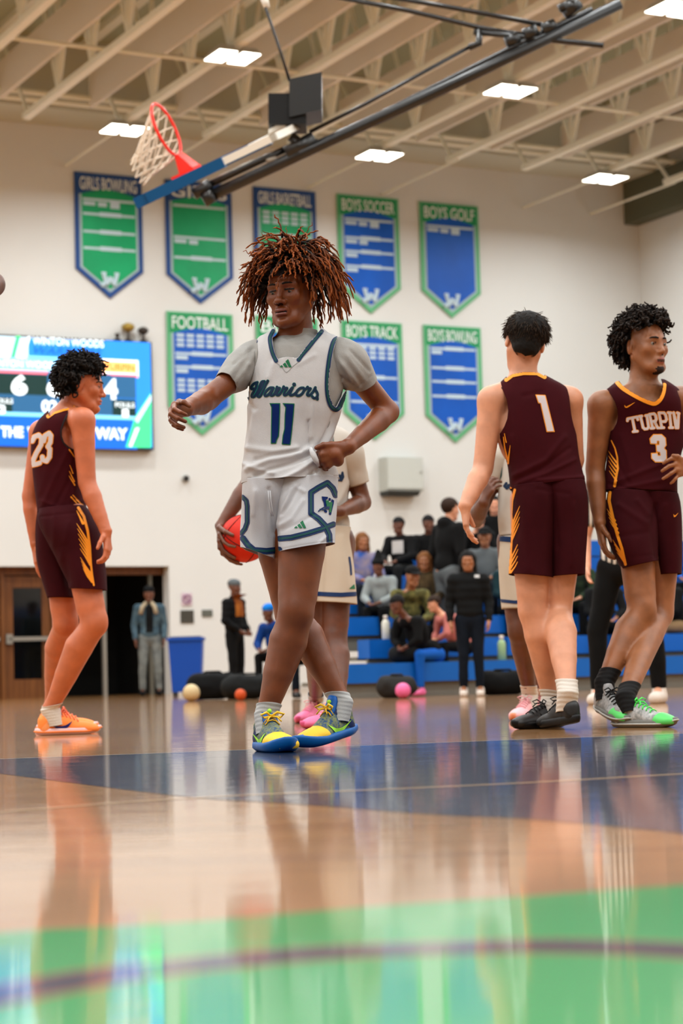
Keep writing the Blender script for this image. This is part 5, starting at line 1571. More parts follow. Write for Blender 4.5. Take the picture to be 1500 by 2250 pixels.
# jersey 23
J = [sec(112, 896, 174, 893, Y, .075, pw=2), sec(100, 908, 186, 900, Y, .10), sec(84, 928, 196, 918, Y, .15), sec(72, 955, 199, 950, Y, .165), sec(69, 985, 199, 985, Y, .16), sec(71, 1020, 193, 1020, Y, .15), sec(76, 1070, 186, 1065, Y, .145), sec(81, 1105, 187, 1100, Y, .145), sec(83, 1127, 188, 1115, Y, .145)]
V, F = loft(J, 130, 12)
V = folds(V, F, [([(150, 990), (120, 1050), (95, 1110)], 6, .005), ([(165, 1010), (150, 1060), (120, 1115)], 5, -.004), ([(170, 1060), (150, 1110)], 5, .004), ([(90, 1100), (140, 1118), (180, 1100)], 4, .004), ([(120, 960), (90, 1080)], 7, .003)], .004, (10, 10, 5), 31)
px = proj(V)
arm = [(170, 896), (152, 908), (142, 926), (136, 945), (136, 958), (141, 972), (152, 982), (166, 990), (178, 985), (195, 990), (215, 970), (215, 890)]
neck = [(108, 916), (118, 905), (140, 898), (158, 896), (163, 888), (150, 860), (100, 880)]
far = V[:, 1] > Y + .03
s_ = poly_sd(px, arm)
larm = (V - np.array(P(78, 945, Y + .17))); sl_ = np.sqrt((larm[:, 0] / .07) ** 2 + (larm[:, 1] / .07) ** 2 + (larm[:, 2] / .12) ** 2) - 1
V, F = clip(V, F, np.minimum(np.minimum(s_, poly_sd(px, neck)), sl_ * 50))
jer = cloth('jersey', V, F, M_MAR, p23, .0022); bv = bvh_of(V, F)
deco('collar', strokes([[(106, 915), (118, 906), (140, 899), (160, 895)]], 4.2), (98, 888, 168, 922), bv, M_GOLD, jer)
deco('arm_trim', strokes([cat2(arm[:8], 4)], 3.2), (128, 888, 182, 996), bv, M_BLKTRIM, jer)
def digits23(g):
    t = lambda pts: [(0 + x / 3.75, 700 + y / 3.75) for x, y in pts]
    two = [t([(268, 1010), (285, 975), (320, 960), (345, 985), (340, 1040), (300, 1110), (278, 1160), (272, 1205), (300, 1200), (328, 1190)])]
    three = [t([(362, 1010), (372, 965), (405, 945), (420, 965), (415, 1020), (395, 1055), (412, 1075), (408, 1140), (385, 1175), (352, 1165), (350, 1140)])]
    return strokes(two + three, g)
deco('number', digits23(6.3), (60, 936, 122, 1036), bv, M_GOLD, jer, .0018, 1); deco('number', digits23(4.6), (60, 936, 122, 1036), bv, M_PRW, jer, .003, 1)
deco('claw_marks', claws([([(152, 988), (158, 996), (163, 1004)], 1.5, .8), ([(152, 1035), (163, 1058)], .6, 1.6), ([(151, 1045), (164, 1066)], .5, 1.6), ([(153, 1022), (160, 1040)], .5, 1.3), ([(156, 1092), (170, 1108)], 1.5, 1.2), ([(160, 1088), (178, 1108)], 1.0, 1.6), ([(166, 1098), (182, 1110)], .7, 1.2)]), (140, 980, 190, 1120), bv, M_GOLD, jer)
# shorts 23
A_ = loft([sec(84, 1118, 160, 1120, Y + .06, .12), sec(80, 1150, 150, 1150, Y + .08, .12), sec(79, 1190, 152, 1190, Y + .08, .115), sec(83, 1240, 158, 1240, Y + .08, .11), sec(104, 1314, 167, 1314, Y + .07, .10)], 90, 12)
B_ = loft([sec(86, 1120, 188, 1112, Y - .04, .135), sec(84, 1140, 206, 1135, Y - .05, .15), sec(95, 1170, 219, 1165, Y - .08, .14), sec(118, 1215, 226, 1210, Y - .09, .125), sec(140, 1260, 231, 1255, Y - .10, .12), sec(153, 1294, 234, 1297, Y - .105, .115)], 110, 12)
V, F = join(A_, B_)
V = folds(V, F, [([(120, 1130), (118, 1200)], 6, .004), ([(150, 1150), (135, 1230)], 6, .004), ([(140, 1200), (150, 1280)], 7, -.006), ([(90, 1135), (180, 1125)], 3, -.003)], .004, (12, 12, 5), 33)
sho = cloth('shorts', V, F, M_MAR2, p23, .0025); bv = bvh_of(V, F)
cl = [([(172, 1116), (184, 1135), (192, 1165), (197, 1200), (199, 1235), (202, 1262), (206, 1286)], 3.2, 2.0), ([(168, 1122), (182, 1150)], .6, 3.0)]
for i in range(6): cl.append(([(168 + i * 1.5, 1150 + i * 11), (182 + i, 1172 + i * 10), (196 + i * .4, 1196 + i * 9)], .4, 2.4))
for i in range(4): cl.append(([(176 + i * 2, 1224 + i * 8), (188 + i, 1244 + i * 7), (202, 1264 + i * 5)], .4, 2.2))
deco('claw_stripe', claws(cl), (160, 1110, 214, 1292), bv, M_GOLD, sho)
M_SOCKC = mat('cream_sock', (.80, .77, .73), .8, bump=.4, bscale=200)
sock(p23, mid(aR, kR_, .05), heR - dR * .09 + Vector((0, 0, .05)), .050, 0.0460, M_SOCKC, knuck=aR); sock(p23, mid(aL, kL_, .03), heL - dL * .09 + Vector((0, 0, .05)), .048, 0.0450, M_SOCKC, knuck=aL)
M_ORSH = mat('neon_orange_knit', (.98, .55, .25), .6, bump=.3, bscale=200)
osh = dict(upper=M_ORSH, toe=M_ORSH, mid=mat('peach_overlay', (.97, .62, .38), .6), sole=mat('pale_pink_sole', (.90, .74, .74), .4), tongue=M_ORSH, laces=mat('coral_laces', (.98, .48, .35), .6), swoosh=mat('navy_mark', (.10, .12, .42), .4), sole2=mat('orange_sole_line', (.97, .52, .25), .4))
shoe(p23, heL, toeL, (0, 0, 1), 1, .31, osh, swoosh=(1, -1), name='shoe'); shoe(p23, heR, toeR, (0, 0, 1), -1, .31, osh, swoosh=(1, -1), mid=1, name='shoe')

# ------------------------------------------------------------ number 1, right, seen from behind
Y = 9.15
p1 = thing('person', (P(1190, 1600, Y).x, Y, 0), 'short-haired fair player in maroon number 1 uniform seen from behind', 'person')
hc = P(1153, 753, Y - .01); fd = unit((-.10, 1, -.12)); R1 = frame_from(fd, (.20, 0, 1)); hs = 1.04
S = Solid(); L1_ = head_prims(S, hc, R1, hs)
S.cone(P(1150, 835, Y), P(1149, 790, Y), .064, .059, .03)
shL = P(1080, 880, Y - .02); elL = P(1061, 1030, Y - .03); wrL = P(1021, 1112, Y - .14)
shR = P(1250, 880, Y + .02); elR = P(1262, 1010, Y + .10); wrR = P(1240, 1100, Y + .20)
S.cone(P(1150, 845, Y), shL, .058, .056, .03); S.cone(P(1150, 845, Y), shR, .058, .056, .03)
S.ell(P(1170, 950, Y), (.16, .09, .19)); S.ell(P(1200, 1090, Y), (.14, .09, .12))
S.chain([shL, mid(shL, elL, .35), mid(shL, elL, .9), elL], [.063, .054, .046, .044], .03); S.chain([elL, mid(elL, wrL, .28), mid(elL, wrL, .7), wrL], [.043, .047, .037, .029], .012)
S.chain([shR, mid(shR, elR, .35), elR], [.060, .052, .042], .03); S.chain([elR, mid(elR, wrR, .28), wrR], [.041, .044, .029], .012)
ph1 = auto_hand(S, wrL, (.03, .05, -1), (1, .15, -.1), (.1, 1, 0), .185, (.4, .35, .3, .25), .05, .0090, .4, .35)
ph2 = auto_hand(S, wrR, (-.1, .2, -1), (-.5, .5, 0), (.5, .5, 0), .185)
hL_ = P(1168, 1100, Y); kL_ = P(1170, 1340, Y - .01); hR_ = P(1240, 1100, Y); kR_ = P(1226, 1340, Y + .02)
# left foot flat, turned out to the left; right heel towards us
toeL = FL(1126, 1603.5); dL = Vector((.232, .19, .0)).normalized(); heL = toeL + dL * .305
heR = FL(1270, 1603); heR.z = .03; dR = Vector((.13, -.26, .03)).normalized(); toeR = heR - dR * .295; toeR.z = 0.0
aL = heL - dL * .062 + Vector((0, 0, .13)); aR = heR - dR * .062 + Vector((-.005, 0, .13))
leg(S, hL_, kL_, aL, .098, .063, .070, .040, (-.5, .9, 0), foot=heL - dL * .1 + Vector((0, 0, .05)))
leg(S, hR_, kR_, aR, .094, .060, .070, .039, (.1, 1, 0), foot=heR - dR * .1 + Vector((0, 0, .05)))
bl = [pts_box([P(1110, 690, Y), P(1195, 815, Y)], .07) + (.0036,)]
for q in (ph1, ph2): a, b_ = pts_box(q, .016); bl.append((a, b_, .0034))
V, Q = body_mesh(S, bl, .008)
body = mesh_obj('body', V, Q, SK_W, p1, smooth=True); face_regions(body, V, Q, hc, R1, hs, LIPW, M_SHADOWL); eyes(L1_, R1, hs, p1); brows(L1_, p1, M_BROW, hs)
M_BRH = hair_mat('dark_brown_hair', (.055, .035, .02), (.20, .135, .075))
cutp1 = lambda L: np.minimum(np.where(L[:, 1] > .045, L[:, 2] - .055, L[:, 2] + .082 - .35 * np.abs(L[:, 0])), np.where((np.abs(L[:, 0]) > .05) & (L[:, 1] > -.035), L[:, 2] - .018, 1))
scalp('scalp_hair', hc, R1, hs, M_BRH, p1, cutp1, 1.06, .0045, .002, 1, extra=[((0, -.02, .05), (.088, .104, .078)), ((0, -.055, -.03), (.058, .05, .055))])
hair('hair', hc, R1, hs, 2600, .055, .0021, M_BRH, p1, grav=.35, lift=0, curl=.0, elev=(-.55, 1), seed=5, jitter=.09, fuzz=0, steps=9, rad_tip=.5, base=(.080, .100, .091), outf=.12, comb=(.0, -.35, 1), keep=lambda d: not (d[1] > .6 and d[2] < .35) and not (abs(d[0]) > .6 and d[2] < -.05 and d[1] > -.5), lenf=lambda d: 1.0 if d[2] > .2 else .45)
J = [sec(1118, 822, 1194, 822, Y, .075, pw=2), sec(1104, 834, 1216, 834, Y, .09), sec(1088, 852, 1243, 852, Y, .105), sec(1082, 880, 1254, 880, Y, .12), sec(1087, 930, 1262, 925, Y, .13), sec(1096, 970, 1267, 965, Y, .135), sec(1112, 1012, 1272, 1005, Y, .135), sec(1118, 1045, 1279, 1035, Y, .135), sec(1121, 1076, 1285, 1055, Y, .14)]
V, F = loft(J, 150, 12)
V = folds(V, F, [([(1240, 960), (1200, 1010), (1130, 1045)], 6, .006), ([(1262, 1010), (1200, 1040), (1140, 1060)], 5, .006), ([(1250, 985), (1190, 1030), (1135, 1055)], 5, -.005), ([(1125, 960), (1140, 1040)], 6, .004), ([(1180, 1055), (1280, 1048)], 4, .005), ([(1120, 900), (1150, 1000)], 6, .003), ([(1150, 870), (1190, 860)], 6, -.003)], .004, (10, 10, 5), 41)
px = proj(V)
arm = [(1094, 848), (1104, 857), (1113, 878), (1116, 902), (1114, 920), (1107, 938), (1100, 950), (1092, 958), (1070, 940), (1060, 840)]
neck = [(1112, 831), (1125, 822), (1150, 817.5), (1180, 817.5), (1196, 826), (1200, 780), (1110, 780)]
ar = V - np.array(P(1262, 900, Y)); s3 = np.sqrt((ar[:, 0] / .035) ** 2 + (ar[:, 1] / .09) ** 2 + (ar[:, 2] / .12) ** 2) - 1
V, F = clip(V, F, np.minimum(np.minimum(poly_sd(px, arm), poly_sd(px, neck)), s3 * 40))
jer = cloth('jersey', V, F, M_MAR, p1, .0022); bv = bvh_of(V, F)
deco('collar', strokes([[(1112, 835), (1125, 825), (1150, 820), (1180, 820.5), (1196, 829)]], 4.2), (1105, 810, 1204, 842), bv, M_GOLD, jer)
deco('arm_trim', strokes([[(1082, 855), (1090, 849), (1100, 853)]], 3), (1076, 842, 1108, 862), bv, M_BLKTRIM, jer)
one = [(980 + x / 3.572, 670 + y / 3.572) for x, y in [(700, 705), (778, 708), (850, 996), (788, 998), (738, 775), (722, 772)]]
deco('number', polys([one], .3), (1170, 862, 1224, 955), bv, M_GOLD, jer, .0018, 1); deco('number', polys([one], -1.6), (1170, 862, 1224, 955), bv, M_PRW, jer, .003, 1)
deco('claw_marks', claws([([(1106, 960), (1109, 985), (1115, 1010)], .8, 2.2), ([(1121, 978), (1118, 1000), (1116, 1018)], .6, 2.2), ([(1108, 952), (1112, 972)], .6, 1.2), ([(1119, 1070), (1130, 1078)], 1.5, 2.5)]), (1098, 945, 1136, 1082), bv, M_GOLD, jer)
A_ = loft([sec(1122, 1070, 1230, 1062, Y, .135), sec(1122, 1100, 1232, 1100, Y, .14), sec(1122, 1160, 1222, 1160, Y, .135), sec(1119, 1220, 1216, 1222, Y, .13), sec(1117, 1262, 1215, 1270, Y - .005, .128)], 110, 12)
B_ = loft([sec(1180, 1064, 1284, 1056, Y, .135), sec(1190, 1100, 1290, 1095, Y, .14), sec(1198, 1160, 1291, 1150, Y + .01, .135), sec(1205, 1220, 1287, 1215, Y + .01, .13), sec(1206, 1268, 1285, 1263, Y + .015, .128)], 110, 12)
V, F = join(A_, B_)
V = folds(V, F, [([(1215, 1090), (1225, 1200)], 6, -.006), ([(1150, 1080), (1160, 1250)], 8, .004), ([(1180, 1075), (1250, 1085)], 4, -.003), ([(1260, 1110), (1255, 1240)], 6, .004)], .004, (12, 12, 5), 43)
sho = cloth('shorts', V, F, M_MAR2, p1, .0025); bv = bvh_of(V, F)
cl = [([(1131, 1076), (1125, 1100), (1123, 1130), (1125, 1160), (1123, 1200), (1121, 1230), (1119, 1262)], 2.6, 2.8)]
for i in range(4): cl.append(([(1144 - i * .5, 1107 + i * 13), (1134, 1130 + i * 12), (1125, 1152 + i * 11)], .4, 2.2))
for i in range(4): cl.append(([(1140, 1190 + i * 13), (1131, 1210 + i * 12), (1122, 1228 + i * 10)], .4, 2.2))
deco('claw_stripe', claws(cl), (1112, 1070, 1152, 1272), bv, M_GOLD, sho)
sock(p1, mid(aL, kL_, .08), heL - dL * .09 + Vector((0, 0, .05)), .047, 0.0450, M_SOCKC, knuck=aL, wr=.0009); sock(p1, mid(aR, kR_, .15), heR - dR * .09 + Vector((0, 0, .05)), .047, 0.0450, M_SOCKC, knuck=aR, wr=.0009)
M_BKSH = mat('black_shoe', (.025, .025, .027), .5, spec=.5)
bsh = dict(upper=M_BKSH, toe=M_BKSH, mid=mat('black_overlay', (.045, .045, .05), .35), sole=mat('black_sole', (.018, .018, .02), .5), laces=mat('black_laces', (.06, .06, .06), .7), swoosh=mat('black_mark', (.05, .05, .055), .3))
shoe(p1, heL, toeL, (0, 0, 1), -1, .305, bsh, mid=1, name='shoe', swoosh=(1,)); shoe(p1, heR, toeR, (0, 0, 1), 1, .30, bsh, mid=1, name='shoe')

# ------------------------------------------------------------ number 3, right, facing us
Y = 9.3
p3 = thing('person', (P(1405, 1600, Y).x, Y, 0), 'curly-haired player in maroon TURPIN 3 uniform at the right edge', 'person')
hc = P(1417, 763, Y - .02); fd = unit((.56, -.83, -.02)); R3_ = frame_from(fd, (0, 0, 1)); hs = 1.10
S = Solid(); L3_ = head_prims(S, hc, R3_, hs, nose=1.05, eye=1.5)
S.cone(P(1412, 850, Y), P(1415, 795, Y), .066, .060, .03)
shL = P(1322, 890, Y - .03); elL = P(1307, 1030, Y + .02); wrL = P(1317, 1150, Y - .04)
shR = P(1502, 880, Y + .06); elR = P(1540, 1000, Y + .08); wrR = P(1510, 1035, Y - .15)
S.cone(P(1412, 862, Y), shL, .055, .056, .03); S.cone(P(1412, 862, Y), shR, .055, .056, .03); S.cone(P(1395, 905, Y - .02), P(1440, 905, Y - .02), .065, .065, .05)
S.ell(P(1415, 960, Y), (.15, .085, .18)); S.ell(P(1415, 1100, Y), (.13, .085, .12))
S.chain([shL, mid(shL, elL, .35), mid(shL, elL, .9), elL], [.064, .054, .045, .043], .03); S.chain([elL, mid(elL, wrL, .28), mid(elL, wrL, .7), wrL], [.042, .046, .036, .028], .012)
S.chain([shR, mid(shR, elR, .35), elR], [.062, .052, .042], .03); S.chain([elR, mid(elR, wrR, .28), wrR], [.041, .044, .028], .012)
ph1 = auto_hand(S, wrL, (.08, -.05, -1), (1, 0, -.1), (.1, -1, 0), .19, (.45, .5, .4, .3), .06, .0092, .5, .25)
pp3 = lambda a: [P(x, y, z) for x, y, z in a]
hand_prims(S, wrR, [pp3([(1488, 1008, Y - .19), (1474, 1008, Y - .20), (1464, 1013, Y - .20), (1457, 1018, Y - .195)]), pp3([(1484, 1020, Y - .19), (1470, 1024, Y - .20), (1461, 1030, Y - .20), (1454, 1035, Y - .195)]),
                     pp3([(1486, 1032, Y - .19), (1474, 1040, Y - .20), (1464, 1047, Y - .195), (1456, 1052, Y - .19)]), pp3([(1491, 1043, Y - .18), (1483, 1052, Y - .19), (1478, 1058, Y - .185), (1473, 1062, Y - .18)])],
           pp3([(1500, 1012, Y - .17), (1488, 1003, Y - .20), (1478, 1001, Y - .20)]), .0086, wr=.027)
hL_ = P(1385, 1110, Y - .02); kL_ = P(1410, 1340, Y - .10); hR_ = P(1450, 1110, Y + .03); kR_ = P(1449, 1345, Y + .02)
toeL = FL(1383, 1599); toeL.z = .012; dL = Vector((-.10, .27, .06)).normalized(); heL = toeL + dL * .305
toeR = FL(1484, 1598); dR = Vector((-.20, .17, .0)).normalized(); heR = toeR + dR * .305
aL = heL - dL * .062 + Vector((0.01, 0, .13)); aR = heR - dR * .062 + Vector((0, 0, .13))
leg(S, hL_, kL_, aL, .088, .062, .068, .039, (.4, -1, 0), foot=heL - dL * .1 + Vector((0, 0, .05)))
leg(S, hR_, kR_, aR, .092, .060, .066, .038, (.5, -1, 0), foot=heR - dR * .1 + Vector((0, 0, .05)))
bl = [pts_box([P(1370, 690, Y), P(1465, 815, Y)], .07) + (.0028,)]
for q in (ph1, [P(1450, 1000, Y - .18), P(1500, 1066, Y - .2)]): a, b_ = pts_box(q, .016); bl.append((a, b_, .0034))
V, Q = body_mesh(S, bl, .008)
body = mesh_obj('body', V, Q, SK_T, p3, smooth=True)
Lc = (V - np.array(hc)) @ R3_ / hs
goat = (np.linalg.norm(Lc, axis=1) < .16) & ((Lc[:, 1] > .055) & (Lc[:, 2] < -.091) & (np.abs(Lc[:, 0]) < .019))
face_regions(body, V, Q, hc, R3_, hs, LIPT, M_SHADOWL)
me = body.data; ii = np.zeros(len(me.polygons), dtype=np.int32); me.polygons.foreach_get('material_index', ii); me.materials.append(mat('short_beard', (.14, .08, .055), .8)); ii[(goat[Q].sum(1) >= 2) & (ii == 0)] = 3; me.polygons.foreach_set('material_index', ii)
eyes(L3_, R3_, hs, p3, (.05, 1, 0)); brows(L3_, p3, M_BROW, hs, .0030)
scalp('scalp_hair', hc, R3_, hs, DKH, p3, lambda L: np.where(L[:, 1] > .0, L[:, 2] - .075 - .2 * np.maximum(L[:, 1], 0), L[:, 2] + .06 + .3 * L[:, 1]), 1.03, .005, .004)
DKH3 = hair_mat('brown_black_curls', (.03, .02, .015), (.14, .095, .065))
hair('curls', hc, R3_, hs, 900, .066, .0048, DKH3, p3, grav=.55, lift=.35, curl=.0075, freq=190, elev=(-.8, 1), seed=13, jitter=.5, fuzz=.5, steps=14, rad_tip=.8, outf=1.2,
     keep=lambda d: ((d[1] < .0 and d[2] > -.8 and not (abs(d[0]) > .7 and d[2] < -.15 and d[1] > -.3)) or (d[2] > .42 and d[1] < .7) or (d[2] > .55 and d[1] < .8) or (d[2] > .70)) and not (abs(d[0]) > .5 and d[2] < -.05 and d[1] > -.5))
J = [sec(1352, 838, 1462, 836, Y, .078, pw=2), sec(1338, 850, 1478, 847, Y - .01, .11), sec(1328, 862, 1492, 860, Y - .01, .128), sec(1324, 890, 1504, 888, Y - .01, .14), sec(1332, 930, 1508, 930, Y, .128), sec(1336, 970, 1503, 970, Y, .125), sec(1334, 1010, 1493, 1010, Y, .125), sec(1329, 1050, 1488, 1050, Y, .13), sec(1327, 1078, 1488, 1084, Y, .135)]
V, F = loft(J, 150, 12)
V = folds(V, F, [([(1350, 1060), (1400, 1040), (1450, 1020)], 6, .006), ([(1360, 1075), (1420, 1062), (1470, 1050)], 5, .005), ([(1365, 960), (1385, 1030)], 7, .004), ([(1345, 1000), (1380, 1060)], 5, -.004), ([(1440, 900), (1440, 925)], 7, .004), ([(1335, 1062), (1400, 1078), (1480, 1078)], 3, -.003)], .004, (10, 10, 5), 51)
px = proj(V)
arm = [(1331, 855), (1342, 868), (1350, 882), (1356, 900), (1357, 915), (1354, 930), (1347, 943), (1338, 950), (1310, 930), (1300, 850)]
neck = [(1356, 832), (1368, 848), (1385, 860), (1405, 871), (1422, 879), (1438, 883), (1448, 874), (1454, 860), (1456, 846), (1452, 832), (1440, 790), (1360, 790)]
armr = [(1487, 858), (1495, 880), (1499, 920), (1500, 950), (1530, 950), (1530, 850)]
V, F = clip(V, F, np.minimum(np.minimum(poly_sd(px, arm), poly_sd(px, neck)), poly_sd(px, armr)))
jer = cloth('jersey', V, F, M_MAR, p3, .0022); bv = bvh_of(V, F)
deco('collar', strokes([cat2([(1353, 838), (1366, 852), (1384, 864), (1404, 875), (1424, 884), (1438, 887), (1450, 878), (1457, 862), (1459, 846)], 4)], 4.3), (1345, 830, 1466, 895), bv, M_GOLD, jer)
sw3 = [(1360 + x / 10.714, 860 + y / 10.714) for x, y in cat2([(128, 318), (150, 345), (180, 350), (395, 240)], 5)[:-1] + cat2([(400, 238), (230, 360), (170, 385), (135, 370), (122, 340)], 5)]
deco('maker_logo', polys([sw3]), (1368, 880, 1400, 900), bv, M_GOLD, jer, .0018, .7)
t3 = lambda pts: [(1360 + x / 10.714, 860 + y / 10.714) for x, y in pts]
TURP = [t3([(195, 690), (200, 645), (420, 600), (435, 665)]), t3([(310, 640), (370, 940)]), t3([(330, 950), (425, 940)]),
        t3([(465, 590), (530, 580)]), t3([(500, 590), (560, 850), (600, 890), (660, 880), (690, 840), (650, 570)]), t3([(620, 570), (680, 560)]),
        t3([(710, 545), (790, 870)]), t3([(745, 870), (820, 860)]), t3([(710, 540), (820, 525), (855, 570), (870, 650), (850, 700), (760, 710)]), t3([(830, 710), (900, 860), (925, 860)]),
        t3([(930, 510), (1000, 860)]), t3([(960, 860), (1045, 855)]), t3([(930, 505), (1050, 505), (1090, 560), (1110, 660), (1080, 710), (990, 710)]),
        t3([(1145, 500), (1215, 505)]), t3([(1180, 510), (1215, 855)]), t3([(1180, 855), (1255, 855)]),
        t3([(1275, 500), (1330, 860)]), t3([(1275, 510), (1370, 860)]), t3([(1390, 520), (1375, 860)]), t3([(1360, 505), (1400, 520)])]
deco('team_lettering', strokes(TURP, 3.7), (1370, 896, 1496, 958), bv, M_GOLD, jer, .0018, .8); deco('team_lettering', strokes(TURP, 2.6), (1370, 896, 1496, 958), bv, M_PRW, jer, .003, .8)
th3 = t3([(800, 1005), (1000, 1005), (1095, 1095), (1110, 1270), (1065, 1335), (1115, 1390), (1120, 1590), (1040, 1675), (845, 1675), (750, 1580), (745, 1450), (940, 1440), (955, 1500), (920, 1500), (900, 1430), (870, 1440), (855, 1255), (900, 1250), (900, 1180), (925, 1180), (925, 1250), (730, 1240), (708, 1110)])
deco('number', polys([th3], .2), (1422, 950, 1468, 1020), bv, M_GOLD, jer, .0018, .8); deco('number', polys([th3], -1.8), (1422, 950, 1468, 1020), bv, M_PRW, jer, .003, .8)
deco('claw_marks', claws([([(1343, 968), (1351, 985), (1356, 1005), (1357, 1030), (1353, 1050), (1350, 1068)], 1.2, 3.0)] + [([(1336 + i * .5, 990 + i * 11), (1345, 1004 + i * 10), (1354, 1016 + i * 10)], .4, 2.0) for i in range(5)]), (1328, 960, 1362, 1074), bv, M_GOLD, jer)
A_ = loft([sec(1334, 1078, 1440, 1086, Y, .135), sec(1330, 1110, 1446, 1112, Y - .01, .14), sec(1330, 1150, 1446, 1150, Y - .03, .14), sec(1341, 1200, 1445, 1195, Y - .05, .138), sec(1365, 1250, 1445, 1232, Y - .06, .132)], 110, 12)
B_ = loft([sec(1390, 1084, 1487, 1086, Y + .01, .135), sec(1400, 1115, 1493, 1115, Y + .02, .14), sec(1412, 1160, 1497, 1160, Y + .02, .13), sec(1428, 1215, 1498, 1215, Y + .02, .12), sec(1440, 1264, 1495, 1262, Y + .02, .112)], 110, 12)
V, F = join(A_, B_)
V = folds(V, F, [([(1440, 1110), (1432, 1170), (1440, 1225)], 5, -.006), ([(1400, 1100), (1425, 1130)], 5, .005), ([(1360, 1110), (1420, 1150)], 6, .005), ([(1350, 1180), (1420, 1170)], 6, -.004), ([(1460, 1110), (1450, 1140)], 5, .004), ([(1372, 1230), (1438, 1218)], 2.2, -.002)], .004, (12, 12, 5), 53)
sho = cloth('shorts', V, F, M_MAR2, p3, .0025); bv = bvh_of(V, F)
cl = [([(1340, 1082), (1338, 1100), (1342, 1118), (1348, 1145), (1356, 1175), (1366, 1205), (1374, 1240)], 3.4, 3.0)]
for i in range(4): cl.append(([(1333 + i * 2.2, 1118 + i * 9), (1341 + i * 2.2, 1130 + i * 9), (1351 + i * 2.4, 1144 + i * 9)], .4, 2.3))
for i in range(4): cl.append(([(1346 + i * 3, 1186 + i * 9), (1356 + i * 3, 1202 + i * 8), (1368 + i * 2, 1220 + i * 6)], .4, 2.3))
deco('claw_stripe', claws(cl), (1326, 1074, 1384, 1252), bv, M_GOLD, sho)
deco('maker_logo', polys([[(1479, 1130), (1481, 1133), (1484, 1132), (1489, 1127), (1483, 1135), (1480, 1136)]], .3), (1474, 1122, 1492, 1140), bv, M_GOLD, sho, .0018, .6)
sock(p3, mid(aL, kL_, .16), heL - dL * .09 + Vector((0, 0, .05)), .046, 0.0440, M_SOCKB, knuck=aL); sock(p3, mid(aR, kR_, .12), heR - dR * .09 + Vector((0, 0, .05)), .046, 0.0440, M_SOCKB, knuck=aR)
gsh = dict(upper=mat('silver_mesh_shoe', (.70, .70, .70), .45, col2=(.50, .52, .52), nscale=60), toe=mat('green_toe', (.36, .82, .42), .45), mid=mat('silver_overlay', (.72, .72, .72), .3), sole=mat('grey_sole', (.42, .42, .40), .45), tongue=mat('grey_tongue', (.6, .6, .6), .5), laces=mat('neon_green_laces', (.3, .9, .35), .5), sole2=mat('pale_sole_line', (.68, .68, .66), .4))
gsh2 = dict(gsh); gsh2['laces'] = mat('black_laces2', (.03, .03, .03), .6)
shoe(p3, heL, toeL, (0, 0, 1), 1, .305, gsh2, toecap=.215, mid=1, name='shoe'); shoe(p3, heR, toeR, (0, 0, 1), -1, .305, gsh, toecap=.225, mid=1, name='shoe')
# ================================================================== TEAM-MATES BEHIND, REFEREE, BLEACHERS, CROWD
M_CRJ = mat('cream_white_jersey', (.74, .71, .67), .75, bump=.3, bscale=420)
M_CRS = mat('cream_white_shorts', (.74, .69, .62), .75)
M_PINK = mat('pink_shoe_mesh', (.90, .45, .62), .55); M_PINKL = mat('pale_pink_mesh', (.92, .68, .70), .55)
# ------------------------------------------------------------ team-mate with the ball, behind the centre player
Y = 10.5
t1 = thing('person', (P(715, 1600, Y).x, Y, 0), 'player in white uniform and pink shoes behind number 11, holding an orange ball', 'person')
hc = P(703, 868, Y); RT = frame_from((-.2, -1, 0)); S = Solid(); LT = head_prims(S, hc, RT, 1.05)
S.cone(P(705, 960, Y), P(704, 905, Y), .062, .058, .03)
shL = P(652, 992, Y); elL = P(548, 1060, Y - .02); wrL = P(484, 1156, Y - .10)
shR = P(762, 994, Y); elR = P(797, 1104, Y + .06); wrR = P(748, 1124, Y - .16)
S.cone(P(705, 965, Y), shL, .055, .055, .03); S.cone(P(705, 965, Y), shR, .055, .055, .03); S.ell(P(708, 1060, Y), (.14, .09, .2)); S.ell(P(714, 1180, Y), (.13, .09, .12))
S.chain([shL, elL], [.058, .043], .03); S.chain([elL, mid(elL, wrL, .3), wrL], [.043, .046, .028], .01)
S.chain([shR, mid(shR, elR, .5), elR], [.060, .050, .044], .03); S.chain([elR, mid(elR, wrR, .3), wrR], [.044, .046, .028], .01)
BC = P(536, 1183, Y - .12); BR = .1215; bc = np.array(BC)
def onball(ax, az, ay=-.5, r=BR + .010):
    v = unit((ax, ay, az)); return bc + v * r
fing = [[onball(-1.0, .15, -.5), onball(-.8, -.2, -.75), onball(-.6, -.35, -.9), onball(-.35, -.42, -1)],
        [onball(-1.0, -.12, -.4), onball(-.85, -.5, -.5), onball(-.62, -.75, -.6), onball(-.38, -.85, -.6)],
        [onball(-1.0, -.38, -.2), onball(-.8, -.8, -.3), onball(-.5, -1, -.3), onball(-.25, -1.05, -.3)],
        [onball(-.9, -.6, .05), onball(-.65, -1, 0), onball(-.35, -1.1, 0), onball(-.12, -1.1, 0)]]
hand_prims(S, wrL, fing, [onball(-1, .45, -.35, BR + .016), onball(-.75, .25, -.85, BR + .012), onball(-.42, .08, -1, BR + .010)], .0095, wr=.028, palm_r=.014)
pR = auto_hand(S, wrR, (-1, -.1, .0), (0, .9, -.3), (0, -.3, .9), .185, (.4, .4, .3, .3))
hR_ = P(742, 1190, Y); kR_ = P(736, 1402, Y - .08); hL_ = P(690, 1190, Y); kL_ = P(692, 1400, Y - .02)
toeR = FL(664, 1603); dR = Vector((.22, .19, .0)).normalized(); heR = toeR + dR * .30; toeL = FL(655, 1590); dL = Vector((.12, .27, 0)).normalized(); heL = toeL + dL * .30
aR = heR - dR * .062 + Vector((0, 0, .13)); aL = heL - dL * .062 + Vector((0, 0, .13))
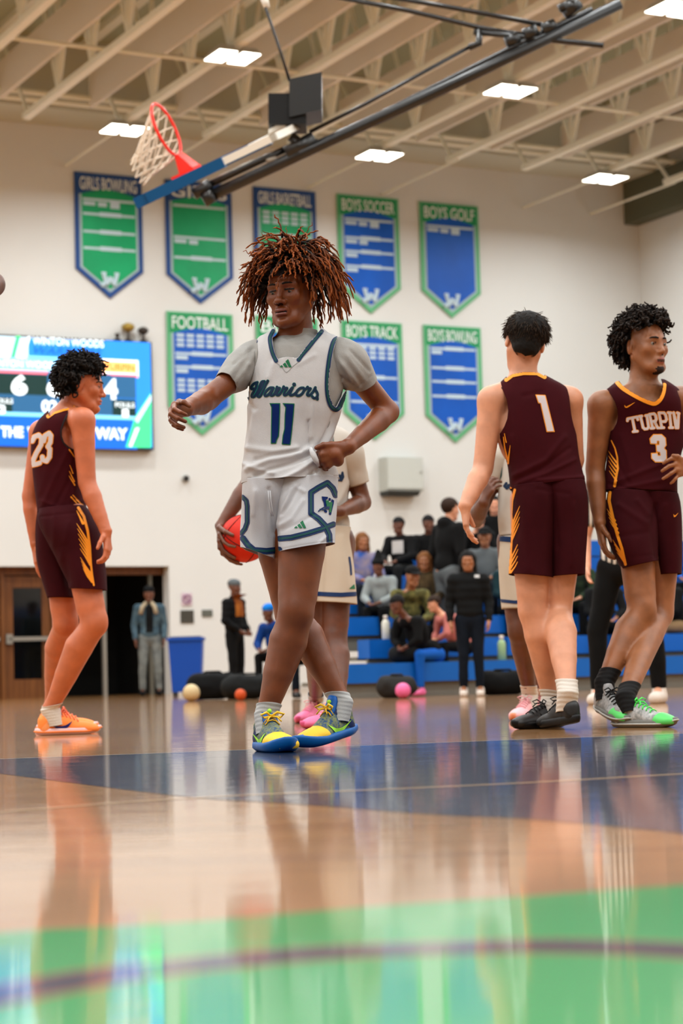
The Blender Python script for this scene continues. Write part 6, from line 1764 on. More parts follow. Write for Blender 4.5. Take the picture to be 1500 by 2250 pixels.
leg(S, hR_, kR_, aR, .088, .060, .064, .037, (-.4, -1, 0), foot=heR - dR * .1 + Vector((0, 0, .05))); leg(S, hL_, kL_, aL, .086, .058, .062, .037, (-.4, -1, 0), foot=heL - dL * .1 + Vector((0, 0, .05)))
bx = pts_box([wrL] + [q for f in fing for q in f], .015)
V, Q = body_mesh(S, [bx + (.004,)], .010); body = mesh_obj('body', V, Q, SK_D, t1, smooth=True)
eyes(LT, RT, 1.05, t1); scalp('hair', hc, RT, 1.05, DKH, t1, lambda L: np.where(L[:, 1] > 0, L[:, 2] - .05, L[:, 2] + .05), 1.08, .007, .004)
V, F = loft([sec(668, 938, 742, 936, Y, .08, pw=2), sec(645, 955, 768, 952, Y, .10), sec(640, 985, 774, 985, Y, .12), sec(645, 1040, 768, 1040, Y, .125), sec(650, 1100, 764, 1100, Y, .125), sec(650, 1150, 768, 1150, Y, .13), sec(652, 1168, 768, 1166, Y, .135)], 110, 10)
V = folds(V, F, [([(765, 1060), (745, 1100), (700, 1140)], 6, .006), ([(768, 1130), (740, 1150)], 5, -.005)], .004, (10, 10, 5), 61)
s_ = poly_sd(proj(V), [(680, 925), (690, 955), (705, 962), (722, 955), (732, 925)]); V, F = clip(V, F, s_)
jer = cloth('jersey', V, F, M_CRJ, t1); bv = bvh_of(V, F)
deco('team_lettering', strokes([[(738, 1050), (745, 1044), (748, 1052), (752, 1038), (754, 1048), (750, 1056), (742, 1055)]], 2.2), (730, 1030, 760, 1062), bv, M_SCRIPT, jer)
deco('arm_trim', strokes([[(728, 952), (731, 975), (735, 1000)]], 3), (720, 945, 742, 1005), bv, M_TRIMG, jer)
def tube_sleeve(pts, r, m, par, nm='sleeve', n=40):
    secs = []
    for i, p in enumerate(pts):
        p = V3(tuple(p)); t = V3(tuple(pts[min(i + 1, len(pts) - 1)])) - V3(tuple(pts[max(0, i - 1)])); t = unit(t); x = unit(np.cross(t, [0, 1, .05])); y = np.cross(t, x)
        secs.append([p, x * r[i], y * r[i], 2.0])
    V, F = loft(secs, n, 6); V = folds(V, F, (), .0025, (25, 25, 25), int(V[0, 0] * 1000) % 50)
    return cloth(nm, V, F, m, par)
M_CRT = mat('cream_tee', (.70, .66, .61), .8)
tube_sleeve([P(745, 985, Y), P(764, 1000, Y), P(776, 1035, Y + .02), P(785, 1064, Y + .035)], [.085, .088, .070, .062], M_CRT, t1)
tube_sleeve([P(665, 985, Y), P(650, 995, Y), P(620, 1018, Y), P(596, 1032, Y)], [.085, .085, .07, .06], M_CRT, t1)
A_ = loft([sec(648, 1160, 725, 1160, Y, .13), sec(650, 1230, 716, 1230, Y, .125), sec(655, 1325, 706, 1322, Y - .03, .11)], 90, 14); B_ = loft([sec(700, 1160, 769, 1158, Y, .13), sec(695, 1200, 773, 1200, Y - .01, .13), sec(692, 1260, 779, 1260, Y - .03, .13), sec(690, 1322, 783, 1328, Y - .05, .125)], 90, 14)
V, F = join(A_, B_); V = folds(V, F, [([(712, 1190), (706, 1300)], 5, -.005), ([(750, 1180), (765, 1290)], 6, .004)], .004, (12, 12, 5), 63)
sho = cloth('shorts', V, F, M_CRS, t1); bv = bvh_of(V, F)
deco('shorts_stripe', strokes([[(688, 1304), (720, 1306), (750, 1307), (781, 1305)]], 4.8), (686, 1294, 786, 1316), bv, M_TRIMB, sho)
deco('side_stripe', strokes([[(767, 1225), (770, 1245), (771, 1262)]], 2.2), (760, 1218, 778, 1268), bv, M_TRIMB, sho)
deco('maker_logo', polys([[(766, 1294), (778, 1283), (780, 1294)]]), (762, 1280, 784, 1298), bv, M_NUMG, sho)
psh = dict(upper=M_PINK, toe=M_PINKL, sole=mat('pink_sole', (.85, .35, .55), .4), laces=M_PINKL)
sock(t1, mid(aR, kR_, .08), heR - dR * .09 + Vector((0, 0, .05)), .044, .044, M_SOCKW, knuck=aR); sock(t1, mid(aL, kL_, .08), heL - dL * .09 + Vector((0, 0, .05)), .044, .044, M_SOCKW, knuck=aL)
shoe(t1, heR, toeR, (0, 0, 1), 1, .30, psh, name='shoe'); shoe(t1, heL, toeL, (0, 0, 1), 1, .30, psh, name='shoe')
# ball
ball = thing('basketball', BC - Vector((0, 0, BR)), 'orange-red basketball held at the hip by the player behind number 11', 'basketball')
V, F = uvsphere(BC, BR, 40, 28); mesh_obj('cover', V, F, mat('red_orange_leather', (.80, .14, .06), .55, bump=.6, bscale=500), ball, smooth=True)
b = MB(); rot = Matrix.Rotation(.5, 3, 'Y') @ Matrix.Rotation(.4, 3, 'X')
cir = lambda f: [BC + rot @ Vector(f(i * math.pi / 24)) * (BR + .0005) for i in range(49)]
b.tube(cir(lambda a: (math.cos(a), math.sin(a), 0)), .0022, 5); b.tube(cir(lambda a: (math.cos(a), 0, math.sin(a))), .0022, 5)
for q in (-1, 1): b.tube(cir(lambda a: tuple(unit((q * (.62 + .16 * math.cos(2 * a)), math.cos(a) * .8, math.sin(a) * .8)))), .0022, 5)
b.build('seam', mat('black_seam', (.06, .03, .02), .6), ball, True, kind='stuff')

# ------------------------------------------------------------ team-mate behind number 1
Y = 10.6
t2 = thing('person', (P(1150, 1585, Y).x, Y, 0), 'white-uniformed player in pale pink shoes mostly hidden behind maroon number 1', 'person')
hc = P(1158, 905, Y); RT = frame_from((.3, -1, 0)); S = Solid(); LT = head_prims(S, hc, RT, 1.0)
S.cone(P(1155, 985, Y), P(1157, 935, Y), .060, .056, .03)
shL = P(1098, 1012, Y); elL = P(1044, 1142, Y + .02); wrL = P(1062, 1104, Y - .20); shR = P(1210, 1012, Y); elR = P(1225, 1140, Y); wrR = P(1215, 1240, Y)
S.cone(P(1155, 990, Y), shL, .052, .052, .03); S.cone(P(1155, 990, Y), shR, .052, .052, .03); S.ell(P(1150, 1080, Y), (.12, .09, .2)); S.ell(P(1150, 1180, Y), (.11, .09, .12))
S.chain([shL, elL], [.055, .042], .03); S.chain([elL, mid(elL, wrL, .4), wrL], [.044, .044, .03], .01); S.chain([shR, elR], [.055, .042], .03); S.chain([elR, wrR], [.042, .028], .01)
pL = auto_hand(S, wrL, (.35, -.1, .9), (.8, .6, -.1), (-.5, .3, .5), .18, (.9, .9, .6, .5), .04, .0095, .4, .5); auto_hand(S, wrR, (0, 0, -1), (-1, 0, 0), (0, -1, 0))
hL_ = P(1128, 1190, Y); kL_ = P(1140, 1385, Y - .04); hR_ = P(1175, 1190, Y); kR_ = P(1185, 1380, Y + .05)
toeL = FL(1128, 1584); dL = Vector((.13, .26, 0)).normalized(); heL = toeL + dL * .30; toeR = FL(1178, 1578); dR = Vector((.05, .29, 0)).normalized(); heR = toeR + dR * .3
aL = heL - dL * .062 + Vector((0, 0, .13)); aR = heR - dR * .062 + Vector((0, 0, .13))
leg(S, hL_, kL_, aL, .088, .058, .06, .036, (-.3, -1, 0), foot=heL - dL * .1 + Vector((0, 0, .05))); leg(S, hR_, kR_, aR, .086, .058, .06, .036, (0, -1, 0), foot=heR - dR * .1 + Vector((0, 0, .05)))
V, Q = body_mesh(S, [pts_box(pL, .015) + (.004,)], .010); mesh_obj('body', V, Q, SK_D, t2, smooth=True); eyes(LT, RT, 1.0, t2)
scalp('hair', hc, RT, 1.0, DKH, t2, lambda L: np.where(L[:, 1] > 0, L[:, 2] - .05, L[:, 2] + .05), 1.08, .007, .004)
V, F = loft([sec(1125, 965, 1192, 965, Y, .08, pw=2), sec(1104, 980, 1212, 980, Y, .10), sec(1093, 1010, 1216, 1010, Y, .12), sec(1092, 1060, 1212, 1060, Y, .125), sec(1094, 1120, 1208, 1120, Y, .125), sec(1096, 1178, 1206, 1178, Y, .13)], 100, 10)
V = folds(V, F, (), .004, (10, 10, 5), 71); jer = cloth('jersey', V, F, M_CRJ, t2); bv = bvh_of(V, F)
deco('arm_trim', strokes([[(1097, 1002), (1101, 1020), (1099, 1045), (1096, 1052)]], 3.2), (1090, 995, 1108, 1058), bv, M_TRIMG, jer); deco('team_lettering', strokes([[(1112, 1062), (1108, 1068), (1113, 1073), (1118, 1066), (1122, 1074)]], 3), (1102, 1055, 1130, 1082), bv, M_SCRIPT, jer)
tube_sleeve([P(1112, 1000, Y), P(1097, 1014, Y), P(1086, 1040, Y), P(1077, 1070, Y + .01)], [.080, .080, .066, .060], M_CRT, t2)
tube_sleeve([P(1195, 1000, Y), P(1212, 1014, Y), P(1216, 1040, Y), P(1219, 1070, Y)], [.080, .080, .066, .060], M_CRT, t2)
A_ = loft([sec(1094, 1180, 1160, 1180, Y, .12), sec(1094, 1240, 1158, 1240, Y, .12), sec(1103, 1338, 1160, 1338, Y - .02, .115)], 80, 14); B_ = loft([sec(1135, 1180, 1208, 1180, Y, .12), sec(1140, 1240, 1212, 1240, Y, .12), sec(1150, 1338, 1216, 1338, Y + .02, .115)], 80, 14)
V, F = join(A_, B_); V = folds(V, F, (), .004, (12, 12, 5), 73); sho = cloth('shorts', V, F, M_CRS, t2); bv = bvh_of(V, F)
deco('waistband', strokes([[(1092, 1183), (1130, 1186), (1165, 1186)]], 6), (1088, 1174, 1168, 1194), bv, M_TRIMB, sho); deco('shorts_stripe', strokes([[(1100, 1320), (1130, 1323), (1160, 1322)]], 3.6), (1096, 1312, 1166, 1330), bv, M_TRIMB, sho)
ppsh = dict(upper=M_PINKL, toe=M_PINKL, sole=mat('peach_sole', (.95, .62, .50), .4), laces=M_PINKL)
sock(t2, mid(aL, kL_, .14), heL - dL * .09 + Vector((0, 0, .05)), .043, .044, M_SOCKC, knuck=aL); sock(t2, mid(aR, kR_, .14), heR - dR * .09 + Vector((0, 0, .05)), .043, .044, M_SOCKC, knuck=aR)
shoe(t2, heL, toeL, (0, 0, 1), 1, .30, ppsh, name='shoe'); shoe(t2, heR, toeR, (0, 0, 1), 1, .30, ppsh, name='shoe')

# ------------------------------------------------------------ generic clothed figures for the background
def fabric(name, col, col2=None, ns=10, rough=.85): return mat(name, col, rough, spec=.15, col2=col2, nscale=ns)
def extra(px, Y, z0, label, pose='stand', face=0, H=1.7, skin=SK_T, top=None, bottom=None, hairm=None, hairstyle='short', shoes=None, hat=None, arms=None, long_sleeve=True, hood=False, lean=0.0, spread=1.0, group=None, printm=None, vox=.016, legs=None, seat=None, puffer=False):
    """face: degrees, 0 looks at the camera, + turns to the photo's right; z0 = height of the soles (or of the seat when sitting)"""
    a = math.radians(face); fw = np.array([math.sin(a), -math.cos(a), 0]); lf = np.array([-fw[1], fw[0], 0]) * 1.0
    base = P(px, 1480 - (z0 - .26 + .5) * FPX / Y, Y); o = np.array([base.x, Y, z0]); k = H / 1.75
    up = unit(np.array([0, 0, 1.0]) + fw * lean)
    def L(x, y, z): return o + (lf * x + fw * y + np.array([0, 0, z])) * k
    J = {}
    if pose == 'stand':
        T = lambda x, y, z: L(x, y, .93) + (lf * x * 0 + up * (z - .93)) * k
        J = dict(pel=L(0, 0, .95), che=L(0, lean * .3, 1.25) , nk=L(0, lean * .5, 1.46), hd=L(0, .02 + lean * .6, 1.63))
        for q, n in ((1, 'L'), (-1, 'R')):
            J['s' + n] = L(q * .185, lean * .45, 1.40); J['e' + n] = L(q * .24, lean * .3 - .02, 1.13); J['w' + n] = L(q * .23, .08 + lean * .2, .90)
            J['h' + n] = L(q * .09, 0, .92); J['k' + n] = L(q * .10 * spread, .03, .50); J['a' + n] = L(q * .11 * spread, 0, .09)
    else:
        J = dict(pel=L(0, 0, .10), che=L(0, .05 + lean * .3, .38), nk=L(0, .08 + lean * .55, .60), hd=L(0, .12 + lean * .68, .77))
        for q, n in ((1, 'L'), (-1, 'R')):
            J['s' + n] = L(q * .185, .07 + lean * .5, .54); J['e' + n] = L(q * .24, .18 + lean * .4, .30); J['w' + n] = L(q * .10, .38 + lean * .2, .22)
            J['h' + n] = L(q * .09, 0, .09); J['k' + n] = L(q * .13 * spread, .43, .10); J['a' + n] = L(q * .12 * spread, .42, -(.375 if z0 > .5 else z0 - .085) / k)
    if arms:
        for n, (e, w) in arms.items(): J['e' + n] = L(*e); J['w' + n] = L(*w)
    if legs:
        for n, (kk, aa) in legs.items(): J['k' + n] = L(*kk); J['a' + n] = L(*aa)
    t = thing('person', (o[0], o[1], max(0, z0 if pose == 'stand' else z0)), label, 'person', group)
    R = frame_from(fw + np.array([0, 0, -.1 - lean * .3]), (0, 0, 1))
    S = Solid(); Lh = head_prims(S, J['hd'], R, k * 1.02)
    S.cone(J['nk'], J['hd'] - np.array([0, 0, .04]), .055 * k, .052 * k, .02)
    for n in 'LR':
        S.cone(J['nk'] - np.array([0, 0, .03]), J['s' + n], .04, .045, .03)
        S.chain([J['s' + n], J['e' + n], J['w' + n]], [.048 * k, .038 * k, .026 * k], .02)
        d = unit(J['w' + n] - J['e' + n]); q = 1 if n == 'L' else -1
        auto_hand(S, J['w' + n], d, unit(-lf * q + fw * .3), unit(fw + d * .1), .18 * k, (.5, .5, .4, .3), .05, .0105)
        S.chain([J['h' + n], J['k' + n], J['a' + n]], [.075 * k, .05 * k, .034 * k], .02)
        S.cone(J['a' + n], J['a' + n] + fw * .1 - np.array([0, 0, .03]), .034, .028, .01)
    S.ell(J['che'], (.12 * k, .09 * k, .2 * k), None, .04); S.ell(J['pel'], (.12 * k, .09 * k, .1 * k), None, .04)
    a_, b_ = pts_box([J['hd']], .15)
    V, Q = body_mesh(S, [(a_, b_, .0075)], vox * .75)
    mesh_obj('body', V, Q, skin, t, smooth=True)
    # top
    S = Solid(); fat = .012 if puffer else .012
    S.cone(J['sL'], J['sR'], .062 * k + fat * .5, .062 * k + fat * .5, .03)
    Rb = np.stack([lf, fw, np.array([0, 0, 1.0])], 1)
    S.ell(J['che'], (.165 * k + fat, .115 * k + fat, .25 * k), Rb, .06); S.ell((J['pel'] * .8 + J['che'] * .2), (.15 * k + fat, .115 * k + fat, .15 * k), Rb, .06)
    S.cone(J['nk'] - np.array([0, 0, .05]), J['nk'], .07, .062 * k, .02)
    for n in 'LR':
        end = J['w' + n] if long_sleeve else J['s' + n] * .45 + J['e' + n] * .55
        S.chain([J['s' + n], J['e' + n] if long_sleeve else end] + ([J['e' + n] * .1 + J['w' + n] * .9] if long_sleeve else []), [.066 * k + fat * .5, .052 * k + fat * .6, .04 * k + fat * .5], .03)
    if hood: S.ell(J['nk'] - fw * .07 + np.array([0, 0, .02]), (.11, .07, .075), Rb, .03)
    V, F = S.mesh(vox); F = tris(F); V = smooth(V, F, 2, .5)
    N = vnormals(V, F)
    if puffer: V = V + N * (.003 * np.sin(V[:, 2] * 75))[:, None]
    V = V + N * (.008 * vnoise(V, np.array([9., 9, 9]), int(px)))[:, None]
    tp = mesh_obj('top', V, F, top, t, smooth=True)
    if printm:
        m_, (x, z, sx, sz) = printm
        c = J['che'] + np.array([0, 0, z]) + lf * x; sd = BVHTree.FromPolygons([tuple(v) for v in V], [tuple(int(j) for j in f) for f in F])
        vs = []; n_ = 6
        for i in range(n_ + 1):
            for j in range(n_ + 1):
                p = c + lf * sx * (i / n_ - .5) + np.array([0, 0, sz * (j / n_ - .5)]) + fw * .5
                h_, nr, _, _ = sd.ray_cast(Vector(p), Vector(-fw)); vs.append(tuple(h_ + Vector(fw) * .006) if h_ else tuple(p - fw * .35))
        mesh_obj('print', vs, [(i * 7 + j, i * 7 + j + 7, i * 7 + j + 8, i * 7 + j + 1) for i in range(6) for j in range(6)], m_, tp)
    # bottom
    S = Solid(); S.ell(J['pel'] - np.array([0, 0, .02]), (.155 * k, .115 * k, .13 * k), Rb, .05)
    for n in 'LR': S.chain([J['h' + n], J['k' + n], J['a' + n] + np.array([0, 0, .03])], [.098 * k, .068 * k, .055 * k], .03)
    V, F = S.mesh(vox); F = tris(F); V = smooth(V, F, 2, .5); V = V + vnormals(V, F) * (.006 * vnoise(V, np.array([10., 10, 10]), int(px) + 3))[:, None]
    mesh_obj('trousers', V, F, bottom, t, smooth=True)
    for n in 'LR':
        S = Solid(); an = J['a' + n]; fz = an - np.array([0, 0, .05 * k])
        fl = (an - np.array([0, 0, .09 * k]))
        S.chain([fz, fz + fw * .16 * k - np.array([0, 0, .008])], [.052 * k, .044 * k], .02); S.cone(fz - fw * .03, an, .048 * k, .048 * k, .02)
        V, F = S.mesh(.010); V[:, 2] = np.maximum(V[:, 2], fl[2]); so = mesh_obj('shoe', V, F, shoes or M_BKSH, t, smooth=True)
    # hair or hat
    hc_ = J['hd']
    if hat:
        S = Solid()
        if hat[0] == 'cone': S.cone(hc_ + R @ np.array([0, -.01, .05]) * k, hc_ + R @ np.array([0, -.05, .21]) * k, .088 * k, .03, .02); S.ell(hc_ + R @ np.array([0, -.01, .06]) * k, np.array((.09, .11, .06)) * k, R, .02)
        else: S.ell(hc_ + R @ np.array([0, -.012, .062]) * k, np.array((.087, .108, .072)) * k, R, .02)
        if hat[0] == 'cap': S.ell(hc_ + R @ np.array([0, .11, .05]) * k, np.array((.07, .075, .010)) * k, R, .02)
        V, F = S.mesh(.008); mesh_obj('hat', V, F, hat[1], t, smooth=True)
    if hairm:
        if hairstyle == 'short': scalp('hair', hc_, R, k * 1.02, hairm, t, lambda L: np.where(L[:, 1] > 0, L[:, 2] - .05, L[:, 2] + .05), 1.09, .008, .004)
        else:
            S = Solid()
            S.ell(hc_ + R @ np.array([0, -.02, .035]) * k, np.array((.09, .106, .095)) * k, R, .02)
            ln = .26 if hairstyle == 'long' else .14
            for q in (-1, 1): S.cone(hc_ + R @ np.array([q * .065, -.03, .02]) * k, hc_ + R @ np.array([q * .085, -.03, -ln]) * k, .04 * k, .03 * k, .03)
            S.cone(hc_ + R @ np.array([0, -.06, 0]) * k, hc_ + R @ np.array([0, -.08, -ln]) * k, .07 * k, .05 * k, .03)
            V, F = S.mesh(.010); F = tris(F); V = V + vnormals(V, F) * (.006 * vnoise(V, np.array([60., 60, 12]), 4))[:, None]
            Lc = (V - hc_) @ R / k; V, F = clip(V, F, np.where(Lc[:, 1] > .015, np.maximum(Lc[:, 2] - .06, np.abs(Lc[:, 0]) - .055), 1.0))
            mesh_obj('hair', V, F, hairm, t, smooth=True)
    return t, J
BLK = fabric('black_cloth', (.035, .036, .038)); BLK2 = fabric('charcoal_cloth', (.085, .09, .09)); DENIM = fabric('washed_denim', (.30, .38, .42), (.20, .28, .33), 12); JEAN = fabric('grey_jeans', (.46, .48, .47), (.36, .38, .38), 8)
DJEAN = fabric('dark_jeans', (.03, .06, .10)); CREAMF = fabric('cream_fleece', (.62, .56, .46)); WHT = fabric('white_cloth', (.72, .71, .70)); BLUEC = fabric('bright_blue_cloth', (.06, .32, .66)); GREYC = fabric('heather_grey_cloth', (.34, .36, .37)); CAMO = fabric('camouflage_cloth', (.42, .40, .22), (.20, .20, .11), 16)
WSHOE = mat('white_trainers', (.80, .76, .72), .5); HBLK = DKH; HBLN = hair_mat('blonde_brown_hair', (.42, .26, .12), (.55, .36, .18)); HBRN = hair_mat('mid_brown_hair', (.16, .10, .06), (.22, .14, .08))
REFM = bpy.data.materials.new('striped_referee_shirt'); REFM.use_nodes = True; nt = REFM.node_tree; bs = nt.nodes['Principled BSDF']
tc = nt.nodes.new('ShaderNodeTexCoord'); wv = nt.nodes.new('ShaderNodeTexWave'); wv.bands_direction = 'X'; wv.inputs['Scale'].default_value = 9.0; rp = nt.nodes.new('ShaderNodeValToRGB'); rp.color_ramp.interpolation = 'CONSTANT'
rp.color_ramp.elements[0].color = (.02, .02, .02, 1); rp.color_ramp.elements[1].color = (.62, .6, .55, 1); rp.color_ramp.elements[1].position = .5
nt.links.new(tc.outputs['Object'], wv.inputs[0]); nt.links.new(wv.outputs['Fac'], rp.inputs[0]); nt.links.new(rp.outputs[0], bs.inputs['Base Color']); bs.inputs['Roughness'].default_value = .8

extra(1376, 14.6, 0, 'referee in a black and white striped shirt behind number 3', face=-20, H=1.82, skin=SK_W, top=REFM, bottom=BLK, hairm=HBRN, shoes=WSHOE, long_sleeve=False, spread=1.9, vox=.013,
      arms={'R': ((-.26, -.02, 1.14), (-.22, .13, .93)), 'L': ((.24, -.02, 1.13), (.2, .1, .9))})
extra(-268, 6.4, 0, 'player in a grey tee cut by the left edge of the photo', face=20, H=1.9, skin=SK_D, top=M_TEE, bottom=BLK, hairm=HBLK, shoes=WSHOE, long_sleeve=False, vox=.010, arms={'L': ((.35, -.05, 1.42), (.20, .2, 1.30))})
# standing people by the door wall
dm_, dj_ = extra(330, 34.2, 0, 'man in a fleece-collared denim jacket and grey jeans by the door', face=5, H=1.80, skin=SK_D, top=DENIM, bottom=JEAN, hat=('beanie', BLK), shoes=BLK, printm=(BLK, (0, 0, .12, .5)), spread=1.2)
b = MB(); nk_ = dj_['nk']; b.tube([Vector(nk_ + np.array(q)) for q in ((-.13, -.16, -.16), (-.10, -.13, -.04), (-.05, -.06, .02), (0, 0, .03), (.05, -.06, .02), (.10, -.13, -.04), (.13, -.16, -.16))], .035, 8); b.build('fleece_collar', CREAMF, dm_, True)
extra(516, 28.0, 0, 'man in black clothes and a grey knit cap standing side-on', face=60, H=1.58, skin=SK_D, top=BLK, bottom=BLK, hat=('beanie', GREYC), shoes=BLK, puffer=True, printm=(fabric('red_yellow_print', (.6, .35, .12), (.35, .05, .05), 6), (0, .1, .2, .3)), arms={'R': ((-.25, .0, 1.13), (-.12, .17, .98)), 'L': ((.25, .0, 1.13), (.12, .17, .98))})
extra(618, 26.0, .42, 'seated person in a bright blue beanie and blue top near the shins', pose='sit', face=-35, H=1.45, skin=SK_D, top=fabric('deep_blue_top', (.04, .20, .45)), bottom=BLK, hat=('beanie', fabric('sky_blue_knit', (.05, .42, .75))), lean=.3)
extra(655, 24.3, .42, 'seated person in dark clothes behind the crossed legs', pose='sit', face=10, H=1.55, skin=SK_D, top=BLK2, bottom=DJEAN, hairm=HBLK, lean=.2)
# coach standing in front of the bleachers
extra(1034, 21.4, 0, 'long-haired woman in a black puffer jacket standing before the bleachers', face=-5, H=1.50, skin=SK_T, top=fabric('black_puffer', (.04, .045, .048)), bottom=DJEAN, hairm=HBLK, hairstyle='long', shoes=WSHOE, puffer=True, printm=(WHT, (.09, .16, .05, .03)), spread=.9)

# ------------------------------------------------------------ bleachers
M_SEAT = mat('blue_bleacher_plastic', (.015, .35, .68), .4); M_KICK = mat("grey_bleacher_riser", (.42, .41, .38), .6); M_DECKB = mat('bleacher_deck', (.42, .41, .37), .6)
B0 = np.array([P(728, 1500, 22.2).x, 22.2, 0.0]); BK = -np.array(NW); EWn = np.array(EW)
DP = .62; RS = .27; Z0 = .37
def row_pt(px, k, dy=.25):
    """point above row k seen at column px (on the seat, dy behind its front edge)"""
    o = B0 + BK * (DP * k + dy); u = (px - 750) / FPX
    t = (o[0] - u * o[1]) / (u * EWn[1] - EWn[0]); return o + EWn * t
offs = [0.0, .79, .74, 1.2, 2.0, 2.65, 3.3]
for k in range(7):
    zt = Z0 + RS * k; t0 = offs[k]
    o_ = B0 + EWn * t0 + BK * DP * k
    bl_t = thing('bleacher_row', (o_[0], o_[1], 0.0), 'blue bleacher bench, ' + ('lowest row by the floor', 'second row from the floor', 'third row from the floor', 'fourth row from the floor', 'fifth row from the floor', 'second row from the top', 'topmost row')[k], 'bleachers', 'bleacher rows')
    def bb(t_a, t_b, d0, d1, z0, z1): 
        q = [B0 + EWn * t_a + BK * (DP * k + d0), B0 + EWn * t_b + BK * (DP * k + d0), B0 + EWn * t_b + BK * (DP * k + d1), B0 + EWn * t_a + BK * (DP * k + d1)]
        return [tuple(p + np.array([0, 0, z0])) for p in q] + [tuple(p + np.array([0, 0, z1])) for p in q]
    t_ = t0
    while t_ < 9.5:
        b = MB(); b.hexa(bb(t_ + .01, t_ + 1.79, 0, .28, zt - .21, zt)); sm = b.build('seat_module', M_SEAT, bl_t); t_ += 1.8
    b = MB(); b.hexa(bb(t0 + .02, 9.6, .06, .10, max(0, zt - RS - .12), zt - .15)); b.build('riser', M_KICK, bl_t)
    b = MB(); b.hexa(bb(t0, 9.6, .28, DP + .1, zt - .23, zt - .19)); b.build('deck_board', M_DECKB, bl_t)
def seat_person(px, k, label, **kw):
    p = row_pt(px, k); return extra(px, p[1], Z0 + RS * k, label, pose='sit', **kw)
seat_person(792, 3, 'woman with orange-blonde hair in a blue and white jacket on the bleachers', face=15, H=1.5, skin=SK_T, top=fabric('blue_white_jacket', (.06, .30, .62), (.55, .5, .55), 7), bottom=DJEAN, hairm=HBLN, hairstyle='bob')
seat_person(846, 2, 'child in a tall black pointed hat and pale jacket on the bleachers', face=-25, H=1.35, skin=SK_D, top=fabric('pale_grey_jacket', (.52, .55, .55)), bottom=BLK, hat=('cone', BLK), lean=.2)
seat_person(884, 4, 'boy in a black top with a white chest print, upper bleacher row', face=-30, H=1.45, skin=SK_D, top=BLK, bottom=BLK2, hairm=HBLK, printm=(WHT, (0, .05, .16, .16)))
seat_person(938, 4, 'small dark-clad child beside the boy with the chest print', face=10, H=1.5, skin=SK_D, top=BLK, bottom=BLK, hairm=HBLK)
seat_person(884, 1, 'man in a camouflage hoodie and black cap seated low on the bleachers', face=20, H=1.6, skin=SK_T, top=CAMO, bottom=BLK, hat=('cap', BLK), lean=.35, spread=1.6)
seat_person(934, 2, 'seated person with a tan hood and open dark jacket', face=-5, H=1.5, skin=SK_T, top=fabric('tan_dark_jacket', (.30, .24, .15), (.06, .06, .05), 7), bottom=BLK, hairm=HBLN, hairstyle='bob')
seat_person(1068, 3, 'man in a grey hoodie and dark cap behind the woman in black', face=-10, H=1.65, skin=SK_T, top=GREYC, bottom=DJEAN, hat=('cap', BLK))
seat_person(1085, 5, 'dark-haired person in black with arms crossed, upper row', face=0, H=1.6, skin=SK_W, top=BLK, bottom=BLK, hairm=HBLK, hairstyle='bob')
seat_person(1040, 4, 'person in black leaning forward beside the standing woman\'s head', face=10, H=1.6, skin=SK_W, top=BLK, bottom=BLK, hairm=HBRN, lean=.3)
p = row_pt(984, 1, .55); extra(984, p[1], Z0 + RS - .19, 'standing teenager in a black hooded jacket and grey trousers, back half turned', face=125, H=1.84, skin=SK_W, top=BLK, bottom=GREYC, hairm=HBRN, hood=True, lean=.1)
seat_person(1268, 2, 'bearded man in a dark top between the two maroon players', face=-15, H=1.6, skin=SK_W, top=fabric('green_black_top', (.14, .20, .12), (.04, .04, .04), 8), bottom=BLK, hairm=HBRN)
seat_person(1315, 1, 'person in dark clothes behind the referee', face=10, H=1.6, skin=SK_T, top=BLK, bottom=BLK, hairm=HBLK, lean=.3)
seat_person(1225, 3, 'dark-clad spectator glimpsed between number 1\'s legs', face=5, H=1.6, skin=SK_T, top=BLK2, bottom=BLK, hairm=HBLK)
seat_person(1492, 1, 'person in a black hoodie seated at the right edge', face=-60, H=1.6, skin=SK_T, top=BLK, bottom=fabric('beige_trousers', (.52, .42, .30)), hairm=HBLK, lean=.2)
seat_person(1530, 3, 'spectator in blue at the right edge, upper row', face=-30, H=1.6, skin=SK_T, top=BLUEC, bottom=BLK, hairm=HBLK)
seat_person(1430, 3, 'spectator in black between referee and number 3', face=0, H=1.6, skin=SK_T, top=BLK, bottom=BLK, hairm=HBLK)
seat_person(1120, 2, 'spectator in a dark teal top beside the white-clad player', face=10, H=1.55, skin=SK_D, top=fabric('teal_top', (.06, .16, .18)), bottom=BLK, hairm=HBLK)
# child bending on the lowest bench
p = row_pt(960, 0); extra(950, p[1] - .12, Z0, 'child in black top and bright blue leggings bending forward on the lowest bench', pose='sit', face=-50, H=1.45, skin=SK_D, top=BLK, bottom=BLUEC, hairm=HBLK, lean=.75, shoes=mat('pink_trainers', (.85, .4, .6), .5), spread=1.5)
p = row_pt(1000, 0); extra(1022, p[1] + .02, Z0 + .1, 'fair-haired child in a pink top bent over beside the standing woman', pose='sit', face=-70, H=1.25, skin=SK_W, top=fabric('pink_top', (.75, .45, .42)), bottom=BLK, hairm=HBRN, lean=.6)

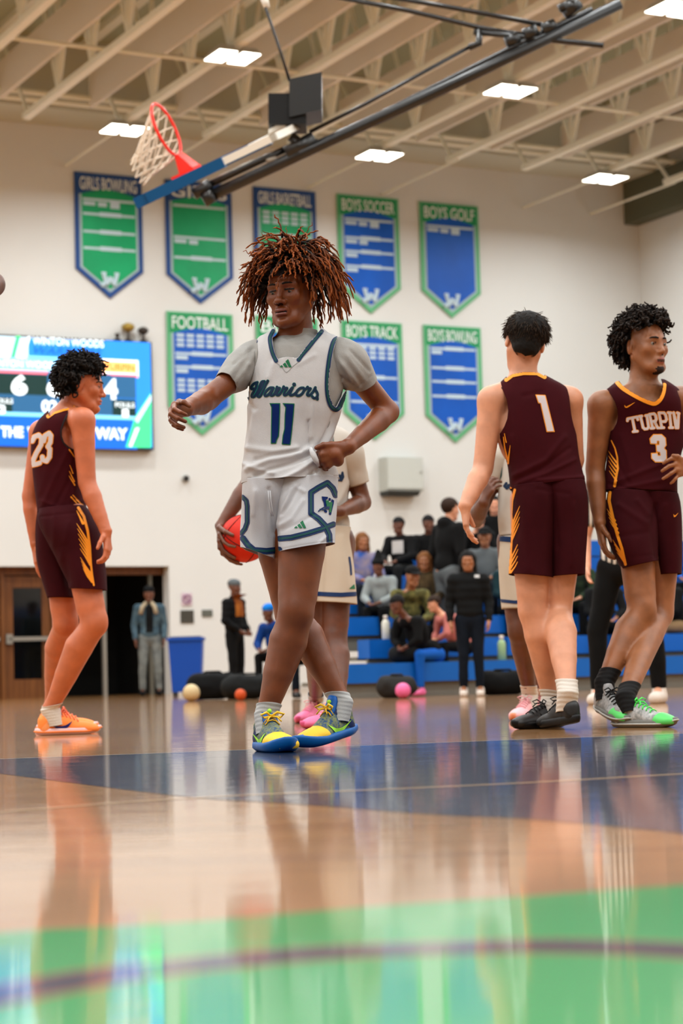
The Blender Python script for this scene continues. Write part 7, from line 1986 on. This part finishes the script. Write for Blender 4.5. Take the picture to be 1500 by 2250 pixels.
# ------------------------------------------------------------ small things on and by the bleachers
def bottle(px, Y, z, h, m, cap, label):
    b0 = P(px, 1480 - (z - .26) * FPX / Y, Y); b0.z = z
    t = thing('water_bottle', b0, label, 'bottle'); r = h * .17
    MB().tube([b0, b0 + Vector((0, 0, h * .02)), b0 + Vector((0, 0, h * .68)), b0 + Vector((0, 0, h * .82))], [r * .9, r, r, r * .55], 14).build('flask', m, t, True)
    MB().tube([b0 + Vector((0, 0, h * .82)), b0 + Vector((0, 0, h))], r * .5, 12).build('cap', cap, t, True)
def bag(px, Y, z, w, h, m, label, nm='bag'):
    b0 = P(px, 1480 - (z - .26) * FPX / Y, Y); b0.z = z; t = thing('duffel_bag', b0, label, 'bag')
    S = Solid(); c = np.array(b0) + [0, 0, h * .5]; S.cone(c - [w * .3, 0, 0], c + [w * .3, 0, 0], h * .48, h * .46, .03); S.ell(c - [0, 0, h * .12], (w * .45, h * .45, h * .36), None, .05)
    V, F = S.mesh(.014); V[:, 2] = np.maximum(V[:, 2], z + .002); V = V + vnormals(V, tris(F)) * (.012 * vnoise(V, np.array([12., 12, 12]), int(px)))[:, None]; V[:, 2] = np.maximum(V[:, 2], z + .002)
    mesh_obj('body', V, F, m, t, smooth=True)
    top = b0 + Vector((0, -.02, h * .95)); MB().tube([top + Vector((-w * .25, 0, -.02)), top + Vector((-w * .15, 0, .015)), top + Vector((w * .15, 0, .015)), top + Vector((w * .25, 0, -.02))], .012, 6).build('strap', m, t, True)
r1 = row_pt(848, 1)[1] - .22
bottle(848, r1, Z0 + RS, .27, mat('white_flask', (.78, .77, .72), .4), WSHOE, 'tall white water bottle standing on the blue bench')
bottle(1103, row_pt(1103, 0)[1] - .1, Z0 , .28, mat('pale_green_flask', (.55, .66, .48), .3), WSHOE, 'pale green water bottle left of number 1\'s calf')
bottle(905, row_pt(905, 1)[1] - .2, Z0 + RS, .2, mat('pink_flask', (.75, .25, .38), .4), M_PINK, 'pink bottle on the bench in front of the camouflage hoodie')
bag(893, row_pt(893, 0)[1] - .1, Z0, .34, .2, BLK2, 'black bag slumped on the lowest bench')
bag(872, 21.6, 0, .34, .24, fabric('charcoal_bag', (.15, .145, .14)), 'charcoal bag on the floor beside the pink ball')
bag(1105, 21.6, 0, .5, .26, BLK, 'black bag on the floor left of number 1\'s legs')
bag(468, 25.2, 0, .55, .34, BLK, 'large black bag on the floor right of the blue bin')
bag(545, 24.4, 0, .6, .3, BLK2, 'dark bag on the floor behind the black-clad man\'s feet')
def small_ball(px, Y, r, m, label):
    c = FL(px, 1482 + .26 * FPX / Y + .0) if False else P(px, 1480 + (.26 - r) * FPX / Y, Y); c.z = r
    t = thing('ball', c - Vector((0, 0, r)), label, 'ball'); V, F = uvsphere(c, r, 20, 14); mesh_obj('cover', V, F, m, t, smooth=True)
    MB().tube([c + Vector((math.cos(i * math.pi / 12), 0, math.sin(i * math.pi / 12))) * (r + .001) for i in range(25)], .004, 5).build('seam', BLK2, t, True)
small_ball(420, 24.0, .10, mat('cream_ball', (.74, .66, .50), .5), 'cream ball on the floor in front of the blue bin')
small_ball(885, 21.2, .08, mat('pink_ball', (.85, .38, .58), .5), 'small pink ball on the floor in front of the bleachers')
small_ball(528, 23.5, .065, mat('orange_ball', (.72, .28, .10), .6), 'orange ball on the floor under the seated person in blue')
